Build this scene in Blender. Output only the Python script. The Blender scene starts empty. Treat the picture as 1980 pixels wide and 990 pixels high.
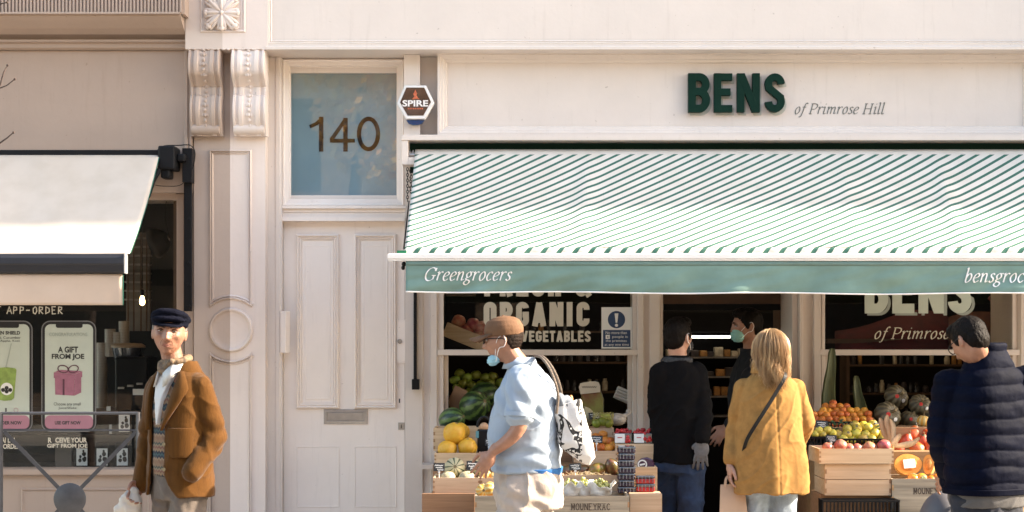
import bpy, bmesh, math, random
from mathutils import Vector, Matrix, noise, Euler
from math import sin, cos, pi, radians

scene = bpy.context.scene
C = scene.collection
random.seed(7)

# ------------------------------------------------------------------ camera
D = 11.0            # metres from the camera to the shop front (y = 0)
F = 3135.0          # focal length in photo pixels (photo is 1980 px wide)
HZ = 655.0          # photo row of the horizon
EYE = 1.65
cam_d = bpy.data.cameras.new('camera')
cam = bpy.data.objects.new('camera', cam_d)
C.objects.link(cam)
cam.location = (0, -D, EYE)
cam.rotation_euler = (radians(90), 0, 0)
cam_d.sensor_width = 36
cam_d.lens = 36 * F / 1980
cam_d.shift_y = (HZ - 495) / 1980
cam_d.clip_end = 600
cam_d.dof.use_dof = True
cam_d.dof.focus_distance = 9.6
cam_d.dof.aperture_fstop = 5.6
scene.camera = cam

# ------------------------------------------------------------------ sky, sun, exposure
SUN_EL = radians(31)
SUN_AZ = radians(-1.0)       # how far the sun stands in front of the street's line, seen to the right
to_sun = Vector((cos(SUN_EL) * cos(SUN_AZ), -cos(SUN_EL) * sin(SUN_AZ), sin(SUN_EL)))
world = bpy.data.worlds.new('World')
scene.world = world
world.use_nodes = True
wn = world.node_tree
bg = wn.nodes['Background']
sky = wn.nodes.new('ShaderNodeTexSky')
sky.sky_type = 'NISHITA'
sky.sun_disc = False
sky.sun_elevation = SUN_EL
sky.sun_rotation = math.atan2(to_sun.x, to_sun.y)
sky.air_density = 1.0
sky.dust_density = 1.2
sky.ozone_density = 0.6
wb = wn.nodes.new('ShaderNodeMix')      # camera white balance set for open shade
wb.data_type = 'RGBA'; wb.blend_type = 'MULTIPLY'; wb.inputs[0].default_value = 1
wb.inputs[7].default_value = (1.05, .955, .82, 1)
wn.links.new(sky.outputs[0], wb.inputs[6]); wn.links.new(wb.outputs[2], bg.inputs[0])
bg.inputs[1].default_value = 0.15
sun_d = bpy.data.lights.new('sun', 'SUN')
sun = bpy.data.objects.new('sun', sun_d)
C.objects.link(sun)
sun.rotation_euler = to_sun.to_track_quat('Z', 'Y').to_euler()
sun_d.energy = 3.8
sun_d.angle = radians(0.55)
sun_d.color = (1.0, 0.86, 0.68)
vs = scene.view_settings
vs.view_transform = 'Standard'
vs.look = 'None'
vs.gamma = 1
vs.use_curve_mapping = False
vs.exposure = 2.5
scene.render.film_transparent = False
scene.cycles.max_bounces = 8
scene.cycles.diffuse_bounces = 4
scene.cycles.transparent_max_bounces = 16


# ------------------------------------------------------------------ helpers
def sc(Y):
    return F / (D + Y)


def px(x, Y=0.0):
    return (x - 990) / sc(Y)


def pz(y, Y=0.0):
    return EYE + (HZ - y) / sc(Y)


def P(x, y, Y):
    return Vector((px(x, Y), Y, pz(y, Y)))


def rnd(a, b):
    return random.uniform(a, b)


class MB:
    """collects shapes for ONE mesh"""

    def __init__(s):
        s.v, s.f, s.m, s.mi = [], [], [], 0

    def add(s, vs_, fs):
        o = len(s.v)
        s.v += [Vector(p) for p in vs_]
        for f in fs:
            s.f.append([o + i for i in f])
            s.m.append(s.mi)
        return s

    def box(s, x0, x1, y0, y1, z0, z1, M=None):
        if x0 > x1: x0, x1 = x1, x0
        if y0 > y1: y0, y1 = y1, y0
        if z0 > z1: z0, z1 = z1, z0
        vs_ = [Vector((x, y, z)) for z in (z0, z1) for y in (y0, y1) for x in (x0, x1)]
        if M is not None:
            vs_ = [M @ p for p in vs_]
        return s.add(vs_, [(0, 2, 3, 1), (4, 5, 7, 6), (0, 1, 5, 4), (2, 6, 7, 3), (0, 4, 6, 2), (1, 3, 7, 5)])

    def loft(s, rings, cap=True, closed=True):
        n = len(rings[0])
        vs_ = [p for r in rings for p in r]
        fs = []
        for i in range(len(rings) - 1):
            for j in range(n if closed else n - 1):
                k = (j + 1) % n
                fs.append((i * n + j, i * n + k, (i + 1) * n + k, (i + 1) * n + j))
        if cap:
            fs.append(tuple(reversed(range(n))))
            fs.append(tuple((len(rings) - 1) * n + j for j in range(n)))
        return s.add(vs_, fs)

    def tube(s, path, rad, n=8, cap=True, flat=1.0):
        path = [Vector(p) for p in path]
        if not isinstance(rad, (list, tuple)):
            rad = [rad] * len(path)
        rings = []
        up = None
        for i, p in enumerate(path):
            t = (path[min(i + 1, len(path) - 1)] - path[max(i - 1, 0)])
            if t.length < 1e-9:
                t = Vector((0, 0, 1))
            t.normalize()
            if up is None:
                up = Vector((0, 0, 1)) if abs(t.z) < .9 else Vector((0, 1, 0))
            u = (up - t * up.dot(t))
            if u.length < 1e-6:
                u = t.orthogonal()
            u.normalize()
            up = u
            w = t.cross(u)
            rings.append([p + (u * cos(a) * flat + w * sin(a)) * rad[i] for a in [2 * pi * k / n for k in range(n)]])
        return s.loft(rings, cap)

    def capsule(s, path, rad, n=14, sub=4):
        """round-ended tapering limb along a smooth path"""
        path = [Vector(p) for p in path]
        if not isinstance(rad, (list, tuple)):
            rad = [rad] * len(path)
        pts, rs = [], []
        for i in range(len(path) - 1):
            p0, p1, p2, p3 = path[max(i - 1, 0)], path[i], path[i + 1], path[min(i + 2, len(path) - 1)]
            for k in range(sub):
                t = k / sub
                pts.append(0.5 * ((2 * p1) + (p2 - p0) * t + (2 * p0 - 5 * p1 + 4 * p2 - p3) * t * t + (3 * p1 - p0 - 3 * p2 + p3) * t ** 3))
                rs.append(rad[i] + (rad[i + 1] - rad[i]) * t)
        pts.append(path[-1]); rs.append(rad[-1])
        t0 = (pts[0] - pts[1]).normalized(); t1 = (pts[-1] - pts[-2]).normalized()
        r0, r1 = rs[0], rs[-1]
        A, B = [], []
        for a in (80, 55, 28):
            A.append((pts[0] + t0 * r0 * sin(radians(a)), r0 * cos(radians(a))))
            B.append((pts[-1] + t1 * r1 * sin(radians(a)), r1 * cos(radians(a))))
        allp = [a[0] for a in A] + pts + [b[0] for b in reversed(B)]
        allr = [a[1] for a in A] + rs + [b[1] for b in reversed(B)]
        return s.tube(allp, allr, n)

    def ball(s, c, r, n=16, m=10, M=None):
        c = Vector(c)
        if not isinstance(r, (list, tuple)):
            r = (r, r, r)
        vs_, fs = [], []
        for i in range(1, m):
            a = pi * i / m
            for j in range(n):
                b = 2 * pi * j / n
                vs_.append(Vector((r[0] * sin(a) * cos(b), r[1] * sin(a) * sin(b), r[2] * cos(a))))
        top = len(vs_); vs_.append(Vector((0, 0, r[2]))); vs_.append(Vector((0, 0, -r[2])))
        for i in range(m - 2):
            for j in range(n):
                k = (j + 1) % n
                fs.append((i * n + j, (i + 1) * n + j, (i + 1) * n + k, i * n + k))
        for j in range(n):
            k = (j + 1) % n
            fs.append((top, j, k)); fs.append((top + 1, (m - 2) * n + k, (m - 2) * n + j))
        if M is not None:
            vs_ = [M @ p for p in vs_]
        return s.add([p + c for p in vs_], fs)

    def lathe(s, prof, c, n=20, axis='z', cap=True):
        c = Vector(c)
        rings = []
        for r, h in prof:
            ring = []
            for k in range(n):
                a = 2 * pi * k / n
                q = Vector((r * cos(a), r * sin(a), h))
                if axis == 'y': q = Vector((r * cos(a), h, r * sin(a)))
                if axis == 'x': q = Vector((h, r * cos(a), r * sin(a)))
                ring.append(c + q)
            rings.append(ring)
        return s.loft(rings, cap)

    def prism(s, pts, y0, y1):
        """polygon of (x, z) extruded from y0 to y1"""
        n = len(pts)
        return s.add([(x, y0, z) for x, z in pts] + [(x, y1, z) for x, z in pts],
                     [tuple(range(n)), tuple(reversed(range(n, 2 * n)))] + [(i, i + n, (i + 1) % n + n, (i + 1) % n) for i in range(n)])

    def run(s, prof, x0, x1):
        """profile of (y, z) extruded along x"""
        n = len(prof)
        return s.add([(x0, y, z) for y, z in prof] + [(x1, y, z) for y, z in prof],
                     [tuple(range(n)), tuple(reversed(range(n, 2 * n)))] + [(i, i + n, (i + 1) % n + n, (i + 1) % n) for i in range(n)])

    def runz(s, prof, z0, z1):
        """profile of (x, y) extruded along z"""
        n = len(prof)
        return s.add([(x, y, z0) for x, y in prof] + [(x, y, z1) for x, y in prof],
                     [tuple(range(n)), tuple(reversed(range(n, 2 * n)))] + [(i, i + n, (i + 1) % n + n, (i + 1) % n) for i in range(n)])

    def frame(s, x0, x1, z0, z1, prof, fill=True):
        """mitred moulding round a rectangle; prof = (inset, y) steps; the last ring may be filled"""
        rings = [[(x0 + d, y, z0 + d), (x1 - d, y, z0 + d), (x1 - d, y, z1 - d), (x0 + d, y, z1 - d)] for d, y in prof]
        s.loft([[Vector(p) for p in r] for r in rings], cap=False)
        if fill:
            s.add(rings[-1], [(0, 1, 2, 3)])
        return s

    def build(s, name, mats, parent=None, smooth=False, bevel=0, loc=None, fixn=True):
        me = bpy.data.meshes.new(name)
        me.from_pydata([tuple(p) for p in s.v], [], s.f)
        if not isinstance(mats, (list, tuple)):
            mats = [mats]
        for m in mats:
            me.materials.append(m)
        if len(mats) > 1:
            me.polygons.foreach_set('material_index', s.m)
        if fixn:
            bm = bmesh.new(); bm.from_mesh(me)
            bmesh.ops.recalc_face_normals(bm, faces=bm.faces)
            bm.to_mesh(me); bm.free()
        if smooth:
            me.polygons.foreach_set('use_smooth', [True] * len(me.polygons))
            if smooth != 'all':
                me.set_sharp_from_angle(angle=radians(40 if smooth is True else smooth))
        me.update()
        return link(name, me, parent, bevel, loc)


def link(name, me, parent=None, bevel=0, loc=None):
    o = bpy.data.objects.new(name, me)
    C.objects.link(o)
    if loc is not None:
        o.location = loc
    if parent is not None:
        o.parent = parent
        if loc is None:
            o.matrix_parent_inverse = Matrix.Translation(-root_loc(parent))
    if bevel:
        b = o.modifiers.new('bevel', 'BEVEL')
        b.width = bevel; b.segments = 2; b.limit_method = 'ANGLE'; b.angle_limit = radians(35)
    return o


def root_loc(o):
    """world position of a thing whose mesh children carry world coordinates"""
    return Vector(o.location) if o.type == 'EMPTY' else Vector((0, 0, 0))


def tag(o, label=None, cat=None, group=None, kind=None):
    if label: o['label'] = label
    if cat: o['category'] = cat
    if group: o['group'] = group
    if kind: o['kind'] = kind
    return o


def thing(name, label, cat, loc=(0, 0, 0), rot=0.0, group=None):
    o = bpy.data.objects.new(name, None)
    C.objects.link(o)
    o.empty_display_size = .1
    o.location = loc
    o.rotation_euler = (0, 0, rot)
    return tag(o, label, cat, group)


def dup(root, loc, rot=None, label=None, group=None, scale=None):
    r = root.copy(); C.objects.link(r); r.location = loc
    if rot is not None: r.rotation_euler = rot
    if scale is not None: r.scale = scale
    if label: r['label'] = label
    if group: r['group'] = group
    for ch in list(root.children):
        c = ch.copy(); C.objects.link(c); c.parent = r
        for g in ch.children:
            d = g.copy(); C.objects.link(d); d.parent = c
    return r


def catmull(pts, sub=6, closed=False):
    pts = [Vector(p) for p in pts]
    out = []
    n = len(pts)
    for i in range(n if closed else n - 1):
        if closed:
            p0, p1, p2, p3 = pts[(i - 1) % n], pts[i], pts[(i + 1) % n], pts[(i + 2) % n]
        else:
            p0, p1, p2, p3 = pts[max(i - 1, 0)], pts[i], pts[i + 1], pts[min(i + 2, n - 1)]
        for k in range(sub):
            t = k / sub
            out.append(0.5 * ((2 * p1) + (p2 - p0) * t + (2 * p0 - 5 * p1 + 4 * p2 - p3) * t * t + (3 * p1 - p0 - 3 * p2 + p3) * t ** 3))
    if not closed:
        out.append(pts[-1])
    return out


# ------------------------------------------------------------------ materials
MATS = {}


def mat(name, col, rough=.6, metal=0.0, var=.10, vs=6.0, bump=0.0, bs=80.0, spec=.5, sheen=0.0, rand=0.0, coat=0.0, col2=None, stretch=None, emit=0.0, sss=0.0):
    if name in MATS:
        return MATS[name]
    m = bpy.data.materials.new(name); MATS[name] = m
    m.use_nodes = True
    nt = m.node_tree; N = nt.nodes; L = nt.links
    b = N['Principled BSDF']
    b.inputs['Roughness'].default_value = rough
    b.inputs['Metallic'].default_value = metal
    b.inputs['Specular IOR Level'].default_value = spec
    b.inputs['Sheen Weight'].default_value = sheen
    b.inputs['Coat Weight'].default_value = coat
    if sss:
        b.inputs['Subsurface Weight'].default_value = sss
        b.inputs['Subsurface Radius'].default_value = (.012, .005, .003)
    if emit:
        b.inputs['Emission Color'].default_value = (*col, 1)
        b.inputs['Emission Strength'].default_value = emit
    tc = N.new('ShaderNodeTexCoord')
    mp = N.new('ShaderNodeMapping')
    L.new(tc.outputs['Object'], mp.inputs[0])
    if stretch: mp.inputs['Scale'].default_value = stretch
    no = N.new('ShaderNodeTexNoise')
    no.inputs['Scale'].default_value = vs
    no.inputs['Detail'].default_value = 6
    no.inputs['Roughness'].default_value = .62
    L.new(mp.outputs[0], no.inputs[0])
    rp = N.new('ShaderNodeValToRGB')
    if col2 is None:
        c0 = [max(0, c * (1 - var)) for c in col]; c1 = [min(1, c * (1 + var)) for c in col]
    else:
        c0, c1 = col2, col
    rp.color_ramp.elements[0].position = .32; rp.color_ramp.elements[1].position = .68
    rp.color_ramp.elements[0].color = (*c0, 1); rp.color_ramp.elements[1].color = (*c1, 1)
    L.new(no.outputs[0], rp.inputs[0])
    out = rp.outputs[0]
    if rand:
        oi = N.new('ShaderNodeObjectInfo')
        hs = N.new('ShaderNodeHueSaturation')
        ma = N.new('ShaderNodeMapRange'); ma.inputs[3].default_value = .5 - rand * .12; ma.inputs[4].default_value = .5 + rand * .12
        mv = N.new('ShaderNodeMapRange'); mv.inputs[3].default_value = 1 - rand; mv.inputs[4].default_value = 1 + rand * .4
        L.new(oi.outputs['Random'], ma.inputs[0]); L.new(oi.outputs['Random'], mv.inputs[0])
        L.new(ma.outputs[0], hs.inputs['Hue']); L.new(mv.outputs[0], hs.inputs['Value'])
        L.new(out, hs.inputs['Color']); out = hs.outputs[0]
    L.new(out, b.inputs['Base Color'])
    if bump:
        n2 = N.new('ShaderNodeTexNoise'); n2.inputs['Scale'].default_value = bs; n2.inputs['Detail'].default_value = 4
        L.new(mp.outputs[0], n2.inputs[0])
        bp = N.new('ShaderNodeBump'); bp.inputs['Strength'].default_value = bump; bp.inputs['Distance'].default_value = .01
        L.new(n2.outputs[0], bp.inputs['Height']); L.new(bp.outputs[0], b.inputs['Normal'])
    return m


def wave_mat(name, c0, c1, scale, axis='X', rough=.6, dist=2.0, sharp=(.4, .6), spec=.4, bump=0.0, rand=0, dscale=2.0):
    """two colours in bands of a wave texture (stripes, wood grain)"""
    m = mat(name, c0, rough, spec=spec, rand=rand)
    nt = m.node_tree; N = nt.nodes; L = nt.links
    w = N.new('ShaderNodeTexWave'); w.bands_direction = axis
    w.inputs['Scale'].default_value = scale; w.inputs['Distortion'].default_value = dist
    w.inputs['Detail'].default_value = 3; w.inputs['Detail Scale'].default_value = dscale
    tc = [n for n in N if n.type == 'TEX_COORD'][0]
    L.new(tc.outputs['Object'], w.inputs[0])
    rp = [n for n in N if n.type == 'VALTORGB'][0]
    for l in list(rp.inputs[0].links): L.remove(l)
    L.new(w.outputs['Fac'], rp.inputs[0])
    rp.color_ramp.elements[0].position, rp.color_ramp.elements[1].position = sharp
    rp.color_ramp.elements[0].color = (*c0, 1); rp.color_ramp.elements[1].color = (*c1, 1)
    if bump:
        bp = N.new('ShaderNodeBump'); bp.inputs['Strength'].default_value = bump; bp.inputs['Distance'].default_value = .004
        L.new(w.outputs['Fac'], bp.inputs['Height']); L.new(bp.outputs[0], N['Principled BSDF'].inputs['Normal'])
    return m


def glass_mat(name, tint=(.96, .97, .965), refl=.045):
    m = bpy.data.materials.new(name); m.use_nodes = True
    nt = m.node_tree; N = nt.nodes; L = nt.links
    N.remove(N['Principled BSDF'])
    t = N.new('ShaderNodeBsdfTransparent'); t.inputs[0].default_value = (*tint, 1)
    g = N.new('ShaderNodeBsdfGlossy'); g.inputs['Roughness'].default_value = .015
    ge = N.new('ShaderNodeNewGeometry')
    dt = N.new('ShaderNodeVectorMath'); dt.operation = 'DOT_PRODUCT'; L.new(ge.outputs['Normal'], dt.inputs[0]); L.new(ge.outputs['Incoming'], dt.inputs[1])
    ab = N.new('ShaderNodeMath'); ab.operation = 'ABSOLUTE'; L.new(dt.outputs['Value'], ab.inputs[0])
    om = N.new('ShaderNodeMath'); om.operation = 'SUBTRACT'; om.inputs[0].default_value = 1; L.new(ab.outputs[0], om.inputs[1])
    pw = N.new('ShaderNodeMath'); pw.operation = 'POWER'; pw.inputs[1].default_value = 5; L.new(om.outputs[0], pw.inputs[0])
    fr = N.new('ShaderNodeMath'); fr.operation = 'MULTIPLY_ADD'; fr.inputs[1].default_value = 1 - refl; fr.inputs[2].default_value = refl; L.new(pw.outputs[0], fr.inputs[0])
    mx = N.new('ShaderNodeMixShader')
    L.new(fr.outputs[0], mx.inputs[0]); L.new(t.outputs[0], mx.inputs[1]); L.new(g.outputs[0], mx.inputs[2])
    L.new(mx.outputs[0], N['Material Output'].inputs[0])
    return m


def painted(name, col, dirt=.30):
    """exterior gloss paint on wood and stucco: brush drift, faint vertical runs, grime specks, worn bumps"""
    m = mat(name, col, .42, var=.035, vs=2.2, bump=.10, bs=28, spec=.35)
    nt = m.node_tree; N = nt.nodes; L = nt.links
    b = N['Principled BSDF']
    tc = [n for n in N if n.type == 'TEX_COORD'][0]
    mp = N.new('ShaderNodeMapping'); mp.inputs['Scale'].default_value = (9, 9, .7)
    L.new(tc.outputs['Object'], mp.inputs[0])
    n1 = N.new('ShaderNodeTexNoise'); n1.inputs['Scale'].default_value = 2.6; n1.inputs['Detail'].default_value = 8; n1.inputs['Roughness'].default_value = .7
    L.new(mp.outputs[0], n1.inputs[0])
    r1 = N.new('ShaderNodeMapRange'); r1.inputs[1].default_value = .56; r1.inputs[2].default_value = .95; r1.inputs[3].default_value = 0; r1.inputs[4].default_value = dirt
    L.new(n1.outputs[0], r1.inputs[0])
    n2 = N.new('ShaderNodeTexNoise'); n2.inputs['Scale'].default_value = 38; n2.inputs['Detail'].default_value = 5
    L.new(tc.outputs['Object'], n2.inputs[0])
    r2 = N.new('ShaderNodeMapRange'); r2.inputs[1].default_value = .715; r2.inputs[2].default_value = .77; r2.inputs[3].default_value = 0; r2.inputs[4].default_value = dirt * 1.8
    L.new(n2.outputs[0], r2.inputs[0])
    ad = N.new('ShaderNodeMath'); ad.operation = 'ADD'; ad.use_clamp = True
    L.new(r1.outputs[0], ad.inputs[0]); L.new(r2.outputs[0], ad.inputs[1])
    mx = N.new('ShaderNodeMix'); mx.data_type = 'RGBA'
    src = b.inputs['Base Color'].links[0].from_socket
    L.new(ad.outputs[0], mx.inputs[0]); L.new(src, mx.inputs[6])
    mx.inputs[7].default_value = (col[0] * .42, col[1] * .36, col[2] * .31, 1)
    L.new(mx.outputs[2], b.inputs['Base Color'])
    return m


M_CREAM = painted('cream_paint', (.685, .60, .535))
M_TAUPE = painted('taupe_paint', (.39, .295, .235))
M_DOOR = painted('door_paint', (.84, .745, .67), .32)  # lightened against the cream paint to offset weaker light on the door
M_WHITE = mat('white_paint', (.78, .75, .72), .45, var=.04)
M_BLACK = mat('black_metal', (.006, .006, .007), .5, var=.2, spec=.2)
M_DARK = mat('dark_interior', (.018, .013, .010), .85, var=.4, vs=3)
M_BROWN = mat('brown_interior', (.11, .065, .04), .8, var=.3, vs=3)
M_STEEL = mat('brushed_steel', (.42, .40, .38), .38, metal=.9, var=.12, vs=14)
M_GLASS = glass_mat('window_glass', refl=.03)
M_FANGLASS = glass_mat('fanlight_glass', refl=.08)
M_GREEN = mat('sign_green', (.003, .022, .014), .6, var=.12, spec=.12)
M_PINE = mat('pine_wood', (.62, .44, .28), .65, col2=(.47, .31, .18), vs=2.0, stretch=(.9, 26, 26), bump=.12, bs=3, rand=.10)
M_OAK = mat('brown_wood', (.36, .205, .10), .6, col2=(.23, .12, .055), vs=2.0, stretch=(.9, 24, 24), bump=.12, bs=3, rand=.08)
M_GREYWOOD = mat('weathered_wood', (.33, .28, .21), .75, col2=(.17, .14, .105), vs=2.2, stretch=(.9, 22, 22), bump=.2, bs=3)
M_INK = mat('black_ink', (.02, .018, .016), .6)
M_CARDBLK = mat('black_card', (.012, .012, .013), .5)
M_PAPER = mat('white_card', (.74, .73, .70), .6, var=.03)
M_CHALK = mat('cream_letter', (.60, .54, .43), .6, var=.06)
M_PLASTIC = mat('black_plastic', (.006, .006, .007), .4, var=.2, spec=.25)

# ------------------------------------------------------------------ lettering
def ribbon(mb, pts, hw, y0, y1, closed=False):
    """flat stroke of half width hw (number or list) along 2-D points, extruded from y0 (front) to y1"""
    pts = [Vector((p[0], p[1])) for p in pts]
    n = len(pts)
    Lp, Rp = [], []
    for i, p in enumerate(pts):
        a = pts[(i - 1) % n] if (closed or i) else p
        b = pts[(i + 1) % n] if (closed or i < n - 1) else p
        d0 = (p - a); d1 = (b - p)
        if d0.length < 1e-9: d0 = d1
        if d1.length < 1e-9: d1 = d0
        d0 = d0.normalized(); d1 = d1.normalized()
        t = (d0 + d1)
        t = t.normalized() if t.length > 1e-6 else d0
        nrm = Vector((-t.y, t.x))
        k = max(.55, nrm.dot(Vector((-d0.y, d0.x))))
        h = (hw[i] if isinstance(hw, list) else hw) / k
        Lp.append(p + nrm * h); Rp.append(p - nrm * h)
    m = n if closed else n - 1
    vs_ = []
    for q in (Lp, Rp):
        for p in q: vs_.append((p.x, y0, p.y))
    for q in (Lp, Rp):
        for p in q: vs_.append((p.x, y1, p.y))
    fs = []
    for i in range(m):
        j = (i + 1) % n
        fs += [(i, j, n + j, n + i), (2 * n + i, 3 * n + i, 3 * n + j, 2 * n + j), (i, 2 * n + i, 2 * n + j, j), (n + i, n + j, 3 * n + j, 3 * n + i)]
    if not closed:
        fs += [(0, n, 3 * n, 2 * n), (n - 1, 3 * n - 1, 4 * n - 1, 2 * n - 1)]
    mb.add(vs_, fs)


def arc(cx, cy, rx, ry, a0, a1, n=12):
    return [(cx + rx * cos(radians(a0 + (a1 - a0) * i / n)), cy + ry * sin(radians(a0 + (a1 - a0) * i / n))) for i in range(n + 1)]


def gothic(ch, w, t):
    """centre lines of a bold condensed capital: width w, height 1, stroke t"""
    h = t / 2; L_, R_, B_, T_ = h, w - h, h, 1 - h
    r = (w - t) / 2; cx = w / 2
    oo = arc(cx, T_ - r, r, r, 0, 180) + arc(cx, B_ + r, r, r, 180, 360)
    if ch == 'B':
        m = .53
        return [([(L_, 0), (L_, 1)], 0), ([(0, T_), (R_ - r, T_)] + arc(R_ - r * .98, (T_ + m) / 2, r * .92, (T_ - m) / 2, 90, -90) + [(0, m)], 0),
                ([(L_, m)] + arc(R_ - r, (B_ + m) / 2, r, (m - B_) / 2, 90, -90) + [(0, B_)], 0)]
    if ch == 'E': return [([(L_, 0), (L_, 1)], 0), ([(L_, T_), (w, T_)], 0), ([(L_, .52), (w * .9, .52)], 0), ([(L_, B_), (w, B_)], 0)]
    if ch == 'F': return [([(L_, 0), (L_, 1)], 0), ([(L_, T_), (w, T_)], 0), ([(L_, .52), (w * .9, .52)], 0)]
    if ch == 'N': return [([(L_, 0), (L_, 1)], 0), ([(R_, 0), (R_, 1)], 0), ([(L_ + h * .1, 1 - h * .3), (R_ - h * .1, h * .3)], 0)]
    if ch == 'S':
        return [(arc(cx, T_ - r, r, r, 0, 180) + [(L_ + .02, .62), (cx, .5), (R_ - .02, .38)] + arc(cx, B_ + r, r, r, 0, -180), 0)]
    if ch == 'O': return [(oo, 1)]
    if ch == 'R':
        m = .48
        return [([(L_, 0), (L_, 1)], 0), ([(0, T_)] + arc(R_ - r, (T_ + m) / 2, r, (T_ - m) / 2, 90, -90) + [(L_, m)], 0), ([(cx + h * .2, m), (R_ + h * .1, 0)], 0)]
    if ch == 'G': return [(arc(cx, T_ - r, r, r, 0, 180) + arc(cx, B_ + r, r, r, 180, 360) + [(R_, .48), (cx, .48)], 0)]
    if ch == 'C': return [([(R_, .68)] + arc(cx, T_ - r, r, r, 0, 180) + arc(cx, B_ + r, r, r, 180, 360) + [(R_, .32)], 0)]
    if ch == 'A': return [([(h * .9, 0), (cx, 1 - h * .2)], 0), ([(w - h * .9, 0), (cx, 1 - h * .2)], 0), ([(w * .25, .26), (w * .75, .26)], 0)]
    if ch == 'V': return [([(h * .9, 1), (cx, h * .2)], 0), ([(w - h * .9, 1), (cx, h * .2)], 0)]
    if ch == 'I': return [([(h, 0), (h, 1)], 0)]
    if ch == 'H': return [([(L_, 0), (L_, 1)], 0), ([(R_, 0), (R_, 1)], 0), ([(L_, .5), (R_, .5)], 0)]
    if ch == 'T': return [([(cx, 0), (cx, 1)], 0), ([(0, T_), (w, T_)], 0)]
    if ch == 'L': return [([(L_, 0), (L_, 1)], 0), ([(L_, B_), (w, B_)], 0)]
    if ch == '&': return [([(w, .0), (w * .25, .66)] + arc(w * .45, .78, w * .28, 1 - .78 - h, 180, 0) + [(w * .2, .42)] + arc(w * .42, .26, w * .42 - h, .26 - h, 150, 330) + [(w, .45)], 0)]
    return []


def gothic_text(mb, s, x0, x1, z0, z1, yf, yb, t=.24, w=.50, gap=.12, dy=0.0004):
    ws = [(.26 if c == 'I' else .3 if c == ' ' else w * (1.08 if c in 'NAV&' else .94 if c in 'EFLT' else 1)) for c in s]
    tot = sum(ws) + gap * (len(s) - 1)
    sx = (x1 - x0) / tot; sz = z1 - z0
    x = 0; k = 0
    for c, cw in zip(s, ws):
        for pts, cl in gothic(c, cw, t):
            dense = []
            k += 1
            ribbon(mb, [(x0 + (x + p[0]) * sx, z0 + p[1] * sz) for p in pts], t / 2 * (sx + sz) / 2, yf - dy * (k % 4), yb, bool(cl))
        x += cw + gap


ITAL = {
    'o': (.72, [('c', [(.36, 1.0), (.10, .62), (.16, .12), (.36, .0), (.62, .38), (.56, .88)])]),
    'e': (.66, [('s', [(.10, .46), (.42, .56), (.60, .80), (.44, 1.0), (.20, .86), (.07, .46), (.16, .10), (.34, .0), (.62, .2)])]),
    'c': (.62, [('s', [(.58, .82), (.46, 1.0), (.22, .88), (.07, .46), (.16, .10), (.34, .0), (.60, .2)])]),
    'r': (.60, [('l', [(-.02, .92), (.14, 1.0), (.14, 0)]), ('s', [(.14, .55), (.30, .90), (.48, 1.02), (.60, .92)])]),
    'n': (.84, [('l', [(-.02, .92), (.14, 1.0), (.14, 0)]), ('s', [(.14, .55), (.32, .90), (.52, 1.0), (.62, .80), (.60, .30), (.64, .04), (.84, .16)])]),
    'm': (1.26, [('l', [(-.02, .92), (.14, 1.0), (.14, 0)]), ('s', [(.14, .55), (.30, .90), (.46, 1.0), (.56, .80), (.56, 0)]),
                 ('s', [(.56, .55), (.74, .90), (.92, 1.0), (1.02, .80), (1.0, .30), (1.04, .04), (1.24, .16)])]),
    'g': (.72, [('c', [(.36, 1.0), (.12, .74), (.20, .42), (.36, .36), (.58, .60), (.52, .92)]), ('s', [(.52, .92), (.64, 1.0), (.76, .98)]),
                ('s', [(.28, .38), (.12, .22), (.26, .08), (.52, .0), (.58, -.22), (.36, -.48), (.08, -.42), (.02, -.20), (.20, .02)])]),
    's': (.54, [('s', [(.50, .84), (.38, 1.0), (.18, .90), (.18, .66), (.40, .44), (.44, .16), (.24, .0), (.04, .16)])]),
    'b': (.74, [('s', [(.0, 1.5), (.12, 1.56), (.12, .8), (.14, .12), (.32, .0), (.58, .30), (.62, .72), (.46, .98), (.26, .86), (.14, .56)])]),
    'f': (.50, [('s', [(.66, 1.44), (.56, 1.58), (.40, 1.40), (.30, .80), (.24, .10), (.12, -.40), (-.08, -.42)]), ('l', [(.10, .98), (.54, .98)])]),
    'i': (.42, [('s', [(-.02, .92), (.16, 1.0), (.16, .5), (.15, .08), (.28, .0), (.40, .14)]), ('l', [(.16, 1.36), (.24, 1.46)])]),
    'l': (.40, [('s', [(.0, 1.52), (.14, 1.58), (.14, .8), (.14, .08), (.26, .0), (.38, .14)])]),
    'P': (.98, [('l', [(.20, 1.46), (.20, 0)]), ('s', [(.04, 1.45), (.50, 1.46), (.84, 1.32), (.88, .98), (.62, .68), (.24, .70)]), ('l', [(.02, .01), (.40, .01)])]),
    'H': (1.30, [('l', [(.20, 1.46), (.20, 0)]), ('l', [(1.0, 1.46), (1.0, 0)]), ('l', [(.20, .74), (1.0, .74)]),
                 ('l', [(.04, 1.45), (.40, 1.45)]), ('l', [(.02, .01), (.38, .01)]), ('l', [(.82, 1.45), (1.18, 1.45)]), ('l', [(.82, .01), (1.18, .01)])]),
    'G': (1.24, [('s', [(1.06, 1.10), (.98, 1.36), (.70, 1.50), (.32, 1.30), (.10, .78), (.20, .20), (.56, -.03), (.98, .16)]), ('l', [(.98, .16), (1.02, .58)]), ('l', [(.76, .59), (1.22, .59)]),
                 ('l', [(1.06, 1.10), (1.10, 1.48)])]),
    ' ': (.42, []),
}


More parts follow.
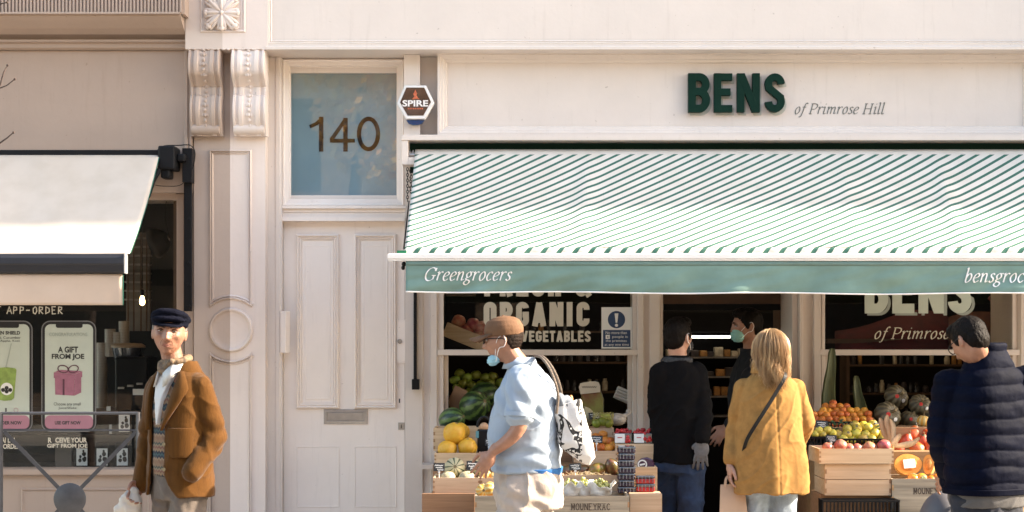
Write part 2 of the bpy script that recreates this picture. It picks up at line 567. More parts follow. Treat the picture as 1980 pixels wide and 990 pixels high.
def italic_text(mb, s, x0, x1, zb, xh, yf, yb, W=.15, w0=.045, slant=.28, extra=0.0):
    """italic serif lettering written with a broad pen: baseline zb, x-height xh metres, fitted between x0 and x1"""
    tot = sum(ITAL[c][0] + .10 + extra for c in s) - .10
    sx = (x1 - x0) / tot
    x = 0; k = 0
    for c in s:
        for kind, pts in ITAL[c][1]:
            q = [(p[0] + p[1] * slant * .9, p[1]) for p in pts]
            if kind == 's': q = [tuple(p)[:2] for p in catmull([(a, b, 0) for a, b in q], 5)]
            if kind == 'c': q = [tuple(p)[:2] for p in catmull([(a, b, 0) for a, b in q], 5, True)]
            n = len(q); hw = []
            for i in range(n):
                a = q[(i - 1) % n] if (kind == 'c' or i) else q[i]
                b = q[(i + 1) % n] if (kind == 'c' or i < n - 1) else q[i]
                t = Vector((b[0] - a[0], b[1] - a[1])); t = t.normalized() if t.length else Vector((0, 1))
                hw.append((abs(t.x * sin(radians(24)) - t.y * cos(radians(24))) * W + w0) / 2 * xh)
            k += 1
            ribbon(mb, [(x0 + (x + p[0]) * sx, zb + p[1] * xh) for p in q], hw, yf - .00025 * (k % 3), yb, kind == 'c')
        x += ITAL[c][0] + .10 + extra


def txt(name, s, x0, x1, y0, y1, Y, m, parent, bold=0.0, depth=.0008):
    """plain sans lettering fitted to a pixel box at depth Y"""
    cu = bpy.data.curves.new(name, 'FONT')
    cu.body = s; cu.size = 1; cu.offset = bold; cu.extrude = 0; cu.fill_mode = 'FRONT'; cu.resolution_u = 3
    cu.align_x = 'CENTER'
    o = bpy.data.objects.new(name, cu); C.objects.link(o)
    me = bpy.data.meshes.new_from_object(o.evaluated_get(bpy.context.evaluated_depsgraph_get()))
    bpy.data.objects.remove(o); bpy.data.curves.remove(cu)
    xs = [v.co.x for v in me.vertices]; ys = [v.co.y for v in me.vertices]
    ax, bx, ay, by = min(xs), max(xs), min(ys), max(ys)
    X0, X1, Z0, Z1 = px(x0, Y), px(x1, Y), pz(y1, Y), pz(y0, Y)
    for v in me.vertices:
        v.co = Vector((X0 + (v.co.x - ax) / (bx - ax) * (X1 - X0), Y, Z0 + (v.co.y - ay) / (by - ay) * (Z1 - Z0)))
    me.materials.clear(); me.materials.append(m)
    me.name = name
    return link(name, me, parent)

# ================================================================== THE SETTING
M_PAVE = mat('paving_stone', (.42, .38, .33), .85, var=.2, vs=3, bump=.3, bs=50)
M_ASPH = mat('asphalt', (.11, .105, .10), .9, var=.3, vs=20, bump=.4, bs=200)
M_KERB = mat('granite_kerb', (.33, .31, .29), .8, var=.2, vs=40)
M_BARK = mat('dark_bark', (.055, .035, .028), .9, var=.4, vs=20, bump=.6, bs=40)
M_BRICK = mat('stock_brick', (.30, .19, .12), .9, var=.35, vs=9, bump=.3, bs=40)


def struct(name, mb, m, **k):
    return tag(mb.build(name, m, **k), kind='structure')


struct('ground', MB().add([(-200, -200, -.16), (200, -200, -.16), (200, 200, -.16), (-200, 200, -.16)], [(0, 1, 2, 3)]), M_ASPH)
struct('road', MB().add([(-60, -13.8, -.125), (60, -13.8, -.125), (60, -3.75, -.125), (-60, -3.75, -.125)], [(0, 1, 2, 3)]), M_ASPH)
pv = MB()
for i in range(-16, 17):
    for j in range(6):
        y0 = -3.6 + j * .62
        off = .0 if j % 2 else .42
        pv.box(i * .84 + off + .004, (i + 1) * .84 + off - .004, y0 + .004, y0 + .616, -.12, rnd(-.003, 0))
struct('pavement', pv, M_PAVE, bevel=.004)
struct('pavement_bed', MB().box(-60, 60, -3.59, 0.6, -.155, -.012), M_KERB)
struct('kerb', MB().box(-60, 60, -3.75, -3.61, -.15, .0), M_KERB, bevel=.012)
struct('far_pavement', MB().box(-60, 60, -19.9, -13.9, -.15, 0), M_PAVE)

# ------------------------------------------------------------------ buildings out of frame (they bounce and show in the glass) and an added shade block
ob = thing('terrace_building', 'brick terrace with dark shopfronts across the street, seen only in the window reflections', 'building', (0, -20, 0))
mb = MB().box(-22, 22, -27, -20, 0, 10.5)
mb.box(-22, 22, -20.25, -20, 3.6, 4.1)
mb.build('wall', M_BRICK, ob)
for k in range(8):
    MB().box(-21 + k * 5.3, -16.6 + k * 5.3, -20.06, -19.98, .6, 3.3).build('shopfront', M_BLACK, ob)
for k in range(16):
    MB().box(-20.6 + k * 2.65, -19.6 + k * 2.65, -20.04, -19.98, 4.5, 6.3).build('window', M_DARK, ob)
at_ = thing('autumn_tree', 'golden autumn tree across the street, seen only as a reflection in the fanlight', 'tree', (-2.6, -14.4, 0))
MB().tube([(-2.6, -14.4, 0), (-2.6, -14.4, 2), (-2.5, -14.4, 4), (-2.3, -14.3, 6.5)], [.16, .13, .10, .03], 10).build('trunk', M_BARK, at_, smooth=True)
M_GOLD = mat('golden_leaves', (.66, .40, .08), .6, col2=(.45, .20, .03), vs=2)
mb = MB()
for k in range(5200):
    a, b_, rr = rnd(0, 6.28), rnd(-1, 1), random.random() ** .4
    cl = noise.noise(Vector((a * 2, b_ * 3, rr * 2)))
    if cl < .04: continue
    q = Vector((-2.1 + 1.25 * rr * cos(a) * math.sqrt(1 - b_ * b_), -14.3 + 1.2 * rr * sin(a) * math.sqrt(1 - b_ * b_), 6.0 + 1.9 * rr * b_))
    d = Vector((rnd(-1, 1), rnd(-1, 1), rnd(-1, 1))).normalized() * .09; s_ = d.orthogonal()
    mb.add([q - d, q + s_ * .6, q + d, q - s_ * .6], [(0, 1, 2, 3)])
mb.build('crown', M_GOLD, at_)
nb = thing('sun_block', 'unseen cream block added beyond the right edge of the greengrocer to shade its front', 'building', (4.5, 0, 0))  # added block, placed to shade the front and set the awning's shadow line
MB().box(4.5, 18, -.56, 5, 0, 9.2).build('wall', M_CREAM, nb)

# ------------------------------------------------------------------ the greengrocer's building
def poly_frame(mb, pts, prof):
    """raised moulding along a closed outline of (x, z); prof = (inset, y)"""
    n = len(pts)
    area = sum(pts[i][0] * pts[(i + 1) % n][1] - pts[(i + 1) % n][0] * pts[i][1] for i in range(n))
    sg = 1 if area > 0 else -1
    rings = []
    for d, y in prof:
        r = []
        for i in range(n):
            a, p, b = Vector(pts[i - 1]), Vector(pts[i]), Vector(pts[(i + 1) % n])
            d0 = (p - a).normalized(); d1 = (b - p).normalized()
            n0 = Vector((-d0.y, d0.x)) * sg; n1 = Vector((-d1.y, d1.x)) * sg
            m = (n0 + n1); m = m.normalized() if m.length > 1e-6 else n0
            q = p + m * d / max(.4, m.dot(n0))
            r.append(Vector((q.x, y, q.y)))
        rings.append(r)
    mb.loft(rings, cap=False)
    mb.add(rings[-1], [tuple(range(n))])


def split_paint(name, xs, ca, cb):
    m = painted(name, ca)
    nt = m.node_tree; N = nt.nodes; L = nt.links
    tc = [n for n in N if n.type == 'TEX_COORD'][0]
    se = N.new('ShaderNodeSeparateXYZ'); L.new(tc.outputs['Object'], se.inputs[0])
    gt = N.new('ShaderNodeMath'); gt.operation = 'GREATER_THAN'; gt.inputs[1].default_value = xs
    L.new(se.outputs[0], gt.inputs[0])
    b = N['Principled BSDF']
    src = b.inputs['Base Color'].links[0].from_socket
    mx = N.new('ShaderNodeMix'); mx.data_type = 'RGBA'; mx.blend_type = 'MULTIPLY'
    L.new(gt.outputs[0], mx.inputs[0]); L.new(src, mx.inputs[6])
    mx.inputs[7].default_value = (min(1, cb[0]) / ca[0], cb[1] / ca[1], cb[2] / ca[2], 1)
    mx.clamp_result = False; mx.clamp_factor = False
    L.new(mx.outputs[2], b.inputs['Base Color'])
    return m


CR = (.72, .615, .55); TA = (.44, .345, .285)
M_SPLIT = split_paint('party_line_paint', px(445), TA, CR)
M_SPLIT_B = split_paint('party_line_paint_block', px(430, -.16), (.58, .485, .42), CR)

B = thing('shop_building', 'cream painted greengrocer building with panelled door 140, big windows and green sign letters', 'building', (0, 0, 0))
XR = 4.5
# upper panel over door and shop
Yu = -.14
zb = pz(98, Yu)
mb = MB()
mb.box(px(513, Yu), XR, Yu, .9, zb, 4.9)
mb.run([(Yu, zb), (Yu - .028, zb + .004), (Yu - .028, zb + .022), (Yu - .016, zb + .03), (Yu - .016, zb + .045), (Yu, zb + .05)], px(515, Yu), XR)
mb.frame(px(516, Yu), XR + 1, pz(88, Yu), 5.2, [(0, Yu - .001), (.004, Yu - .014), (.014, Yu - .018), (.022, Yu - .006), (.028, Yu - .010), (.036, Yu - .002)], fill=False)
mb.build('upper_fascia', M_CREAM, B)
MB().box(px(375), XR, .05, .9, 4.9, 9).build('upper_wall', M_BRICK, B)

# the wall strips round door and shop (each butted to the next)
zs = zb - .002
mb = MB()
mb.box(px(513), px(545, .1), .10, .9, 0, zs)              # strip between pilaster and door frame
mb.runz([(px(533, .1), .10), (px(534, .1), .092), (px(541, .1), .092), (px(543, .1), .10)], 0, zs)
mb.box(px(783, .12), px(803, .12), .12, .9, 0, zs)        # strip right of the door
mb.box(px(781, .0), px(812, .0), .0, .119, pz(318, .0), zs)
mb.box(px(812, .1), px(850, .1), .10, .9, pz(318, .1), zs)
mb.build('wall', M_CREAM, B)

# ---- door case, fanlight
dc = MB()
Yf = .15
xl, xr = px(545, Yf), px(783, Yf)
dc.frame(xl, xr, pz(400, Yf), zs, [(0, .2), (0, Yf), (.012, Yf - .012), (.022, Yf), (.05, Yf + .006), (.052, Yf + .03), (.06, Yf + .03)], fill=False)
ZF0, ZF1 = pz(378, .2), pz(141, .2)
dc.box(xl + .002, px(558, .2), .19, .26, pz(400, Yf), zs)
dc.box(px(775, .2), xr - .002, .19, .26, pz(400, Yf), zs)
dc.box(px(558, .2), px(775, .2), .19, .26, ZF1, zs)
dc.box(px(558, .2), px(775, .2), .19, .26, pz(400, Yf), ZF0)
# transom rail with its ledges
for ya, yb_, pr in ((398, 404, -.035), (404, 411, -.012), (411, 420, -.006), (420, 428, -.03)):
    dc.box(xl - .01, xr + .01, Yf + pr, .26, pz(yb_, Yf), pz(ya, Yf) - .001)
dc.box(xl, px(548, .2), Yf, .26, 0, pz(428, Yf))
dco = dc.build('door_frame', M_DOOR, B, bevel=.002)
# fanlight: blue film behind glass, painted figures
M_FILM = mat('blue_frosted_film', (.26, .40, .48), .30, var=.10, vs=1.4, spec=.6, coat=.8)
fan = MB().box(px(558, .23), px(775, .23), .232, .236, ZF0, ZF1).build('transom_window', M_FILM, B)
M_FIG = mat('brown_figures', (.022, .014, .009), .5, var=.3, vs=4, spec=.2)
mb = MB()
Yg = .228
def dg(pts, k=0, cl=False, hw=.0150):
    ribbon(mb, [(px(a, Yg), pz(b_, Yg)) for a, b_ in pts], hw, Yg - .0004 * k, Yg + .003, cl)
dg([(621, 293), (621, 226)]); dg([(618, 233), (612, 239), (599, 245)], 1, hw=.012)
dg([(668, 293), (668, 228)]); dg([(686, 272), (638, 272)], 1, hw=.013); dg([(640, 271), (668, 231)], 2, hw=.013)
dg([(a, b_) for a, b_ in arc(712.5, 259, 18.5, 29.5, 0, 345, 22)], 0, True, .0145)
mb.build('house_number', M_FIG, fan)
gl = MB().box(px(558, .2), px(775, .2), .208, .2085, ZF0, ZF1).build('pane', M_FANGLASS, fan)

# ---- the door leaf
Yd = .19
d = MB()
d.box(px(549, Yd), px(783, Yd) - .002, Yd, Yd + .05, 0, pz(429, Yd))
bol = [(0, Yd), (.003, Yd - .020), (.011, Yd - .026), (.018, Yd - .014), (.020, Yd - .008), (.026, Yd - .016), (.034, Yd - .008), (.037, Yd - .002), (.040, Yd - .008), (.046, Yd - .0015)]
for a, b_ in ((573, 656), (685, 767)):
    d.frame(px(a, Yd), px(b_, Yd), pz(790, Yd), pz(453, Yd), bol)
    d.frame(px(a, Yd), px(b_, Yd), pz(981, Yd), pz(863, Yd), [(0, Yd), (.002, Yd - .004), (.006, Yd - .004), (.009, Yd - .001)])
    d.frame(px(a, Yd) + .06, px(b_, Yd) - .06, pz(772, Yd), pz(474, Yd), [(0, Yd - .0015), (.003, Yd - .006), (.012, Yd - .004)])
door = d.build('door', M_DOOR, B)
lb = MB()
lb.frame(px(626, Yd), px(711, Yd), pz(820, Yd), pz(791, Yd), [(0, Yd), (.001, Yd - .008), (.022, Yd - .010), (.024, Yd - .004)])
lb.box(px(636, Yd), px(701, Yd), Yd - .008, Yd - .003, pz(812, Yd), pz(798, Yd))
lb.build('letterbox', M_STEEL, door, bevel=.001)
lp = MB().box(px(767, Yd), px(784, Yd), Yd - .011, Yd - .001, pz(702, Yd), pz(618, Yd))
for u, v in ((769, 620), (782, 620), (769, 699), (782, 699)):
    lp.lathe([(.003, 0), (.003, -.003), (.001, -.004)], (px(u, Yd), Yd - .011, pz(v, Yd)), 8, 'y')
lp.build('lock_plate', M_DOOR, door, bevel=.001)
MB().lathe([(.016, 0), (.016, -.008), (.012, -.012), (.011, -.006), (.003, -.006)], (px(773, Yd), Yd - .011, pz(660, Yd)), 16, 'y').build('lock', M_STEEL, door, smooth=True)
kh = MB().box(px(770, Yd), px(782, Yd), Yd - .005, Yd - .001, pz(831, Yd), pz(817, Yd))
kh.build('keyhole_plate', M_STEEL, door, bevel=.001)
MB().prism([(px(775.2, Yd), pz(828, Yd)), (px(777.2, Yd), pz(828, Yd)), (px(776.8, Yd), pz(821, Yd)), (px(775.6, Yd), pz(821, Yd))], Yd - .006, Yd - .0045).build('keyhole', M_INK, door)
MB().box(px(771.5, Yd), px(773.5, Yd), Yd - .004, Yd - .0005, pz(779, Yd), pz(771, Yd)).build('keyhole', M_INK, door)
hp = MB()
Mx = Matrix.Translation((px(552, .12), .10, pz(642, .12))) @ Matrix.Rotation(radians(-24), 4, 'Z')
hp.box(-.022, .022, -.03, .03, -.143, .143, Mx)
hp.build('entry_plate', M_DOOR, dco, bevel=.004)

# ---- pilaster with panels, roundel, corbels, block and rosette
pil = MB()
pil.box(px(375), px(513), 0, .9, 0, pz(90))
pil.box(px(375) - .004, px(513) + .004, -.02, .0, 0, .28)
bead = [(0, -.0005), (.002, -.014), (.008, -.020), (.013, -.014), (.015, -.004), (.019, -.015), (.025, -.010), (.030, -.001)]
cx, cz, R0 = px(447), pz(638), 43 / 285
xa, xb = px(405), px(487)
arc_u = [(cx + (R0 + .058) * sin(radians(t)), cz + (R0 + .058) * cos(radians(t))) for t in range(-44, 45, 4)]
arc_u = [(min(max(x, xa), xb), z) for x, z in arc_u]
poly_frame(pil, [(xa, pz(290)), (xb, pz(290))] + list(reversed(arc_u)), bead)
arc_l = [(cx + (R0 + .058) * sin(radians(t)), cz - (R0 + .058) * cos(radians(t))) for t in range(-44, 45, 4)]
arc_l = [(min(max(x, xa), xb), z) for x, z in arc_l]
poly_frame(pil, [(xb, .36), (xa, .36)] + arc_l, bead)
poly_frame(pil, [(cx + R0 * cos(radians(t)), cz + R0 * sin(radians(t))) for t in range(0, 360, 6)], [(0, -.0005), (.003, -.016), (.010, -.024), (.018, -.022), (.024, -.012), (.034, -.006), (.06, -.002), (.10, -.001)])
pilo = pil.build('pilaster', M_SPLIT, B, smooth=30)

Yk = -.16
blk = MB()
blk.box(px(358, Yk), px(519, Yk) - .004, Yk, .9, pz(95, Yk), 4.9)
blk.frame(px(387, Yk), px(475, Yk), pz(63, Yk), 4.3, [(0, Yk - .0005), (.004, Yk - .010), (.010, Yk - .012), (.018, Yk - .004), (.022, Yk - .001)])
blk.frame(px(395, Yk), px(467, Yk), pz(55.5, Yk), 4.25, [(0, Yk - .001), (.003, Yk - .006), (.007, Yk - .002)])
for i in range(16):  # chipped lower edge
    x = px(362 + i * 9.6, Yk)
    blk.box(x, x + rnd(.012, .03), Yk - rnd(.001, .004), Yk + .05, pz(95, Yk) - rnd(.001, .007), pz(95, Yk) + .004)
blk.build('capital_block', M_SPLIT_B, pilo, bevel=.003)
rs = MB()
c0 = Vector((px(430, Yk), Yk - .012, pz(26, Yk)))
rs.ball(c0 + Vector((0, -.022, 0)), (.016, .016, .016), 12, 8)
for k in range(8):
    a = pi / 4 * k
    L_ = .115 if k % 2 == 0 else .135
    Mr = Matrix.Rotation(-a, 4, 'Y')
    for side in (-1, 0, 1):
        rs.ball(c0 + Mr @ Vector((L_ * .52, -.010 if side else -.018, side * .017)), (L_ * .50, .016, .013 if side else .015), 10, 8, Mr.to_3x3().to_4x4() @ Matrix.Rotation(side * -.16, 4, 'Y'))
    rs.ball(c0 + Mr @ Vector((L_ * .92, -.018, 0)), (.016, .012, .022), 8, 6, Mr.to_3x3().to_4x4())
for sx in (-1, 1):
    for sz_ in (-1, 1):
        rs.lathe([(.018, 0), (.017, -.016), (.008, -.016), (.008, -.022), (.001, -.024)], c0 + Vector((sx * .094, 0, sz_ * .094)), 10, 'y')
rs.box(c0.x - .105, c0.x + .105, Yk - .006, Yk - .001, c0.z - .105, c0.z + .105)
rs.build('rosette', M_SPLIT_B, pilo, smooth=True)


def corbel(x0, x1, m):
    mb = MB()
    z1, z0 = pz(95, -.1), pz(263, -.06)
    H = z1 - z0
    def prof(t):     # depth of the scroll front at t from the top
        if t < .44:
            return .150 + .040 * sin(pi * min(1, t / .40)) - .07 * max(0, t - .30) / .14
        if t < .54:
            return .088 + .004 * (t - .44) / .1
        u = (t - .54) / .46
        return .108 + .046 * sin(pi * min(1, u * 1.05)) * (1 - .2 * u) - .045 * u
    ts = [i / 34 for i in range(35)]
    ts = sorted(ts + [.435, .445, .53, .545])
    xs = [0, .03, .08, .10, .18, .20, .30, .34, .42, .58, .66, .70, .80, .82, .90, .92, .97, 1]
    of = [-.018, 0, 0, -.012, -.012, 0, 0, -.008, -.010, -.010, -.008, 0, 0, -.012, -.012, 0, 0, -.018]
    rings = []
    for u, o in zip(xs, of):
        x = x0 + u * (x1 - x0)
        r = [Vector((x, -(prof(t) + o), z1 - t * H)) for t in ts]
        r += [Vector((x, -.001, z0)), Vector((x, -.001, z1))]
        rings.append(r)
    mb.loft(rings)
    xc = (x0 + x1) / 2
    for k in range(17):
        t = .03 + k * .057
        mb.ball((xc + rnd(-.002, .002), -(prof(t) - .008), z1 - t * H), (.011, .010, .013), 8, 6)
        if k % 2:
            mb.ball((xc - .016, -(prof(t) - .008), z1 - t * H), (.006, .006, .012), 6, 5)
            mb.ball((xc + .016, -(prof(t) - .008), z1 - t * H), (.006, .006, .012), 6, 5)
    mb.lathe([(.001, 0), (.04, .004), (.045, .02), (.04, x1 - x0 - .02), (.001, x1 - x0)], (x0, -.055, z0 + .05), 14, 'x')
    return mb.build('corbel', m, pilo, smooth=35)


corbel(px(364, -.15), px(426, -.15), M_SPLIT)
corbel(px(447, -.15), px(513, -.15), M_SPLIT)

# ---- shop fascia with the sign
Yb = .02
fs = MB()
fs.box(px(848, Yb), XR, Yb, .8, pz(272, Yb), zs)
fs.frame(px(846, Yb), px(1996, Yb), pz(263, Yb), pz(104, Yb), [(0, Yb), (.002, Yb - .05), (.018, Yb - .05), (.024, Yb - .04), (.040, Yb - .036), (.046, Yb - .024), (.060, Yb - .020), (.066, Yb - .004)])
fs.box(px(1998, Yb), XR, Yb - .05, Yb - .001, pz(263, Yb), zs)
fas = fs.build('fascia', M_CREAM, B)
M_DROP = mat('drop_shade_paint', (.42, .42, .36), .6)
xs_ = [(1330, 1372), (1380, 1415), (1424, 1468), (1478, 1516)]
for (a, b_), ch in zip(xs_, 'BENS'):
    mb = MB()
    gothic_text(mb, ch, px(a, Yb - .02), px(b_, Yb - .02), pz(219, Yb), pz(144, Yb), Yb - .055, Yb - .012, t=.19, w=.54)
    lo = mb.build('sign_letter', M_GREEN, fas, bevel=.002)
    mb = MB()
    gothic_text(mb, ch, px(a + 4, Yb), px(b_ + 4, Yb), pz(223.5, Yb), pz(148.5, Yb), Yb - .0075, Yb - .0045, t=.19, w=.54)
    mb.build('letter_shade', M_DROP, fas)
mb = MB()
italic_text(mb, 'of Primrose Hill', px(1535, Yb), px(1708, Yb), pz(220.5, Yb), 13.5 / 285, Yb - .0065, Yb - .0045, W=.10, w0=.05)
mb.build('sign_script', mat('grey_green_paint', (.12, .13, .11), .6), fas)

# ---- jambs, windows, doorway of the greengrocer
Yw = .12
ZT = pz(470, Yw)      # window head, behind the awning
def fluted(mb, x0, x1, y, z0, z1, steps):
    """moulded jamb: steps = (fraction of width, depth)"""
    pts = [(x0, .75)] + [(x0 + (x1 - x0) * f, y + dd) for f, dd in steps] + [(x1, .75)]
    mb.runz(pts, z0, z1)
j = MB()
fluted(j, px(803, Yw), px(849, Yw), Yw, 0, pz(318, Yw), [(0, .03), (.0, 0), (.30, 0), (.34, .02), (.60, .02), (.64, 0), (.9, 0), (.92, .02), (1, .02)])
fluted(j, px(1232, Yw), px(1278, Yw), Yw, 0, ZT + .35, [(0, .03), (.04, -.01), (.25, -.01), (.30, .012), (.52, .012), (.56, -.01), (.94, -.01), (1, .03)])
fluted(j, px(1543, Yw), px(1590, Yw), Yw, 0, ZT + .35, [(0, .03), (.06, -.01), (.18, -.01), (.22, .012), (.60, .012), (.66, -.01), (.90, -.01), (.94, .02), (1, .02)])
fluted(j, px(1968, Yw), XR, Yw, 0, ZT + .35, [(0, .03), (.02, -.01), (.3, -.01), (.31, .01), (1, .01)])
j.box(px(849, Yw), px(1232, Yw) , Yw + .001, .75, ZT, ZT + .35)
j.box(px(1590, Yw), px(1968, Yw), Yw + .001, .75, ZT, ZT + .35)
j.box(px(1278, Yw), px(1543, Yw), Yw + .001, .75, ZT + .12, ZT + .35)
j.box(px(849, Yw), px(1232, Yw), Yw + .02, .75, 0, .62)      # stall risers
j.box(px(1590, Yw), px(1968, Yw), Yw + .02, .75, 0, .62)
j.box(px(803, .05), XR, .06, .75, ZT + .351, pz(272, Yb) - .001)
j.box(px(816, .0), px(850, .0), -.06, .118, pz(906, .0), pz(897, .0))
j.build('window_surround', M_CREAM, B)
dj = MB()
dj.box(px(1533, Yw), px(1543, Yw) - .001, Yw + .02, .62, 0, ZT + .12)
dj.box(px(1278, Yw) + .001, px(1283, Yw), Yw + .04, .62, 0, ZT + .12)
dj.build('doorway_reveal', M_CREAM, B)

def sash(x0, x1, with_lower):
    w = MB()
    za, zb_ = pz(687, Yw), ZT
    st = .030
    w.box(x0, x0 + st, Yw + .02, Yw + .07, .62, zb_)
    w.box(x1 - st, x1, Yw + .02, Yw + .07, .62, zb_)
    w.box(x0 - .012, x1 + .012, Yw - .004, Yw + .075, za, pz(676, Yw))
    w.box(x0, x1, Yw + .02, Yw + .07, zb_ - .04, zb_)
    if with_lower:
        w.box(x0 + st, x0 + st + .03, Yw + .072, Yw + .10, .62, za)
        w.box(x1 - st - .03, x1 - st, Yw + .072, Yw + .10, .62, za)
    w.box(x0 - .02, x1 + .02, Yw - .05, Yw + .10, .62, .66)
    return w
w1 = sash(px(849, Yw), px(1232, Yw), True).build('window', M_CREAM, B, bevel=.003)
MB().box(px(860, Yw), px(1222, Yw), Yw + .04, Yw + .045, pz(676, Yw), ZT - .04).build('pane', M_GLASS, w1)
w2 = sash(px(1588, Yw), px(1968, Yw), True).build('window', M_CREAM, B, bevel=.003)
MB().box(px(1597, Yw), px(1959, Yw), Yw + .04, Yw + .045, pz(676, Yw), ZT - .04).build('pane', M_GLASS, w2)
Yl = Yw + .038
mb = MB()
gothic_text(mb, 'FRESH &', px(936, Yl), px(1140, Yl), pz(573, Yl), pz(527, Yl), Yl - .003, Yl, t=.23)
gothic_text(mb, 'ORGANIC', px(935, Yl), px(1140, Yl), pz(631, Yl), pz(584, Yl), Yl - .003, Yl, t=.23)
gothic_text(mb, '& VEGETABLES', px(985, Yl), px(1142, Yl), pz(661, Yl), pz(639.5, Yl), Yl - .003, Yl, t=.22, w=.56)
mb.build('window_lettering', M_CHALK, w1)
M_MINT = mat('pale_green_letter', (.52, .58, .50), .6, var=.05)
mb = MB()
gothic_text(mb, 'BENS', px(1672, Yl), px(1878, Yl), pz(606, Yl), pz(520, Yl), Yl - .003, Yl, t=.22, w=.54, gap=.10)
mb.build('window_lettering', M_MINT, w2)
mb = MB()
gothic_text(mb, 'BENS', px(1677, Yl), px(1885, Yl), pz(610, Yl), pz(525, Yl), Yl - .0005, Yl + .001, t=.07, w=.54, gap=.10)
mb.build('letter_outline', mat('grey_letter_edge', (.30, .33, .29), .6), w2)
mb = MB()
italic_text(mb, 'of Primrose Hill', px(1689, Yl), px(1893, Yl), pz(655, Yl), 14.5 / sc(Yl), Yl - .002, Yl, W=.13, w0=.05)
mb.build('window_script', M_CHALK, w2)

# ---- room behind the greengrocer's front
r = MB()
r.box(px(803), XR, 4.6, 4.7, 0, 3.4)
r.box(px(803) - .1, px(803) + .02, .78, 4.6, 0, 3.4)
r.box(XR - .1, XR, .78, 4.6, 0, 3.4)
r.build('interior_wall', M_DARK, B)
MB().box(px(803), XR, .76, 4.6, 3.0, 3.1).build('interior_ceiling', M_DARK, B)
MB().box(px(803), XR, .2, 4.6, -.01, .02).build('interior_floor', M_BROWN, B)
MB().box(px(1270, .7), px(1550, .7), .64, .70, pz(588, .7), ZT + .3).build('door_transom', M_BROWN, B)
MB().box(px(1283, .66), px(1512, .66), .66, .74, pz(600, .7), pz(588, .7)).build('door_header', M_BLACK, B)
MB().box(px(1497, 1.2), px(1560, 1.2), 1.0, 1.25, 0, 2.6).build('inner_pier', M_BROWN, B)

# ================================================================== THE JUICE SHOP
J = thing('juice_shop_building', 'taupe painted juice shop building with ribbed cornice left of the pilaster', 'building', (-4, 0, 0))
XL = -8.0
xj = px(373)
c = MB()
# ribbed band, coves, mouldings (profile runs along x)
zA, zB, zC, zD, zE = pz(-60, -.3), pz(27, -.3), pz(33, -.28), pz(78, -.06), pz(93, -.05)
c.box(XL, px(357, -.3), -.30, .9, zB, 4.9)
n = 0
x = px(352, -.3)
while x > -5.2:
    c.box(x - .012, x, -.316, -.299, zB + .008, zA)
    x -= .0235
c.run([(-.33, zB - .004), (-.33, zB + .008), (-.30, zB + .008), (-.30, zC), (-.27, zC - .02), (-.2, zC - .06), (-.13, zC - .085), (-.07, zD + .04), (-.05, zD), (-.10, zD - .002), (-.10, zD - .016), (-.07, zD - .022),
       (-.07, zE), (-.05, zE - .01), (.05, zE - .01), (.05, zB - .004)], XL, px(355, -.2))
c.build('cornice', M_TAUPE, J)
fj = MB()
fj.box(XL, xj, -.02, .9, pz(372, -.02), zE - .012)
fj.runz([(px(356, -.02), -.02), (px(357.5, -.02), -.034), (px(363, -.02), -.034), (px(364, -.02), -.02)], pz(300, -.02), zE - .012)
fj.runz([(px(366, -.02), -.02), (px(367, -.02), -.028), (px(370, -.02), -.028), (px(371, -.02), -.02)], pz(300, -.02), zE - .012)
fj.build('fascia', M_TAUPE, J)
sw = MB()
Ys = .08
sw.box(px(357, .02), xj, .02, .9, 0, pz(373, .02))
sw.box(XL, px(357, .02), .05, .12, 0, pz(920, .05))
for a, b_ in ((-330, -20), (40, 275), (285, 350)):
    sw.frame(px(a, .05), px(b_, .05), .15, pz(943, .05), [(0, .05), (.003, .04), (.012, .036), (.02, .046), (.026, .049)])
sw.build('stall_riser', M_TAUPE, J)
jw = MB()
jw.box(px(343, Ys), px(357, Ys), .05, .14, pz(905, Ys), pz(376, Ys))
jw.box(XL, px(343, Ys), .05, .14, pz(387, Ys), pz(374, Ys))
jw.run([(.02, pz(920, .02)), (.0, pz(918, 0)), (.0, pz(908, 0)), (.03, pz(905, .02)), (.14, pz(905, .02)), (.14, pz(920, .02))], XL, px(357, .02))
jwo = jw.build('window', M_TAUPE, J, bevel=.002)
MB().box(XL, px(343, .1), .10, .106, pz(905, .1), pz(387, .1)).build('pane', M_GLASS, jwo)
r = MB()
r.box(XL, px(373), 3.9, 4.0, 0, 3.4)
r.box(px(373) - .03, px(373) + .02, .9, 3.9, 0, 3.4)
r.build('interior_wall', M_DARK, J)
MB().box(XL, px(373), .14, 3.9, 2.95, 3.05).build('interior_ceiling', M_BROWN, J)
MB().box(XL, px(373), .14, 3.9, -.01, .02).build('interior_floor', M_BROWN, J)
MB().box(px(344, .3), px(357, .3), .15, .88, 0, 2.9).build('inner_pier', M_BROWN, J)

# ================================================================== THE GREEN STRIPED AWNING
M_CANVAS = mat('white_canvas', (.72, .70, .68), .85, var=.03, vs=5)


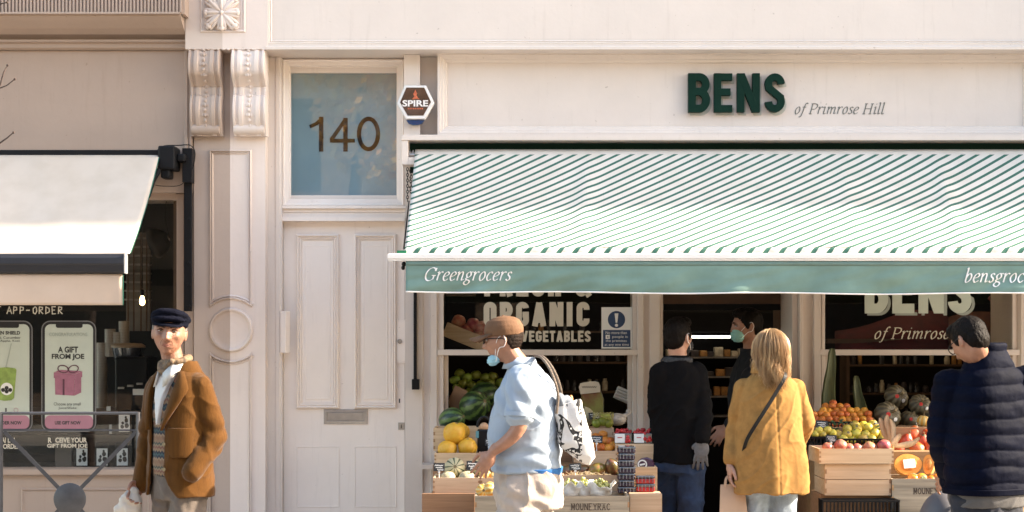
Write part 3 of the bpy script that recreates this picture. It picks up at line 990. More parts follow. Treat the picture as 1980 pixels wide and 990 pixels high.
def stripe_canvas(name, white, green, period, frac, axis='UV'):
    """white canvas woven with thin diagonal green stripes (stripe phase comes from the cloth's own UV)"""
    m = bpy.data.materials.new(name); m.use_nodes = True
    nt = m.node_tree; N = nt.nodes; L = nt.links
    b = N['Principled BSDF']; b.inputs['Roughness'].default_value = .8; b.inputs['Specular IOR Level'].default_value = .2
    uv = N.new('ShaderNodeUVMap')
    se = N.new('ShaderNodeSeparateXYZ'); L.new(uv.outputs[0], se.inputs[0])
    fr = N.new('ShaderNodeMath'); fr.operation = 'FRACT'; L.new(se.outputs[0], fr.inputs[0])
    lt = N.new('ShaderNodeMath'); lt.operation = 'LESS_THAN'; lt.inputs[1].default_value = frac; L.new(fr.outputs[0], lt.inputs[0])
    up = N.new('ShaderNodeMath'); up.operation = 'GREATER_THAN'; up.inputs[1].default_value = .045; L.new(se.outputs[1], up.inputs[0])
    mu = N.new('ShaderNodeMath'); mu.operation = 'MULTIPLY'; L.new(lt.outputs[0], mu.inputs[0]); L.new(up.outputs[0], mu.inputs[1])
    no = N.new('ShaderNodeTexNoise'); no.inputs['Scale'].default_value = 7; no.inputs['Detail'].default_value = 6
    tc = N.new('ShaderNodeTexCoord'); L.new(tc.outputs['Object'], no.inputs[0])
    rp = N.new('ShaderNodeValToRGB')
    rp.color_ramp.elements[0].position = .3; rp.color_ramp.elements[0].color = (white[0] * .92, white[1] * .91, white[2] * .89, 1)
    rp.color_ramp.elements[1].position = .6; rp.color_ramp.elements[1].color = (*white, 1)
    L.new(no.outputs[0], rp.inputs[0])
    mx = N.new('ShaderNodeMix'); mx.data_type = 'RGBA'
    L.new(mu.outputs[0], mx.inputs[0]); L.new(rp.outputs[0], mx.inputs[6]); mx.inputs[7].default_value = (*green, 1)
    L.new(mx.outputs[2], b.inputs['Base Color'])
    tr = N.new('ShaderNodeBsdfTranslucent'); L.new(mx.outputs[2], tr.inputs[0])
    ms = N.new('ShaderNodeMixShader'); ms.inputs[0].default_value = .15
    L.new(b.outputs[0], ms.inputs[1]); L.new(tr.outputs[0], ms.inputs[2]); L.new(ms.outputs[0], N['Material Output'].inputs[0])
    return m


def sheet(name, fn, nu, nv, m, parent, uvf=None, thick=.0012):
    """cloth: fn(u, v) -> point, a thin closed slab with UVs"""
    me = bpy.data.meshes.new(name)
    pts, uvs, fs = [], [], []
    for i in range(nv + 1):
        for k in range(nu + 1):
            pts.append(fn(k / nu, i / nv)); uvs.append(uvf(k / nu, i / nv) if uvf else (k / nu, i / nv))
    for i in range(nv):
        for k in range(nu):
            a = i * (nu + 1) + k
            fs.append((a, a + 1, a + nu + 2, a + nu + 1))
    me.from_pydata([tuple(p) for p in pts], [], fs)
    ul = me.uv_layers.new(name='UVMap')
    for l in me.loops:
        ul.data[l.index].uv = uvs[l.vertex_index]
    me.polygons.foreach_set('use_smooth', [True] * len(me.polygons))
    me.materials.append(m)
    o = link(name, me, parent)
    so = o.modifiers.new('thickness', 'SOLIDIFY'); so.thickness = thick; so.offset = 0
    return o


aw = thing('striped_awning', 'white awning with thin green diagonal stripes and a green lettered valance over the greengrocer', 'awning', (1.3, -.1, 2.9))
XL_, XR_ = px(790, -.12), 4.3
# cassette: ledge, cheek, dark back
h = MB()
Yc = -.20
h.box(px(776, Yc), XR_, Yc, -.035, pz(271, Yc), pz(264.5, Yc))
h.box(px(776, Yc) + .004, XR_, Yc + .012, -.035, pz(264.5, Yc) + .0005, pz(260, Yc))
h.box(px(777, Yc), px(789, Yc), Yc + .006, -.002, pz(318, Yc), pz(271, Yc) - .001)
h.box(px(789, Yc) + .001, px(806, Yc), Yc + .006, -.002, pz(318, Yc), pz(304, Yc))
h.build('housing', M_CREAM, aw, bevel=.002)
MB().box(px(790, Yc), XR_, -.05, -.040, pz(330, Yc), pz(271, Yc) - .002).build('housing_back', M_GREEN, aw)
MB().tube([(px(791, -.12), -.12, pz(301, -.12)), (XR_, -.12, pz(301, -.12))], .026, 14).build('roller', M_STEEL, aw, smooth=True)
mb = MB()
for k in range(5):
    mb.lathe([(.001, 0), (.022, .002), (.022, .010), (.001, .012)], (px(791 + k * 3.0, -.12), -.12, pz(296 + (k % 2) * 4, -.12)), 12, 'x')
mb.build('gear', M_STEEL, aw, smooth=True)
TY, TZ = -.125, pz(289, -.125)
BY = -1.19
BZ = pz(478.5, BY)
XA = px(803, TY)
FW = XR_ - XA
def awn(u, v):
    X = XA + FW * u
    e = v
    sag = .060 * sin(pi * e) * (.8 + .2 * cos(X * 2.1)) * (1 - .25 * e)
    # soft ridges where the folding arms push the cloth up, little pulls along the seams
    ridge = 0
    for xr_, a in ((px(1130, -.6), .011), (px(1640, -.6), .006), (px(1830, -.6), .013)):
        q = (X - (xr_ + (.5 - e) * .12)) / .05
        ridge += a * math.exp(-q * q) * sin(pi * min(1, e * 1.05))
    w = .003 * sin(X * 9 + 3 * e) * e + .002 * sin(X * 23 + e * 7) * max(0, e - .5)
    y = TY + (BY - TY) * e
    z = TZ + (BZ - TZ) * e
    n = Vector((0, -.55, .83))
    p = Vector((X, y, z)) + n * (ridge + w) + Vector((0, 0, -sag * .9))
    return p
M_STRIPE = stripe_canvas('striped_canvas', (.75, .685, .61), (.055, .150, .110), .096, .34)
clo = sheet('canvas', awn, 200, 44, M_STRIPE, aw, lambda u, v: ((XA + FW * u + 1.62 * v * (1 if v < 1 else 1)) / .096, v))
def lip(u, v):
    X = XA + FW * u
    a = v * radians(115)
    return Vector((X, BY - .018 * sin(a) + .0015 * sin(X * 70), BZ - .034 * (1 - cos(a)) + .002 * sin(X * 65) * (1 - v)))
sheet('canvas_hem', lip, 400, 6, M_STRIPE, aw, lambda u, v: ((XA + FW * u + 1.62 + .045 * v) / .096, 1))
# front bar
Yr = BY - .015
XB = px(750, Yr)
fb = MB()
za, zc = pz(504.5, Yr), pz(492, Yr)
fb.box(XB, XR_, Yr - .030, Yr + .03, za + .012, zc)
fb.box(XB + .002, XR_, Yr - .024, Yr + .03, za, za + .0115)
fb.box(XB + .004, XR_, Yr - .018, Yr + .02, zc + .0005, zc + .006)
fb.build('front_bar', M_WHITE, aw, bevel=.003)
MB().box(px(768, Yr), px(786, Yr), Yr - .012, Yr + .03, pz(490, Yr), pz(484.5, Yr)).build('bar_clip', mat('green_clip', (.01, .16, .07), .5), aw)
mb = MB()
mb.ball((px(781, Yr + .05), Yr + .05, pz(510, Yr)), (.014, .012, .016), 10, 8); mb.ball((px(779.5, Yr + .05), Yr + .05, pz(517, Yr)), (.012, .010, .014), 10, 8)
mb.build('pulley', M_BLACK, aw, smooth=True)
# valance
VY = Yr - .006
M_VAL = mat('green_valance_canvas', (.155, .245, .212), .8, var=.12, vs=4, spec=.25)
XV = px(785, VY)
ZV0, ZV1 = pz(505, VY), pz(564, VY)
def val(u, v):
    X = XV + (XR_ - XV) * u
    f = v ** 1.2
    y = VY - .010 + f * (.012 * sin(X * 3.1 + 1) + .007 * sin(X * 8.3) + .004 * sin(X * 17 + 2) * (1 - .4 * v) + .030 * noise.noise(Vector((X * 3, v * 1.5, 1)))) \
        + .014 * noise.noise(Vector((X * 7 + v * 3, v * 3, 5))) * min(1, v * 2)
    z = ZV0 + (ZV1 - ZV0) * v - .012 * v * (.5 + .5 * sin(X * .9 - .6)) + .004 * v * sin(X * 5)
    return Vector((X, y, z))
vo = sheet('valance', val, 300, 14, M_VAL, aw)
sheet('valance_piping', lambda u, v: val(u, .985) + Vector((0, -.003, -.009 * v + .002)), 300, 2, M_WHITE, vo, thick=.006)
sheet('valance_hem', lambda u, v: val(u, .02 + v * .12) + Vector((0, -.0022, 0)), 200, 2, mat('green_hem_canvas', (.125, .20, .175), .75), vo)
def on_val(mb):
    for p in mb.v:
        u = (p.x - XV) / (XR_ - XV); v = (p.z - ZV0) / (ZV1 - ZV0)
        p.y += val(u, min(max(v, 0), 1)).y - VY
mb = MB()
italic_text(mb, 'Greengrocers', px(819, VY), px(986, VY), pz(542.5, VY), 16.5 / sc(VY), VY - .0045, VY - .0025, W=.13, w0=.05, slant=.30)
on_val(mb); mb.build('valance_lettering', M_WHITE, vo)
mb = MB()
italic_text(mb, 'bensgrocers', px(1862, VY), px(2014, VY), pz(546, VY), 17 / sc(VY), VY - .0045, VY - .0025, W=.13, w0=.05, slant=.30)
on_val(mb); mb.build('valance_lettering', M_WHITE, vo)
# folding arms under the cloth
for xa_, xb_ in ((px(1130, -.1), px(1190, -1)), (px(1830, -.1), px(1890, -1))):
    MB().tube([(xa_, -.15, TZ - .14), (xa_ - .28, -.62, TZ - .56), (xb_ - .3, BY + .03, BZ - .03)], .018, 8).build('folding_arm', M_WHITE, aw, smooth=True)
# control chain
ch = MB()
pts = [(px(789, -.16), -.16, pz(322, -.16)), (px(792, -.16), -.16, pz(344, -.16)), (px(790, -.16), -.16, pz(386, -.16))]
def links(path, step, w, l, r):
    path = catmull(path, 10)
    acc = 0; last = path[0]; k = 0
    for p in path[1:]:
        seg = (p - last).length; acc += seg
        if acc >= step:
            acc = 0; k += 1
            t = (p - last).normalized(); s_ = Vector((1, 0, 0)) if k % 2 else Vector((0, 1, 0))
            loop = [p + t * l * cos(a) + s_ * w * sin(a) for a in [2 * pi * i / 8 for i in range(9)]]
            ch.tube(loop, r, 5)
        last = p
links([(px(788, -.16), -.16, pz(322 + i * 2, -.16)) for i in range(34)], .018, .007, .013, .0025)
links([(px(793 + (i % 9) * .3, -.16), -.16, pz(326 + i * 2, -.16)) for i in range(26)], .018, .007, .013, .0025)
links([(px(791 - i * .22, -.16 - i * .02), -.16 - i * .02, pz(388 + i * 2.0, -.16 - i * .02)) for i in range(48)], .012, .004, .008, .002)
ch.build('chain', M_BLACK, aw, smooth=True)

# ================================================================== THE CREAM AWNING OF THE JUICE SHOP
a2 = thing('cream_awning', 'plain cream canvas awning with black bar and drop valance over the juice shop', 'awning', (-3.5, -.1, 2.9))
X0 = -6.2
Ya = -.16
M_AWN = stripe_canvas('cream_canvas', (.64, .56, .475), (.64, .56, .475), 1, 0)
MB().tube([(X0, Ya + .05, pz(295, Ya)), (px(340, Ya), Ya + .05, pz(295, Ya))], .024, 14).build('roller', M_BLACK, a2, smooth=True)
MB().box(X0, px(322, Ya), Ya - .01, Ya + .02, pz(301, Ya), pz(290, Ya)).build('top_bar', M_BLACK, a2, bevel=.006)
gb = MB()
gb.box(px(308, Ya), px(341, Ya), Ya - .05, Ya + .13, pz(329, Ya), pz(283, Ya))
gb.box(px(312, Ya), px(330, Ya), Ya - .03, Ya + .10, pz(345, Ya), pz(327, Ya))
gb.box(px(341, Ya), px(358, Ya), Ya, Ya + .13, pz(312, Ya), pz(297, Ya))
gb.build('motor_box', M_BLACK, a2, bevel=.012)
kn = MB()
kn.tube([P(306, 330, -.2), P(296, 350, -.3), P(286, 380, -.45)], [.02, .018, .016], 10)
kn.build('folding_arm', M_BLACK, a2, smooth=True)
rl = MB()
rl.box(px(357, -.03), px(372, -.03), -.06, -.022, pz(602, -.03), pz(350, -.03))
rl.box(px(355, -.06), px(374, -.06), -.11, -.022, pz(354, -.06), pz(288, -.06))
for v in (424, 466, 508, 550, 592):
    rl.lathe([(.012, 0), (.011, -.006), (.004, -.008)], (px(366, -.06), -.06, pz(v, -.06)), 10, 'y')
rl.build('wall_rail', M_BLACK, a2, bevel=.004)
cb = MB()
cb.tube(catmull([P(305, 290, -.2), P(318, 282, -.2), P(345, 281, -.15), P(368, 281, -.12), P(377, 295, -.11), P(374, 322, -.10)], 6), .004, 6)
cb.tube(catmull([P(374, 322, -.10), P(352, 356, -.08), P(320, 360, -.05), P(300, 358, -.04)], 6), .0025, 5)
cb.build('cable', M_BLACK, a2, smooth=True)
T2, B2 = Vector((0, -.19, pz(300, -.19))), Vector((0, -1.02, pz(491, -1.02)))
XE = px(308, -.19)
def awn2(u, v):
    X = X0 + (XE - X0) * u
    p = T2.lerp(B2, v)
    w = .007 * sin(X * 5 + v * 2.5) * sin(pi * v) + .006 * noise.noise(Vector((X * 4 - v * 1.2, v * 1.2, 3))) * (v > 0)
    return Vector((X, p.y, p.z)) + Vector((0, -.63, .78)) * (w - .035 * sin(pi * v))
sheet('canvas', awn2, 120, 30, M_AWN, a2)
sheet('canvas_edge', lambda u, v: awn2(1, v) + Vector((.001 + .004 * u, 0, .001)), 2, 30, mat('green_selvedge', (.01, .14, .09), .6), a2, thick=.002)
Y2 = -1.03
fb = MB()
xe = px(243, Y2)
z_a, z_b, z_c = pz(491, Y2), pz(511, Y2), pz(529, Y2)
fb.run([(Y2 + .02, z_a), (Y2 - .02, z_a), (Y2 - .050, z_a - .025), (Y2 - .056, z_b), (Y2 - .050, z_b - .004), (Y2 - .044, z_c + .01), (Y2 - .03, z_c), (Y2 + .03, z_c)], X0, xe)
fb.build('front_bar', mat('anthracite_metal', (.022, .022, .026), .35, metal=.3, var=.1), a2, bevel=.003)
MB().box(xe + .0005, xe + .006, Y2 - .05, Y2 + .03, z_c, z_a).build('bar_end', mat('grey_plastic', (.25, .25, .25), .4), a2)
Zv0, Zv1 = pz(530, Y2), pz(590, Y2)
xv = px(238, Y2)
def val2(u, v):
    X = X0 + (xv - X0) * u
    return Vector((X, Y2 - .012 + .006 * v * sin(X * 4) + .004 * noise.noise(Vector((X * 6, v * 2, 8))) + (.012 * math.exp(-((u - .985) / .01) ** 2) * v), Zv0 + (Zv1 - Zv0) * v))
vo2 = sheet('valance', val2, 120, 10, mat('cream_valance_canvas', (.50, .385, .30), .85, var=.04), a2)
sheet('valance_edge', lambda u, v: val2(1, v) + Vector((.0005 + .004 * u, -.0005, 0)), 2, 10, MATS['green_selvedge'], vo2, thick=.002)

# ================================================================== THINGS FIXED TO THE FRONTS
ab = thing('alarm_box', 'white hexagonal burglar alarm box with dark face and blue base, beside the fanlight', 'alarm', (px(804, -.03), -.01, pz(200, -.03)))
def hexa(cx, cy, k, Y):
    q = [(-36, 0), (-21, -35), (21, -35), (37, -1), (19, 31), (-18, 31)]
    return [(px(cx + a * k, Y), pz(cy + b * k, Y)) for a, b in q]
bx = MB()
bx.prism(hexa(803, 200, 1.0, -.05), -.05, -.002)
bx.prism(hexa(803, 200, .97, -.062), -.062, -.0505)
bx.build('case', M_WHITE, ab, bevel=.006)
MB().prism([(x, z) for x, z in hexa(803, 198, .82, -.064)], -.0645, -.0625).build('face', mat('glossy_dark_face', (.06, .045, .04), .12, var=.5, vs=9, coat=1.0), ab)
MB().prism([(px(785, -.05), pz(232, -.05)), (px(821, -.05), pz(232, -.05)), (px(816, -.05), pz(239, -.05)), (px(808, -.05), pz(242, -.05)), (px(798, -.05), pz(242, -.05)), (px(790, -.05), pz(239, -.05))], -.052, -.008).build('strobe_cover', mat('blue_plastic', (.006, .045, .13), .15, coat=.5), ab, bevel=.004)
txt('lettering', 'SPIRE', 778, 828, 193.5, 206, -.0665, M_WHITE, ab, bold=.03)
mb = MB()
Yx = -.066
q = [(803, 174), (807, 181), (805, 184), (809, 190), (812, 192), (804.5, 191), (797, 192), (801, 187), (799, 182)]
mb.prism([(px(a, Yx), pz(b_, Yx)) for a, b_ in q], Yx - .001, Yx + .0005)
mb.build('emblem', mat('orange_emblem', (.50, .12, .05), .5, var=.4, vs=60), ab)
mb = MB()
for k in range(9): mb.box(px(788.5 + k * 3.4, -.066), px(790.6 + k * 3.4, -.066), -.0662, -.0655, pz(211.3, -.066), pz(208.7, -.066))
mb.build('red_dashes', MATS['orange_emblem'], ab)

cd = MB()
cd.box(px(800, .1), px(806, .1), .075, .117, pz(738, .1), pz(318, .1))
cd.box(px(797, .1), px(811, .1), .055, .117, pz(753, .1), pz(733, .1))
tag(cd.build('black_conduit', M_BLACK, bevel=.002), 'thin black cable conduit ending in a small box right of the door', 'conduit')

nt_ = thing('safety_notice', 'white notice with blue exclamation disc on the shop window', 'notice', (px(1193, .15), .15, pz(634, .15)))
Yn = .148
MB().box(px(1163, Yn), px(1222, Yn), Yn, Yn + .0025, pz(674, Yn), pz(594, Yn)).build('sheet', M_PAPER, nt_)
M_NAVY = mat('navy_print', (.02, .045, .11), .5)
MB().lathe([(.0595, 0), (.0595, -.0008), (.0005, -.0008)], (px(1192, Yn), Yn - .0003, pz(618, Yn)), 32, 'y').build('disc', M_NAVY, nt_)
mk = MB()
mk.prism([(px(1188.3, Yn), pz(606, Yn)), (px(1195.7, Yn), pz(606, Yn)), (px(1193.6, Yn), pz(624, Yn)), (px(1190.4, Yn), pz(624, Yn))], Yn - .0018, Yn - .001)
mk.lathe([(.011, 0), (.011, -.0007), (.0005, -.0007)], (px(1192, Yn), Yn - .0011, pz(629, Yn)), 16, 'y')
mk.build('exclamation_mark', M_PAPER, nt_)
pn = MB().box(px(1166, Yn), px(1219, Yn), Yn - .001, Yn - .0002, pz(671, Yn), pz(638, Yn)).build('panel', M_NAVY, nt_)
for s_, a, b_, y0, y1 in (('No more than', 1171, 1212, 640.5, 646), ('people in', 1184, 1214, 648.5, 655), ('the premises', 1171, 1212, 656.5, 662.5), ('at any one time', 1169, 1216, 664, 670)):
    txt('notice_lettering', s_, a, b_, y0, y1, Yn - .0016, M_PAPER, pn)
MB().box(px(1171, Yn), px(1179, Yn), Yn - .0018, Yn - .0011, pz(655.5, Yn), pz(647.5, Yn)).build('number_patch', M_PAPER, pn)
txt('number', '4', 1173.5, 1176.5, 649, 654, Yn - .0021, M_INK, pn, bold=.01)

# ---- phone-shaped posters in the juice shop window
Yp = .098
M_BEZEL = mat('phone_bezel', (.02, .02, .022), .3); M_RIM = mat('phone_rim', (.22, .22, .22), .35, metal=.5)
M_SCREEN = mat('poster_mint', (.46, .50, .43), .5, var=.04); M_PINK = mat('poster_pink', (.37, .17, .215), .5, var=.05)
def rrect(x0, x1, y0, y1, r, Y, n=6):
    q = []
    for cx_, cy_, a0 in ((x1 - r, y0 + r, -90), (x1 - r, y1 - r, 0), (x0 + r, y1 - r, 90), (x0 + r, y0 + r, 180)):
        for i in range(n + 1):
            a = radians(a0 + 90 * i / n)
            q.append((px(cx_ + r * cos(a), Y), pz(cy_ + r * sin(a), Y)))
    return q
def phone(x0, label):
    t = thing('phone_poster', label, 'poster', (px(x0 + 53, Yp), Yp, pz(727, Yp)))
    x1 = x0 + 106
    MB().prism(rrect(x0, x1, 620, 835, 17, Yp), Yp - .0005, Yp).build('rim', M_RIM, t)
    MB().prism(rrect(x0 + 2, x1 - 2, 622, 833, 15.5, Yp), Yp - .0012, Yp - .0006).build('bezel', M_BEZEL, t)
    MB().prism(rrect(x0 + 7, x1 - 6, 627, 829, 11, Yp), Yp - .0020, Yp - .0013).build('screen', M_SCREEN, t)
    MB().prism(rrect(x0 + 7, x1 - 6, 803, 829, 10, Yp), Yp - .0028, Yp - .0021).build('button_bar', M_PINK, t)
    MB().prism(rrect(x0 + 28, x1 - 26, 622, 634, 4, Yp), Yp - .0028, Yp - .0021).build('notch', M_BEZEL, t)
    return t
p2 = phone(80, 'phone-shaped window poster with a pink gift box, A GIFT FROM JOE')
YT = Yp - .0034
M_TXT = mat('poster_text', (.03, .03, .03), .6); M_TXTL = mat('faint_text', (.33, .37, .32), .6)
for s_, a, b_, y0, y1, m_, bo in (('CONGRATULATIONS', 95, 169, 643, 650, M_TXTL, .02), ('A GIFT', 112, 151, 670, 682, M_TXT, .035), ('FROM JOE', 100, 163, 684, 697, M_TXT, .035),
                                ('Choose any small', 104, 156, 778, 786, M_TXT, .0), ('Juice/Shake', 113, 148, 786.5, 792, M_TXT, .0), ('USE GIFT NOW', 106, 156, 814, 821, M_TXT, .035)):
    txt('lettering', s_, a, b_, y0, y1, YT, m_, p2, bold=bo)
gf = MB()
def gp(pts, k): gf.prism([(px(a, YT), pz(b_, YT)) for a, b_ in pts], YT - .0004 * k, YT + .0003)
gp([(106, 728), (144, 733), (144, 765), (107, 763)], 1); gp([(144.3, 733), (157, 727), (157, 759), (144.3, 765)], 1)
gp([(104, 720), (145, 724), (145, 735), (104, 731)], 2); gp([(145.3, 724), (159, 718), (159, 729), (145.3, 735)], 2); gp([(104, 719.6), (118, 715), (159, 717.6), (145, 723.6)], 2)
gf.build('gift_box', mat('gift_pink', (.31, .12, .175), .5, var=.15, vs=20), p2)
gr = MB()
ribbon(gr, [(px(123, YT), pz(733, YT)), (px(123, YT), pz(764, YT))], .006, YT - .0014, YT)
for cx_, rx, rot in ((122, 10, 10), (142, 9.5, -12)):
    ribbon(gr, [(px(cx_ + rx * cos(radians(a)), YT), pz(713.5 + 7 * sin(radians(a)) + rot * .12 * cos(radians(a)), YT)) for a in range(0, 360, 20)], .0035, YT - .0015, YT, True)
gr.build('bow', mat('ribbon_dark', (.09, .03, .05), .5), p2)
p1 = phone(-43, 'phone-shaped window poster with a green drink, cut by the left edge')
for s_, a, b_, y0, y1, bo in (('GREEN SHIELD', -20, 39, 640, 647, .035), ('Coconut, Cucumber', -26, 40, 650, 656, 0), ('Spinach, Apple, Kiwi', -28, 38, 657, 662, 0), ('ORDER NOW', -8, 42, 814, 821, .035), ('1', 10, 13, 789, 797, .03)):
    txt('lettering', s_, a, b_, y0, y1, YT, M_TXT, p1, bold=bo)
cup = MB(); cup.prism([(px(a, YT), pz(b_, YT)) for a, b_ in ((-6, 714), (-2, 711), (14, 710), (29, 712), (32, 715), (27, 770), (22, 774), (8, 775), (-2, 773))], YT - .001, YT)
cup.build('drink', mat('green_drink', (.22, .31, .07), .5, var=.25, vs=25), p1)
MB().prism([(px(13 + 12 * cos(radians(a)), YT), pz(752 + 12 * sin(radians(a)), YT)) for a in range(0, 360, 20)], YT - .0018, YT - .0011).build('drink_badge', M_PAPER, p1)
mb = MB()
for u, v in ((6, 754), (13, 750), (20, 754), (13, 757)):
    mb.prism([(px(u + 4 * cos(radians(a)), YT), pz(v + 4 * sin(radians(a)), YT)) for a in range(0, 360, 40)], YT - .0025 - .0002 * u / 20, YT - .0019)
mb.build('badge_print', M_INK, p1)
mb = MB(); ribbon(mb, [(px(11, YT), pz(712, YT)), (px(22, YT), pz(664, YT))], .003, YT - .001, YT); mb.build('straw', M_TXTL, p1)
mb = MB(); ribbon(mb, [(px(31 + 4 * cos(radians(a)), YT), pz(793 + 4 * sin(radians(a)), YT)) for a in range(0, 360, 30)], .0015, YT - .001, YT, True); mb.build('plus_button', M_PINK, p1)
wl = thing('window_lettering', 'white lettering on the juice shop glass, RECEIVE YOUR GIFT FROM JOE with a letter missing', 'lettering', (px(130, Yp), Yp, pz(856, Yp)))
for s_, a, b_, y0, y1 in (('R', 93, 100, 846, 856), ('CEIVE YOUR', 107, 168, 846, 856), ('GIFT FROM JOE', 91, 169, 858, 868)):
    txt('line_of_letters', s_, a, b_, y0, y1, Yp - .001, M_CHALK, wl, bold=.03)
wl = thing('window_lettering', 'white lettering on the juice shop glass below the green drink poster', 'lettering', (px(10, Yp), Yp, pz(856, Yp)))
for s_, a, b_, y0, y1 in (('AI', 3, 11, 846, 856), ('A', 24, 31, 846, 856), ('L', 15, 20, 846, 856), ('ORDER', 6, 39, 858, 868)):
    txt('line_of_letters', s_, a, b_, y0, y1, Yp - .001, M_CHALK, wl, bold=.03)
wl = thing('chalk_lettering', 'hand drawn chalk capitals on the glass under the cream valance', 'lettering', (px(60, Yp), Yp, pz(600, Yp)))
k_ = MB()
HAND = {'A': [[(0, 0), (.35, 1), (.7, 0)], [(.12, .38), (.6, .42)]], 'P': [[(0, 0), (.04, 1)], [(0, .98), (.5, .9), (.5, .55), (.05, .45)]], '-': [[(0, .5), (.5, .52)]],
        'O': [[(.35, 1), (.05, .7), (.1, .15), (.4, 0), (.65, .4), (.55, .85), (.35, 1)]], 'R': [[(0, 0), (.04, 1)], [(0, .98), (.5, .9), (.5, .6), (.05, .5), (.6, 0)]],
        'D': [[(.05, 0), (.05, 1)], [(0, 1), (.55, .75), (.55, .3), (.0, 0)]], 'E': [[(.55, 1), (.03, .98), (.05, 0), (.6, .03)], [(.03, .52), (.45, .54)]],
        'S': [[(.5, .95), (.2, 1), (.08, .75), (.45, .4), (.35, .05), (0, .08)]], 'T': [[(.3, 1), (.3, 0)], [(0, 1), (.65, 1)]], 'F': [[(.05, 0), (.05, 1), (.55, 1)], [(.05, .52), (.4, .54)]], 'U': [[(0, 1), (.05, .2), (.3, 0), (.55, .25), (.55, 1)]], ' ': []}
x = -44
for c_ in 'FAST APP-ORDER':
    for s_ in HAND[c_]:
        ribbon(k_, [(px(x + a * 13 + rnd(-.4, .4), Yp), pz(607 - b_ * 14, Yp)) for a, b_ in s_], .0032, Yp - .001 - .0002 * random.random(), Yp)
    x += 12.4 if c_ != ' ' else 8
k_.build('chalk_strokes', M_CHALK, wl)

# ================================================================== THE FRUIT STALLS
def crate(name, x0, x1, yt, yb_, Yf, depth, m, label, group=None, slats=1, back=0.0, th=.011, liner=.6, cat='crate'):
    """open box standing with its front board between the given photo rows at depth Yf"""
    X0, X1 = px(x0, Yf), px(x1, Yf)
    Z0, Z1 = pz(yb_, Yf), pz(yt, Yf)
    t = thing(name, label, cat, ((X0 + X1) / 2, Yf + depth / 2, Z0), 0, group)
    def wallb(nm, a, b_, c_, d_, zt=Z1):
        mb = MB(); n = slats; g = .004 if n > 1 else 0
        for i in range(n):
            za = Z0 + (zt - Z0) * i / n + (g if i else 0); zc = Z0 + (zt - Z0) * (i + 1) / n
            mb.box(a, b_, c_, d_, za, zc)
        return mb.build(nm, m, t, bevel=.0015)
    mb = MB(); n = slats; g = .004 if n > 1 else 0
    for i in range(n):
        mb.box(X0, X1, Yf, Yf + th, Z0 + (Z1 - Z0) * i / n + (g if i else 0), Z0 + (Z1 - Z0) * (i + 1) / n)
    mb.mi = 1      # dovetailed corners
    for k in range(3):
        za = Z0 + (Z1 - Z0) * (k * 2 + .5) / 6.5; zc = za + (Z1 - Z0) / 7
        mb.box(X0 - .0005, X0 + th, Yf - .0007, Yf + .001, za, zc); mb.box(X1 - th, X1 + .0005, Yf - .0007, Yf + .001, za, zc)
    mb.build('front_board', [m, M_OAK], t)
    wallb('back_board', X0, X1, Yf + depth - th, Yf + depth, Z1 + back)
    wallb('side_board', X0, X0 + th, Yf + th + .0005, Yf + depth - th - .0005)
    wallb('side_board', X1 - th, X1, Yf + th + .0005, Yf + depth - th - .0005)
    MB().box(X0 + th + .0005, X1 - th - .0005, Yf + th + .0005, Yf + depth - th - .0005, Z0 + .001, Z0 + (Z1 - Z0) * liner).build('liner', M_OAK, t)
    return t, X0, X1, Z0, Z1


def round_fruit(name, mats, r=1.0, flat=1.0, ribs=0, depth=0.0, dimple=.12, taper=0.0, n=28, m=16, bottom=.06, stem=None, lumps=0.0, mfun=None):
    """unit fruit (radius 1): ribs, stem dimple and taper shape the outline"""
    v, f = [], []
    nn = max(n, ribs * 4)
    for i in range(m + 1):
        a = pi * i / m
        for j in range(nn):
            b = 2 * pi * j / nn
            rr = sin(a)
            k = 1 - depth * (.5 - .5 * cos(ribs * b)) * (sin(a) ** .7) if ribs else 1
            z = cos(a) * flat
            z -= dimple * math.exp(-(a / .38) ** 2); z += bottom * math.exp(-((pi - a) / .3) ** 2)
            rr *= 1 + taper * -cos(a) * .5
            p = Vector((rr * cos(b) * k, rr * sin(b) * k, z))
            if lumps: p *= 1 + lumps * noise.noise(p * 1.7)
            v.append(p * r)
    for i in range(m):
        for j in range(nn):
            jj = (j + 1) % nn
            f.append((i * nn + j, (i + 1) * nn + j, (i + 1) * nn + jj, i * nn + jj))
    mb = MB(); mb.add(v, f)
    bm = bmesh.new()
    me = bpy.data.meshes.new(name)
    me.from_pydata([tuple(p) for p in mb.v], [], mb.f)
    bm.from_mesh(me); bmesh.ops.remove_doubles(bm, verts=bm.verts, dist=1e-5); bmesh.ops.recalc_face_normals(bm, faces=bm.faces); bm.to_mesh(me); bm.free()
    me.polygons.foreach_set('use_smooth', [True] * len(me.polygons))
    me.materials.append(mats); me.materials.append(M_STEM)
    for p in me.polygons:
        if p.center.length and Vector(p.center).normalized().z > .985: p.material_index = 1
    return me


def put(me, name, cat, label, group, x, y, r_px, Y, rot=None, sq=1.0, stem=None, dz=0):
    s = r_px / sc(Y)
    o = bpy.data.objects.new(name, me); C.objects.link(o)
    o.location = P(x, y, Y) + Vector((0, 0, dz))
    o.scale = (s, s, s * sq)
    o.rotation_euler = rot if rot else (rnd(-.5, .5), rnd(-.5, .5), rnd(0, 6))
    tag(o, label, cat, group)
    if stem is not None:
        c_ = bpy.data.objects.new('stem', stem); C.objects.link(c_); c_.parent = o
    return o


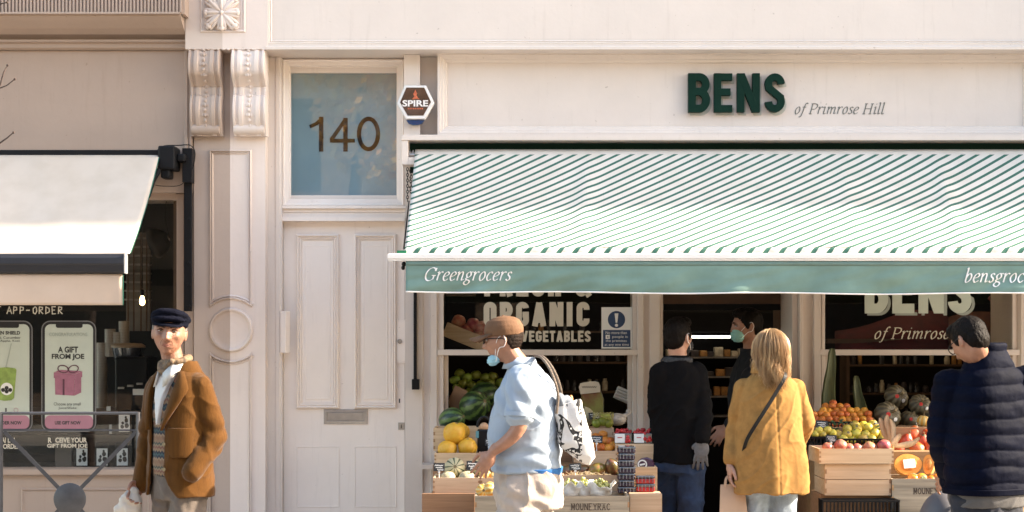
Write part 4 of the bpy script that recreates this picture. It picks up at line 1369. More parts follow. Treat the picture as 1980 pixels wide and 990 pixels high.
def rib_mat(name, c0, c1, k, sharp=(.35, .65), rough=.45, wob=.6, rand=0, bump=.0):
    """stripes from pole to pole: a sine of the angle round the fruit's own axis, wobbled by noise"""
    m = mat(name, c0, rough, rand=rand, bump=bump, bs=6)
    nt = m.node_tree; N = nt.nodes; L = nt.links
    tc = [n for n in N if n.type == 'TEX_COORD'][0]
    se = N.new('ShaderNodeSeparateXYZ'); L.new(tc.outputs['Object'], se.inputs[0])
    at = N.new('ShaderNodeMath'); at.operation = 'ARCTAN2'; L.new(se.outputs[1], at.inputs[0]); L.new(se.outputs[0], at.inputs[1])
    mu = N.new('ShaderNodeMath'); mu.operation = 'MULTIPLY'; mu.inputs[1].default_value = k; L.new(at.outputs[0], mu.inputs[0])
    no = N.new('ShaderNodeTexNoise'); no.inputs['Scale'].default_value = 3.5; no.inputs['Detail'].default_value = 5; L.new(tc.outputs['Object'], no.inputs[0])
    m2 = N.new('ShaderNodeMath'); m2.operation = 'MULTIPLY_ADD'; m2.inputs[1].default_value = wob * 6; L.new(no.outputs[0], m2.inputs[0]); L.new(mu.outputs[0], m2.inputs[2])
    co = N.new('ShaderNodeMath'); co.operation = 'COSINE'; L.new(m2.outputs[0], co.inputs[0])
    mr = N.new('ShaderNodeMapRange'); mr.inputs[1].default_value = -1; L.new(co.outputs[0], mr.inputs[0])
    rp = [n for n in N if n.type == 'VALTORGB'][0]
    for l in list(rp.inputs[0].links): L.remove(l)
    L.new(mr.outputs[0], rp.inputs[0])
    rp.color_ramp.elements[0].position, rp.color_ramp.elements[1].position = sharp
    rp.color_ramp.elements[0].color = (*c0, 1); rp.color_ramp.elements[1].color = (*c1, 1)
    return m


M_ORANGE = mat('orange_peel', (.60, .19, .02), .5, var=.25, vs=2.5, bump=.25, bs=30, rand=.18)
M_LEMON = mat('yellow_green_peel', (.60, .40, .045), .4, col2=(.46, .38, .05), vs=1.3, bump=.2, bs=20, rand=.16)
M_POM = mat('red_pink_skin', (.42, .06, .05), .35, col2=(.50, .26, .14), vs=1.2, rand=.2)
M_YMEL = mat('yellow_melon_skin', (.62, .36, .03), .5, col2=(.60, .28, .012), vs=3.5, bump=.25, bs=9)
M_NET = mat('netted_melon_skin', (.47, .40, .26), .75, col2=(.36, .33, .20), vs=7, bump=.5, bs=14)
M_CHAR = rib_mat('charentais_skin', (.07, .085, .04), (.42, .37, .22), 9, (.10, .28), .6, .12)
M_WMEL = rib_mat('watermelon_skin', (.012, .032, .010), (.085, .15, .035), 9, (.3, .75), .35, .9)
M_PUMP = rib_mat('green_pumpkin_skin', (.050, .036, .016), (.115, .092, .045), 12, (.2, .9), .55, .5, bump=.2)
M_SQRED = mat('red_squash_skin', (.55, .095, .02), .4, var=.25, vs=2, rand=.12)
M_SQYEL = rib_mat('striped_squash_skin', (.60, .30, .04), (.56, .44, .18), 8, (.3, .7), .45, .1)
M_SQORG = mat('cut_pumpkin_flesh', (.66, .27, .035), .5, var=.12, vs=6, bump=.3, bs=20)
M_SQRIND = mat('cut_pumpkin_rind', (.55, .33, .10), .5, var=.15)
M_SQCORE = mat('cut_pumpkin_core', (.55, .20, .03), .6, var=.3, vs=40, bump=.6, bs=60)
M_PERS = mat('persimmon_skin', (.66, .24, .02), .35, var=.1, rand=.1)
M_MANGO = mat('mango_skin', (.30, .10, .03), .35, col2=(.13, .16, .025), vs=1.1, rand=.1)
M_AVO = mat('green_mango_skin', (.07, .09, .02), .3, col2=(.14, .035, .02), vs=1.0)
M_APPLE = mat('green_apple_skin', (.24, .30, .035), .35, var=.25, vs=1.5, rand=.2)
M_STEM = mat('dry_stem', (.16, .12, .06), .8, var=.3)
M_LEAF = mat('dark_leaf', (.02, .055, .015), .45, var=.3, vs=20)
M_GRAPE = mat('pale_grape', (.42, .40, .12), .25, var=.25, vs=3, rand=.1)
M_HUSK = mat('dry_corn_husk', (.60, .43, .26), .75, var=.25, vs=30, stretch=(1, 1, .15))
M_RED = mat('red_berry', (.40, .02, .02), .25, var=.4, vs=60)
M_DARKBERRY = mat('dark_berry', (.03, .015, .03), .25, var=.5, vs=90, bump=.6, bs=120)
M_CLEAR = mat('clear_plastic_tint', (.05, .05, .055), .12, var=.5, vs=30, coat=1)
M_STICK = mat('red_sticker', (.50, .03, .02), .4)

ME_OR = round_fruit('orange', M_ORANGE, flat=.94, lumps=.07, dimple=.08, n=18, m=12)
ME_LE = round_fruit('lemon', M_LEMON, flat=1.05, lumps=.08, dimple=-.08, bottom=-.08, n=18, m=12)
ME_PO = round_fruit('pomegranate', M_POM, flat=.92, dimple=-.10, n=20, m=12, lumps=.06)
ME_YM = round_fruit('yellow_melon', M_YMEL, flat=1.02, lumps=.07, dimple=.05, n=32, m=20)
ME_NE = round_fruit('netted_melon', M_NET, flat=.95, lumps=.05, dimple=.04, n=32, m=20)
ME_CH = round_fruit('charentais_melon', M_CHAR, flat=.92, ribs=9, depth=.06, dimple=.06, m=20)
ME_WM = round_fruit('watermelon', M_WMEL, flat=1.18, dimple=.02, n=36, m=22)
ME_PU = round_fruit('green_pumpkin', M_PUMP, flat=.78, ribs=12, depth=.10, dimple=.22, m=20, lumps=.04)
ME_SR = round_fruit('red_squash', M_SQRED, flat=1.08, taper=.45, dimple=-.18, n=26, m=18, lumps=.05)
ME_SY = round_fruit('yellow_squash', M_SQYEL, flat=.9, ribs=8, depth=.13, dimple=.12, m=16)
ME_PE = round_fruit('persimmon', M_PERS, flat=.86, dimple=.10, ribs=4, depth=.04, n=24, m=14)
ME_MA = round_fruit('mango', M_MANGO, flat=1.30, taper=.2, dimple=-.02, n=22, m=16)
ME_AV = round_fruit('green_mango', M_AVO, flat=1.30, taper=.25, dimple=-.04, n=22, m=16)
ME_AP = round_fruit('green_apple', M_APPLE, flat=.92, lumps=.10, dimple=.2, n=18, m=12)
def stem_mesh(z, h, r):
    mb = MB(); mb.tube([(0, 0, z), (.02, .01, z + h * .5), (.08, .02, z + h)], [r * 1.5, r, r * 1.2], 7)
    o = mb.build('stem', M_STEM, smooth=True); me = o.data; bpy.data.objects.remove(o); return me
ST_P = stem_mesh(.50, .38, .10); ST_S = stem_mesh(1.15, .4, .08); ST_Y = stem_mesh(.72, .7, .07)


def price_card(x0, x1, y0, y1, Y, label, tilt=0, stick=True):
    t = thing('price_card', label, 'price card', P((x0 + x1) / 2, y1, Y), 0, 'chalked price cards on the fruit')
    w = (x1 - x0) / sc(Y); h = (y1 - y0) / sc(Y)
    R = Matrix.Rotation(radians(tilt), 4, 'Y') @ Matrix.Rotation(radians(-14), 4, 'X')
    mb = MB(); mb.box(-w / 2, w / 2, -.002, .002, 0, h, R)
    mb.build('board', M_CARDBLK, t, loc=(0, 0, 0), bevel=.001)
    mb = MB()
    random.seed(int(x0 * 7 + y0))
    for k, (zz, a, b_, hh) in enumerate(((.70, .12, .85, .09), (.42, .2, .8, .08), (.18, .35, .88, .12))):
        n = int(6 + 8 * (b_ - a))
        pts = [(-w / 2 + w * (a + (b_ - a) * i / n), h * (zz + (hh * (1 if i % 2 else -1) * rnd(.3, 1.1)))) for i in range(n + 1)]
        m2 = MB(); ribbon(m2, pts, h * .022, -.0035, -.0022)
        mb.add([R @ p for p in m2.v], m2.f)
    mb.build('chalk_writing', M_PAPER, t, loc=(0, 0, 0))
    if stick:
        mb = MB(); mb.tube([(0, .001, .002), (0, .006, -.05)], .0028, 6); mb.ball((0, .001, -.006), (.007, .004, .009), 8, 6)
        mb.build('stick', M_PAPER, t, loc=(0, 0, 0), smooth=True)
    return t


# ---------------------------------------------------------------- left stall
st = thing('display_stand', 'brown wooden stepped stand carrying the melon and mango crates left of the shop door', 'stand', (px(1050, -1.2), -1.2, 0))
sY = [(-1.42, -1.07, pz(957.5, -1.40)), (-1.06, -.75, pz(899.5, -1.06)), (-.74, -.42, pz(872.5, -.74)), (-.41, .06, pz(862, -.41))]
for k, (ya, yb_, zt) in enumerate(sY):
    MB().box(px(831, -1.42), px(1270, -1.42) - k * .004, ya, yb_, .0, zt).build('step', M_OAK, st, bevel=.003)
MB().box(px(816, -1.43), px(918, -1.43), -1.436, -1.421, .0, pz(954, -1.43)).build('front_panel', M_OAK, st, bevel=.002)
MB().box(px(1214, -1.43), px(1275, -1.43), -1.60, -1.421, .0, pz(952, -1.5)).build('side_box', M_PINE, st, bevel=.002)

LC = 'pine crates of the left stall'
crate('fruit_crate', 837, 928, 924, 957, -1.40, .30, M_PINE, 'pine crate of pale netted melons, frontmost at the left end of the stall', LC)
crate('fruit_crate', 929, 1080, 924, 957, -1.40, .30, M_PINE, 'pine crate of small squash half hidden behind the man in the blue shirt', LC)
crate('fruit_crate', 840, 929, 876, 899, -1.06, .29, M_PINE, 'low pine crate under the two small yellow melons', LC)
crate('fruit_crate', 930, 1075, 876, 899, -1.06, .29, M_PINE, 'low pine crate behind the forearm of the man in the blue shirt', LC)
crate('fruit_crate', 838, 1000, 828, 872, -.74, .28, M_PINE, 'pine crate under the cut watermelon at the back left', LC, liner=.85)
crate('fruit_crate', 1088, 1200, 919, 957, -1.40, .30, M_PINE, 'pine crate of mangoes above the grape crate', LC, liner=.7)
crate('fruit_crate', 1110, 1194, 872, 899, -1.06, .29, M_PINE, 'pine crate of oranges beside the tote bag', LC)
crate('fruit_crate', 1112, 1187, 828, 872, -.74, .28, M_PINE, 'pine crate under the netted bags of fruit', LC, liner=.8)
# yellow melons
YM = 'yellow melons at the left end of the stall'
put(ME_YM, 'yellow_melon', 'melon', 'largest yellow melon, resting on top of the two smaller ones', YM, 879, 838, 22, -.93, (.3, .2, 0))
put(ME_YM, 'yellow_melon', 'melon', 'smaller yellow melon with a dark spot, right below the largest one', YM, 904, 865, 18.5, -.96, (.2, -.3, 1))
put(ME_YM, 'yellow_melon', 'melon', 'smaller yellow melon at the left end of its crate', YM, 865, 869, 18.5, -.96, (.1, .3, 2))
put(ME_YM, 'yellow_melon', 'melon', 'yellow melon half hidden behind the largest one', YM, 889, 836, 19, -.80, (.1, .3, 2))
put(ME_CH, 'striped_melon', 'melon', 'cream melon with dark green ribs seen end on', None, 879, 905, 21, -1.22, (1.35, 0, .1))
put(ME_NE, 'netted_melon', 'melon', 'pale netted melon in front of the ribbed one, left of its crate', None, 866, 926, 15.5, -1.30)
put(ME_NE, 'netted_melon', 'melon', 'pale netted melon in the front crate beside the second price card', None, 903, 927, 17, -1.30)
put(ME_CH, 'striped_melon', 'melon', 'ribbed melon half behind the price card and the man', None, 917, 905, 17, -1.20, (1.2, 0, .5))
SQ_G = 'small striped squash in the stall'
for x, y in ((938, 918), (955, 922), (968, 915)):
    put(ME_SY, 'yellow_squash', 'squash', 'small yellow squash in the crate beside the blue shirted man\'s hand', SQ_G, x, y, 12, -1.28, stem=ST_Y)
for k, (x, y, rr) in enumerate(((933, 949, 14), (947, 946, 15), (962, 950, 13))):
    put(ME_SY, 'yellow_squash', 'squash', 'bright yellow and white striped squash in the weathered crate', SQ_G + ' front', x, y, rr, -1.62, (1.4, .2, .2 + k), stem=ST_Y)
# watermelons and apples inside the open window
put(ME_WM, 'watermelon', 'watermelon', 'big dark striped watermelon lying in the open window', None, 918, 785, 29, .18, (1.2, .5, .5))
put(ME_WM, 'watermelon', 'watermelon', 'smaller watermelon with a yellow patch behind the yellow melons', None, 874, 811, 23, -.40, (1.3, 0, 1.1))
put(ME_WM, 'watermelon', 'watermelon', 'watermelon behind the big one, mostly hidden', None, 935, 765, 26, .42, (1.2, .5, 1.4))
AG = 'green apples heaped in the open window'
ap = [(880, 735), (895, 742), (885, 752), (903, 730), (920, 725), (938, 730), (912, 745), (930, 745), (948, 742), (940, 758), (922, 758), (905, 760), (955, 757), (889, 722), (953, 728), (968, 740)]
for x, y in ap:
    put(ME_AP, 'green_apple', 'apple', 'green apple in the heap behind the big watermelon', AG, x, y, 10.5, .50 + (760 - y) * .004)
tl = thing('window_ledge_shelf', 'dark wooden display shelf inside the left shop window', 'shelf', (px(1040, .5), .5, pz(800, .3)))
MB().box(px(858, .1), px(1224, .1), .22, .9, pz(812, .3), pz(806, .3)).build('board', M_DARK, tl)
MB().box(px(862, .4), px(985, .4), .38, .9, pz(805.5, .4), pz(768, .5)).build('riser', M_DARK, tl)
tag(MB().box(px(870, .3), px(896, .3), .30, .33, pz(790, .3), pz(748, .3), Matrix.Translation((px(882, .3), .31, pz(770, .3))) @ Matrix.Rotation(radians(24), 4, 'Y') @ Matrix.Translation((-px(882, .3), -.31, -pz(770, .3)))).build('cardboard_panel', mat('cardboard', (.30, .19, .12), .8, var=.15), bevel=.002),
    'tilted brown cardboard panel beside the big watermelon', 'cardboard')
# small crate of pomegranates high in the window
ct = thing('tilted_crate', 'tilted pine crate of pomegranates behind the upper left window glass', 'crate', (px(900, .5), .5, pz(650, .5)))
Rt = Matrix.Translation(P(900, 652, .45)) @ Matrix.Rotation(radians(22), 4, 'Y')
w_, h_ = 86 / sc(.45) / 2, 14 / sc(.45)
for nm, a in (('front_board', (-w_, w_, -.012, 0, -h_, h_)), ('back_board', (-w_, w_, .22, .232, -h_, h_)), ('side_board', (-w_, -w_ + .012, .001, .219, -h_, h_)), ('side_board', (w_ - .012, w_, .001, .219, -h_, h_)), ('base', (-w_ + .013, w_ - .013, .001, .219, -h_, -h_ + .01))):
    MB().box(*a, Rt).build(nm, M_PINE, ct, bevel=.001)
for x, y in ((887, 622), (915, 628), (903, 640), (930, 634), (942, 646), (928, 650), (880, 638)):
    put(ME_PO, 'pomegranate', 'pomegranate', 'pomegranate in the tilted crate behind the upper left glass', 'pomegranates in the tilted crate', x, y, 14, .56)
shf = thing('hanging_shelf', 'dark shelf behind the upper left glass holding the tilted crate', 'shelf', (px(930, .6), .6, pz(676, .6)))
MB().box(px(858, .6), px(1010, .6), .40, .80, pz(690, .6), pz(679, .6)).build('board', M_DARK, shf)
MB().box(px(862, .42), px(920, .42), .40, .43, pz(573, .42), pz(566, .42)).build('hanging_rail', M_BROWN, shf)

# right half of the left stall
OG = 'oranges in the left stall'
for x, y in ((1150, 862), (1163, 866), (1176, 867), (1187, 862), (1158, 851), (1171, 853), (1152, 846), (1166, 841), (1180, 854)):
    put(ME_OR, 'orange', 'orange', 'large orange in the pine crate beside the tote bag', OG, x, y, 9.5, -.95 + (866 - y) * .006)
put(ME_MA, 'mango', 'mango', 'red and green mango beside the dark green one', None, 1156, 909, 14.5, -1.25, (0, 1.35, .3), sq=1)
put(ME_AV, 'green_mango', 'mango', 'dark glossy green mango standing at the crate\'s right end', None, 1184, 903, 14.5, -1.25, (.3, -.5, .2))
AVG = 'dark mangoes in straw'
for x, y in ((1098, 912), (1113, 907), (1128, 911)):
    put(ME_AV, 'green_mango', 'mango', 'dark reddish mango lying in straw behind the black price card', AVG, x, y, 13, -1.22, (0, 1.3, .5))
sw_ = MB()
for k in range(130):
    p = Vector((px(rnd(1095, 1178), -1.3), rnd(-1.36, -1.2), pz(rnd(914, 922), -1.3)))
    a = rnd(0, 6.3)
    sw_.tube([p, p + Vector((cos(a) * .02, sin(a) * .01, rnd(-.005, .015))), p + Vector((cos(a) * .045, sin(a) * .02, rnd(-.01, .02)))], .0012, 4)
tag(sw_.build('straw', mat('straw', (.50, .40, .24), .8, var=.3)), 'loose pale straw bedding under the mangoes', 'straw', kind='stuff')
put(ME_NE, 'netted_melon', 'melon', 'grey netted melon at the window behind the tote bag', None, 1128, 806, 21, -.48)
# netted bags
nb_ = thing('net_bag', 'net bag of green fruit behind the orange crate', 'net bag', P(1166, 818, -.6))
for k, (x, y) in enumerate(((1154, 818), (1166, 815), (1177, 818), (1160, 808), (1173, 808))):
    o = bpy.data.objects.new('fruit', ME_AP); C.objects.link(o); o.parent = nb_; s_ = 9.5 / sc(-.6)
    o.location = P(x, y, -.6 + (k > 2) * .05) - Vector(nb_.location); o.scale = (s_, s_, s_ * 1.1)
mb = MB()
for k in range(9):
    a0 = k * .35
    mb.tube([Vector((rnd(-.006, .006) + .066 * cos(a0 + t * .5), .05 * sin(a0 + t * .6) - .02, .028 + (t - 3) * .011)) for t in range(7)], .0014, 4)
    mb.tube([Vector((.066 * cos(a0 - t * .5), .05 * sin(a0 - t * .6) - .02, .028 + (t - 3) * .011)) for t in range(7)], .0014, 4)
mb.build('netting', mat('yellow_netting', (.45, .38, .10), .5), nb_, loc=(0, 0, .01))
vb = MB(); vb.ball(P(1193, 811, -.35), (.062, .05, .042), 16, 10); vb.tube([P(1203, 808, -.35), P(1212, 801, -.33), P(1216, 795, -.32)], [.02, .012, .02], 8)
tag(vb.build('bagged_vegetable', mat('pale_vegetable', (.38, .33, .28), .5, var=.4, vs=30), smooth=True), 'pale bagged vegetable on the window ledge behind the strawberries', 'vegetable')
pc = thing('produce_pouch', 'stand-up printed pouch with a cream rounded header in the shop window', 'pouch', P(1146, 800, .15))
YP = .15
po = MB()
po.loft([[P(1130 + a * 1.0, 801, YP) + Vector((0, b_, 0)) for a, b_ in ((0, -.03), (36, -.03), (38, 0), (36, .03), (0, .03), (-2, 0))], [P(1126 + a, 772, YP) + Vector((0, b_, 0)) for a, b_ in ((0, -.022), (40, -.022), (42, 0), (40, .022), (0, .022), (-2, 0))],
         [P(1122 + a, 745, YP) + Vector((0, b_, 0)) for a, b_ in ((0, -.004), (36, -.004), (37, 0), (36, .004), (0, .004), (-1, 0))]])
po.build('bag', mat('printed_pouch', (.20, .22, .05), .3, col2=(.16, .06, .03), vs=9, coat=.5), pc, smooth=True)
hd = MB(); hd.prism([(px(a, YP), pz(b_, YP)) for a, b_ in ((1122, 762), (1119, 748), (1122, 741), (1130, 739), (1150, 737), (1157, 739), (1160, 746), (1160, 758))], YP - .034, YP - .0285)
hd.build('header_label', mat('cream_label', (.58, .52, .43), .5), pc)
mb = MB(); ribbon(mb, [(px(1125 + i * 2, YP), pz(748 + (1.6 if i % 2 else -1.6), YP)) for i in range(15)], .0016, YP - .0352, YP - .0342); mb.build('script', M_INK, pc)
# strawberries
SBG = 'strawberry punnets on the wooden box'
for k, (x0, x1, lab) in enumerate(((1188, 1222, 'white labelled strawberry punnet on the box, next to the orange crate'), (1225, 1262, 'white labelled strawberry punnet on the box, next to the doorway'))):
    t = thing('strawberry_punnet', lab, 'punnet', P((x0 + x1) / 2, 858, -.9), 0, SBG)
    YS = -.98
    bx = MB(); bx.box(px(x0, YS), px(x1, YS), YS, YS + .12, pz(857, YS), pz(838, YS)); bx.build('tray', M_CLEAR, t, bevel=.004)
    MB().box(px(x0 + 1, YS), px(x0 + 20, YS), YS - .002, YS - .0005, pz(856, YS), pz(839, YS)).build('label', M_PAPER, t)
    MB().box(px(x0 + 6, YS), px(x0 + 15, YS), YS - .003, YS - .0021, pz(847, YS), pz(845, YS)).build('label_print', mat('pink_print', (.50, .12, .12), .5), t)
    mb = MB()
    for i in range(26):
        mb.ball(P(rnd(x0 + 2, x1 - 2), rnd(831, 839), rnd(-.97, -.88)), (rnd(.010, .014),) * 3, 8, 6)
    for i in range(4):
        mb.ball(P(rnd(x0 + 21, x1 - 3), rnd(842, 854), YS - .001), (.012, .006, .013), 8, 6)
    mb.build('strawberries', M_RED, t, smooth=True)
bxs = thing('wooden_box', 'upright pine box under the strawberry punnets', 'box', P(1226, 950, -.85))
MB().box(px(1190, -1.0), px(1265, -1.0), -1.0, -.76, pz(899.5, -1.0), pz(858.3, -1.0)).build('body', M_PINE, bxs, bevel=.002)
bxs = thing('wooden_box', 'pine box behind the red berry punnets, beside the doorway', 'box', P(1250, 950, -1.2))
MB().box(px(1223, -1.22), px(1271, -1.22), -1.22, -1.05, pz(952, -1.3), pz(903.5, -1.22)).build('body', M_PINE, bxs, bevel=.002)
pk = thing('purple_packet', 'purple packet with a white ring mark on the pine box', 'packet', P(1248, 903, -1.15))
mb = MB(); mb.prism([(px(a, -1.15), pz(b_, -1.15)) for a, b_ in ((1232, 903), (1233, 892), (1240, 886), (1251, 884), (1261, 888), (1265, 896), (1265, 903))], -1.17, -1.13)
mb.build('bag', mat('purple_film', (.045, .012, .045), .25, coat=.5), pk, bevel=.006)
mb = MB(); ribbon(mb, [(px(1242 + 8 * cos(radians(a)), -1.17), pz(898 + 8 * sin(radians(a)), -1.17)) for a in range(0, 360, 20)], .004, -1.1735, -1.1705, True)
ribbon(mb, [(px(1237, -1.17), pz(899, -1.17)), (px(1247, -1.17), pz(897, -1.17))], .005, -1.1745, -1.1705)
mb.build('ring_mark', M_PAPER, pk)
def punnet(x0, x1, y0, y1, Y, m, label, group):
    t = thing('berry_punnet', label, 'punnet', P((x0 + x1) / 2, y1, Y), 0, group)
    mb = MB(); mb.box(px(x0, Y), px(x1, Y), Y, Y + .11, pz(y1, Y), pz(y0 + (y1 - y0) * .42, Y)); mb.build('berries', m, t, bevel=.004)
    mb = MB(); mb.box(px(x0 - .7, Y), px(x1 + .7, Y), Y - .003, Y + .113, pz(y0 + (y1 - y0) * .42, Y) + .0005, pz(y0, Y)); mb.build('lid', M_CLEAR, t, bevel=.008)
    mb = MB()
    for i in range(5): mb.box(px(x0 + (x1 - x0) * (i + .5) / 5 - .6, Y), px(x0 + (x1 - x0) * (i + .5) / 5 + .6, Y), Y - .005, Y - .0031, pz(y1 - 2, Y), pz(y0 + 1.5, Y))
    mb.build('ridge', mat('clear_ridge', (.20, .20, .21), .15), t)
for k in range(7):
    punnet(1195 + (k % 2), 1229 - (k % 3), 863.5 + k * 13, 876 + k * 13, -1.50 + .0 * k, M_DARKBERRY, 'clear punnet of dark berries in the tall stack', 'stacked punnets of dark berries')
for k in range(2):
    punnet(1231, 1266, 919.5 + k * 16, 935 + k * 16, -1.50, M_RED, ('clear punnet of red berries, upper of the two', 'clear punnet of red berries, lower of the two')[k], 'punnets of red berries')
# weathered crates with stencilled name
def stencil_crate(x0, x1, yt, Yf, depth, label, word, wx0, wx1, wy0, wy1):
    t, X0, X1, Z0, Z1 = crate('stencilled_crate', x0, x1, yt, yt + 72, Yf, depth, M_GREYWOOD, label, 'weathered crates with a stencilled name', slats=1, liner=.72)
    fb = [c_ for c_ in t.children if c_.name.startswith('front_board')][0]
    # serif stencil letters
    mb = MB()
    cu = {'M': [[(.05, 0), (.05, 1)], [(.08, 1), (.5, .2)], [(.5, .2), (.92, 1)], [(.95, 0), (.95, 1)]], 'O': [[(.5 + .48 * cos(a), .5 + .5 * sin(a)) for a in [2 * pi * i / 14 for i in range(15)]]], 'U': [[(0, 1), (.05, .25), (.45, 0), (.85, .25), (.9, 1)]], 'N': [[(0, 0), (0, 1)], [(.02, 1), (.88, 0)], [(.9, 0), (.9, 1)]],
          'E': [[(.8, 1), (0, 1), (0, 0), (.8, 0)], [(0, .5), (.6, .5)]], 'Y': [[(0, 1), (.45, .5), (.9, 1)], [(.45, .5), (.45, 0)]], 'R': [[(0, 0), (0, 1), (.65, .95), (.75, .72), (.6, .52), (0, .5)], [(.4, .5), (.85, 0)]],
          'A': [[(0, 0), (.45, 1), (.9, 0)], [(.2, .35), (.7, .35)]], 'C': [[(.9, .8), (.6, 1), (.2, .9), (0, .5), (.2, .1), (.6, 0), (.9, .2)]]}
    n = len(word)
    for i, ch_ in enumerate(word):
        cw = (wx1 - wx0) / n
        for s_ in cu[ch_]:
            ribbon(mb, [(px(wx0 + cw * i + a * cw * .72, Yf), pz(wy1 - b_ * (wy1 - wy0), Yf)) for a, b_ in s_], .0024, Yf - .0013 - .0002 * (i % 2), Yf - .0003)
        for a, b_ in ((0, 0), (0, 1), (.8, 0), (.8, 1)):
            if ch_ in 'MNUYRAE': ribbon(mb, [(px(wx0 + cw * i + a * cw * .72 - 1.6, Yf), pz(wy1 - b_ * (wy1 - wy0), Yf)), (px(wx0 + cw * i + a * cw * .72 + 1.6, Yf), pz(wy1 - b_ * (wy1 - wy0), Yf))], .0013, Yf - .0016, Yf - .0004)
    mb.build('stencil', mat('stencil_ink', (.045, .03, .022), .7), fb)
    return t
stencil_crate(918, 1217, 959, -1.76, .30, 'weathered crate of grapes with stencilled dark capitals, behind the blue shirted man\'s shorts', 'MOUNEYRAC', 1105, 1182, 974, 986)
mb = MB(); mb.box(px(914, -1.8), px(1222, -1.8), -1.78, -1.44, 0, pz(1031.5, -1.76)); tag(mb.build('low_bench', M_OAK, bevel=.003), 'low dark bench carrying the weathered grape crate', 'bench')
GBG = 'bags of pale grapes'
M_BAG = mat('thin_clear_bag', (.72, .70, .66), .25, var=.1, bump=.5, bs=30)
for k, (x, y, lab) in enumerate(((1103, 945, 'open white bag of pale grapes, next to the man\'s shorts'), (1128, 944, 'open white bag of pale grapes between two others'), (1160, 944, 'largest open white bag of pale grapes, beside the dark berry stack'))):
    t = thing('grape_bag', lab, 'grapes', P(x, y + 18, -1.58), 0, GBG)
    w_ = (20, 15, 22)[k] / sc(-1.6)
    mb = MB()
    for i in range(70):
        a = rnd(0, 6.28); rr = math.sqrt(random.random()) * w_ * .85
        mb.ball(P(x, y, -1.6) + Vector((rr * cos(a), rr * sin(a) * .7, rnd(-.02, .015) + .05 * (1 - rr / w_) + .0)), (.0095, .0095, .012), 8, 6)
    mb.build('grapes', M_GRAPE, t, smooth=True)
    rings = []
    for i, (hh, kk) in enumerate(((-.055, .55), (-.035, .95), (-.015, 1.05), (.0, 1.10), (.018, 1.22), (.03, 1.34))):
        rings.append([P(x, y, -1.6) + Vector((w_ * kk * cos(a) * (1 + .10 * sin(5 * a + i + k)), w_ * kk * .75 * sin(a) * (1 + .10 * cos(4 * a + i)), hh * (.7 if sin(a) < -.2 and i > 3 else 1) + .016 * (sin(3 * a + k) + .6 * sin(7 * a + 2 * k)) * (i > 2))) for a in [2 * pi * j / 36 for j in range(36)]])
    bo_ = MB(); bo_.loft(rings, cap=False); ob_ = bo_.build('bag', M_BAG, t, smooth='all'); so = ob_.modifiers.new('thickness', 'SOLIDIFY'); so.thickness = .0012
price_card(838, 860, 895, 911, -1.37, 'black price card at the left end of the front melon crate')
price_card(902, 924, 891, 909, -1.37, 'black price card between the ribbed melons')
price_card(1139, 1162, 797, 810, -.60, 'black price card below the printed pouch', -6)
price_card(1142, 1165, 842, 856, -1.02, 'black price card in front of the oranges beside the tote bag', 3)
price_card(1101, 1124, 896, 909, -1.38, 'black price card in the straw between the dark mangoes', -4)
# dark packet with a handle behind the blue shirted man's hand
dp = thing('black_packet', 'black carry pack of fruit with a looped handle beside the yellow melons', 'packet', P(936, 872, -.9))
MB().box(px(923, -.9), px(951, -.9), -.93, -.86, pz(876, -.9), pz(830, -.9)).build('body', M_PLASTIC, dp, bevel=.008)
mb = MB(); mb.tube([P(922 + 14 + 13 * cos(radians(a)), 826 + 20 * -sin(radians(a)), -.9) for a in range(0, 181, 15)], .008, 8); mb.build('handle', M_PLASTIC, dp, smooth=True)
MB().ball(P(936, 826, -.9), (.030, .02, .030), 14, 10).build('fruit', mat('peach_skin', (.45, .25, .13), .5, var=.2), dp, smooth=True)
MB().box(px(944, -.9), px(951, -.9), -.936, -.9305, pz(842, -.9), pz(832, -.9)).build('blue_tag', mat('bright_blue', (.02, .25, .45), .4), dp)
MB().box(px(920, -.9), px(926, -.9), -.936, -.9305, pz(846, -.9), pz(833, -.9)).build('teal_tag', mat('teal_print', (.10, .25, .28), .4), dp)
price_card(938, 953, 848, 862, -.97, 'black price card on the carry pack')

# ---------------------------------------------------------------- right stall
st = thing('display_stand', 'dark wooden stepped stand carrying the orange and squash crates right of the shop door', 'stand', (px(1700, -1), -1.0, 0))
for k, (ya, yb_, zt) in enumerate(((-1.13, -.80, pz(872, -1.1)), (-.79, -.46, pz(826, -.78)), (-.45, .06, pz(815, -.40)))):
    MB().box(px(1560, -.8) + k * .003, px(2030, -1.1), ya, yb_, 0, zt).build('step', M_OAK, st, bevel=.003)
MB().box(px(1588, -1.46), px(1722, -1.46), -1.44, -1.14, 0, pz(958.5, -1.5)).build('front_shelf', M_OAK, st, bevel=.003)
MB().box(px(1728, -1.4), px(2030, -1.4), -1.40, -1.14, 0, pz(990, -1.4)).build('front_shelf', M_OAK, st, bevel=.003)
RC = 'crates of the right stall'
crate('fruit_crate', 1584, 1728, 868, 896.5, -1.52, .34, M_PINE, 'clean pine crate with red fruit, topmost on the front of the right stall', RC, liner=.55)
crate('fruit_crate', 1595, 1723, 897.5, 958, -1.49, .33, M_PINE, 'taller upturned pine crate under the red fruit', RC, slats=2, liner=.95)
crate('fruit_crate', 1729, 1850, 876, 921, -1.10, .30, M_PINE, 'pine crate of red squash behind the cut pumpkin', RC, liner=.6)
crate('fruit_crate', 1740, 1850, 826, 870, -.78, .30, M_PINE, 'pine crate under the big green pumpkins', RC, liner=.85)
stencil_crate(1725, 1850, 926, -1.50, .32, 'weathered crate of persimmons with stencilled dark capitals, beside the navy jacket', 'MOUNEYRAC', 1767, 1840, 944, 955)
bl = thing('wooden_box', 'reddish wooden box under the weathered persimmon crate', 'box', P(1780, 990, -1.5))
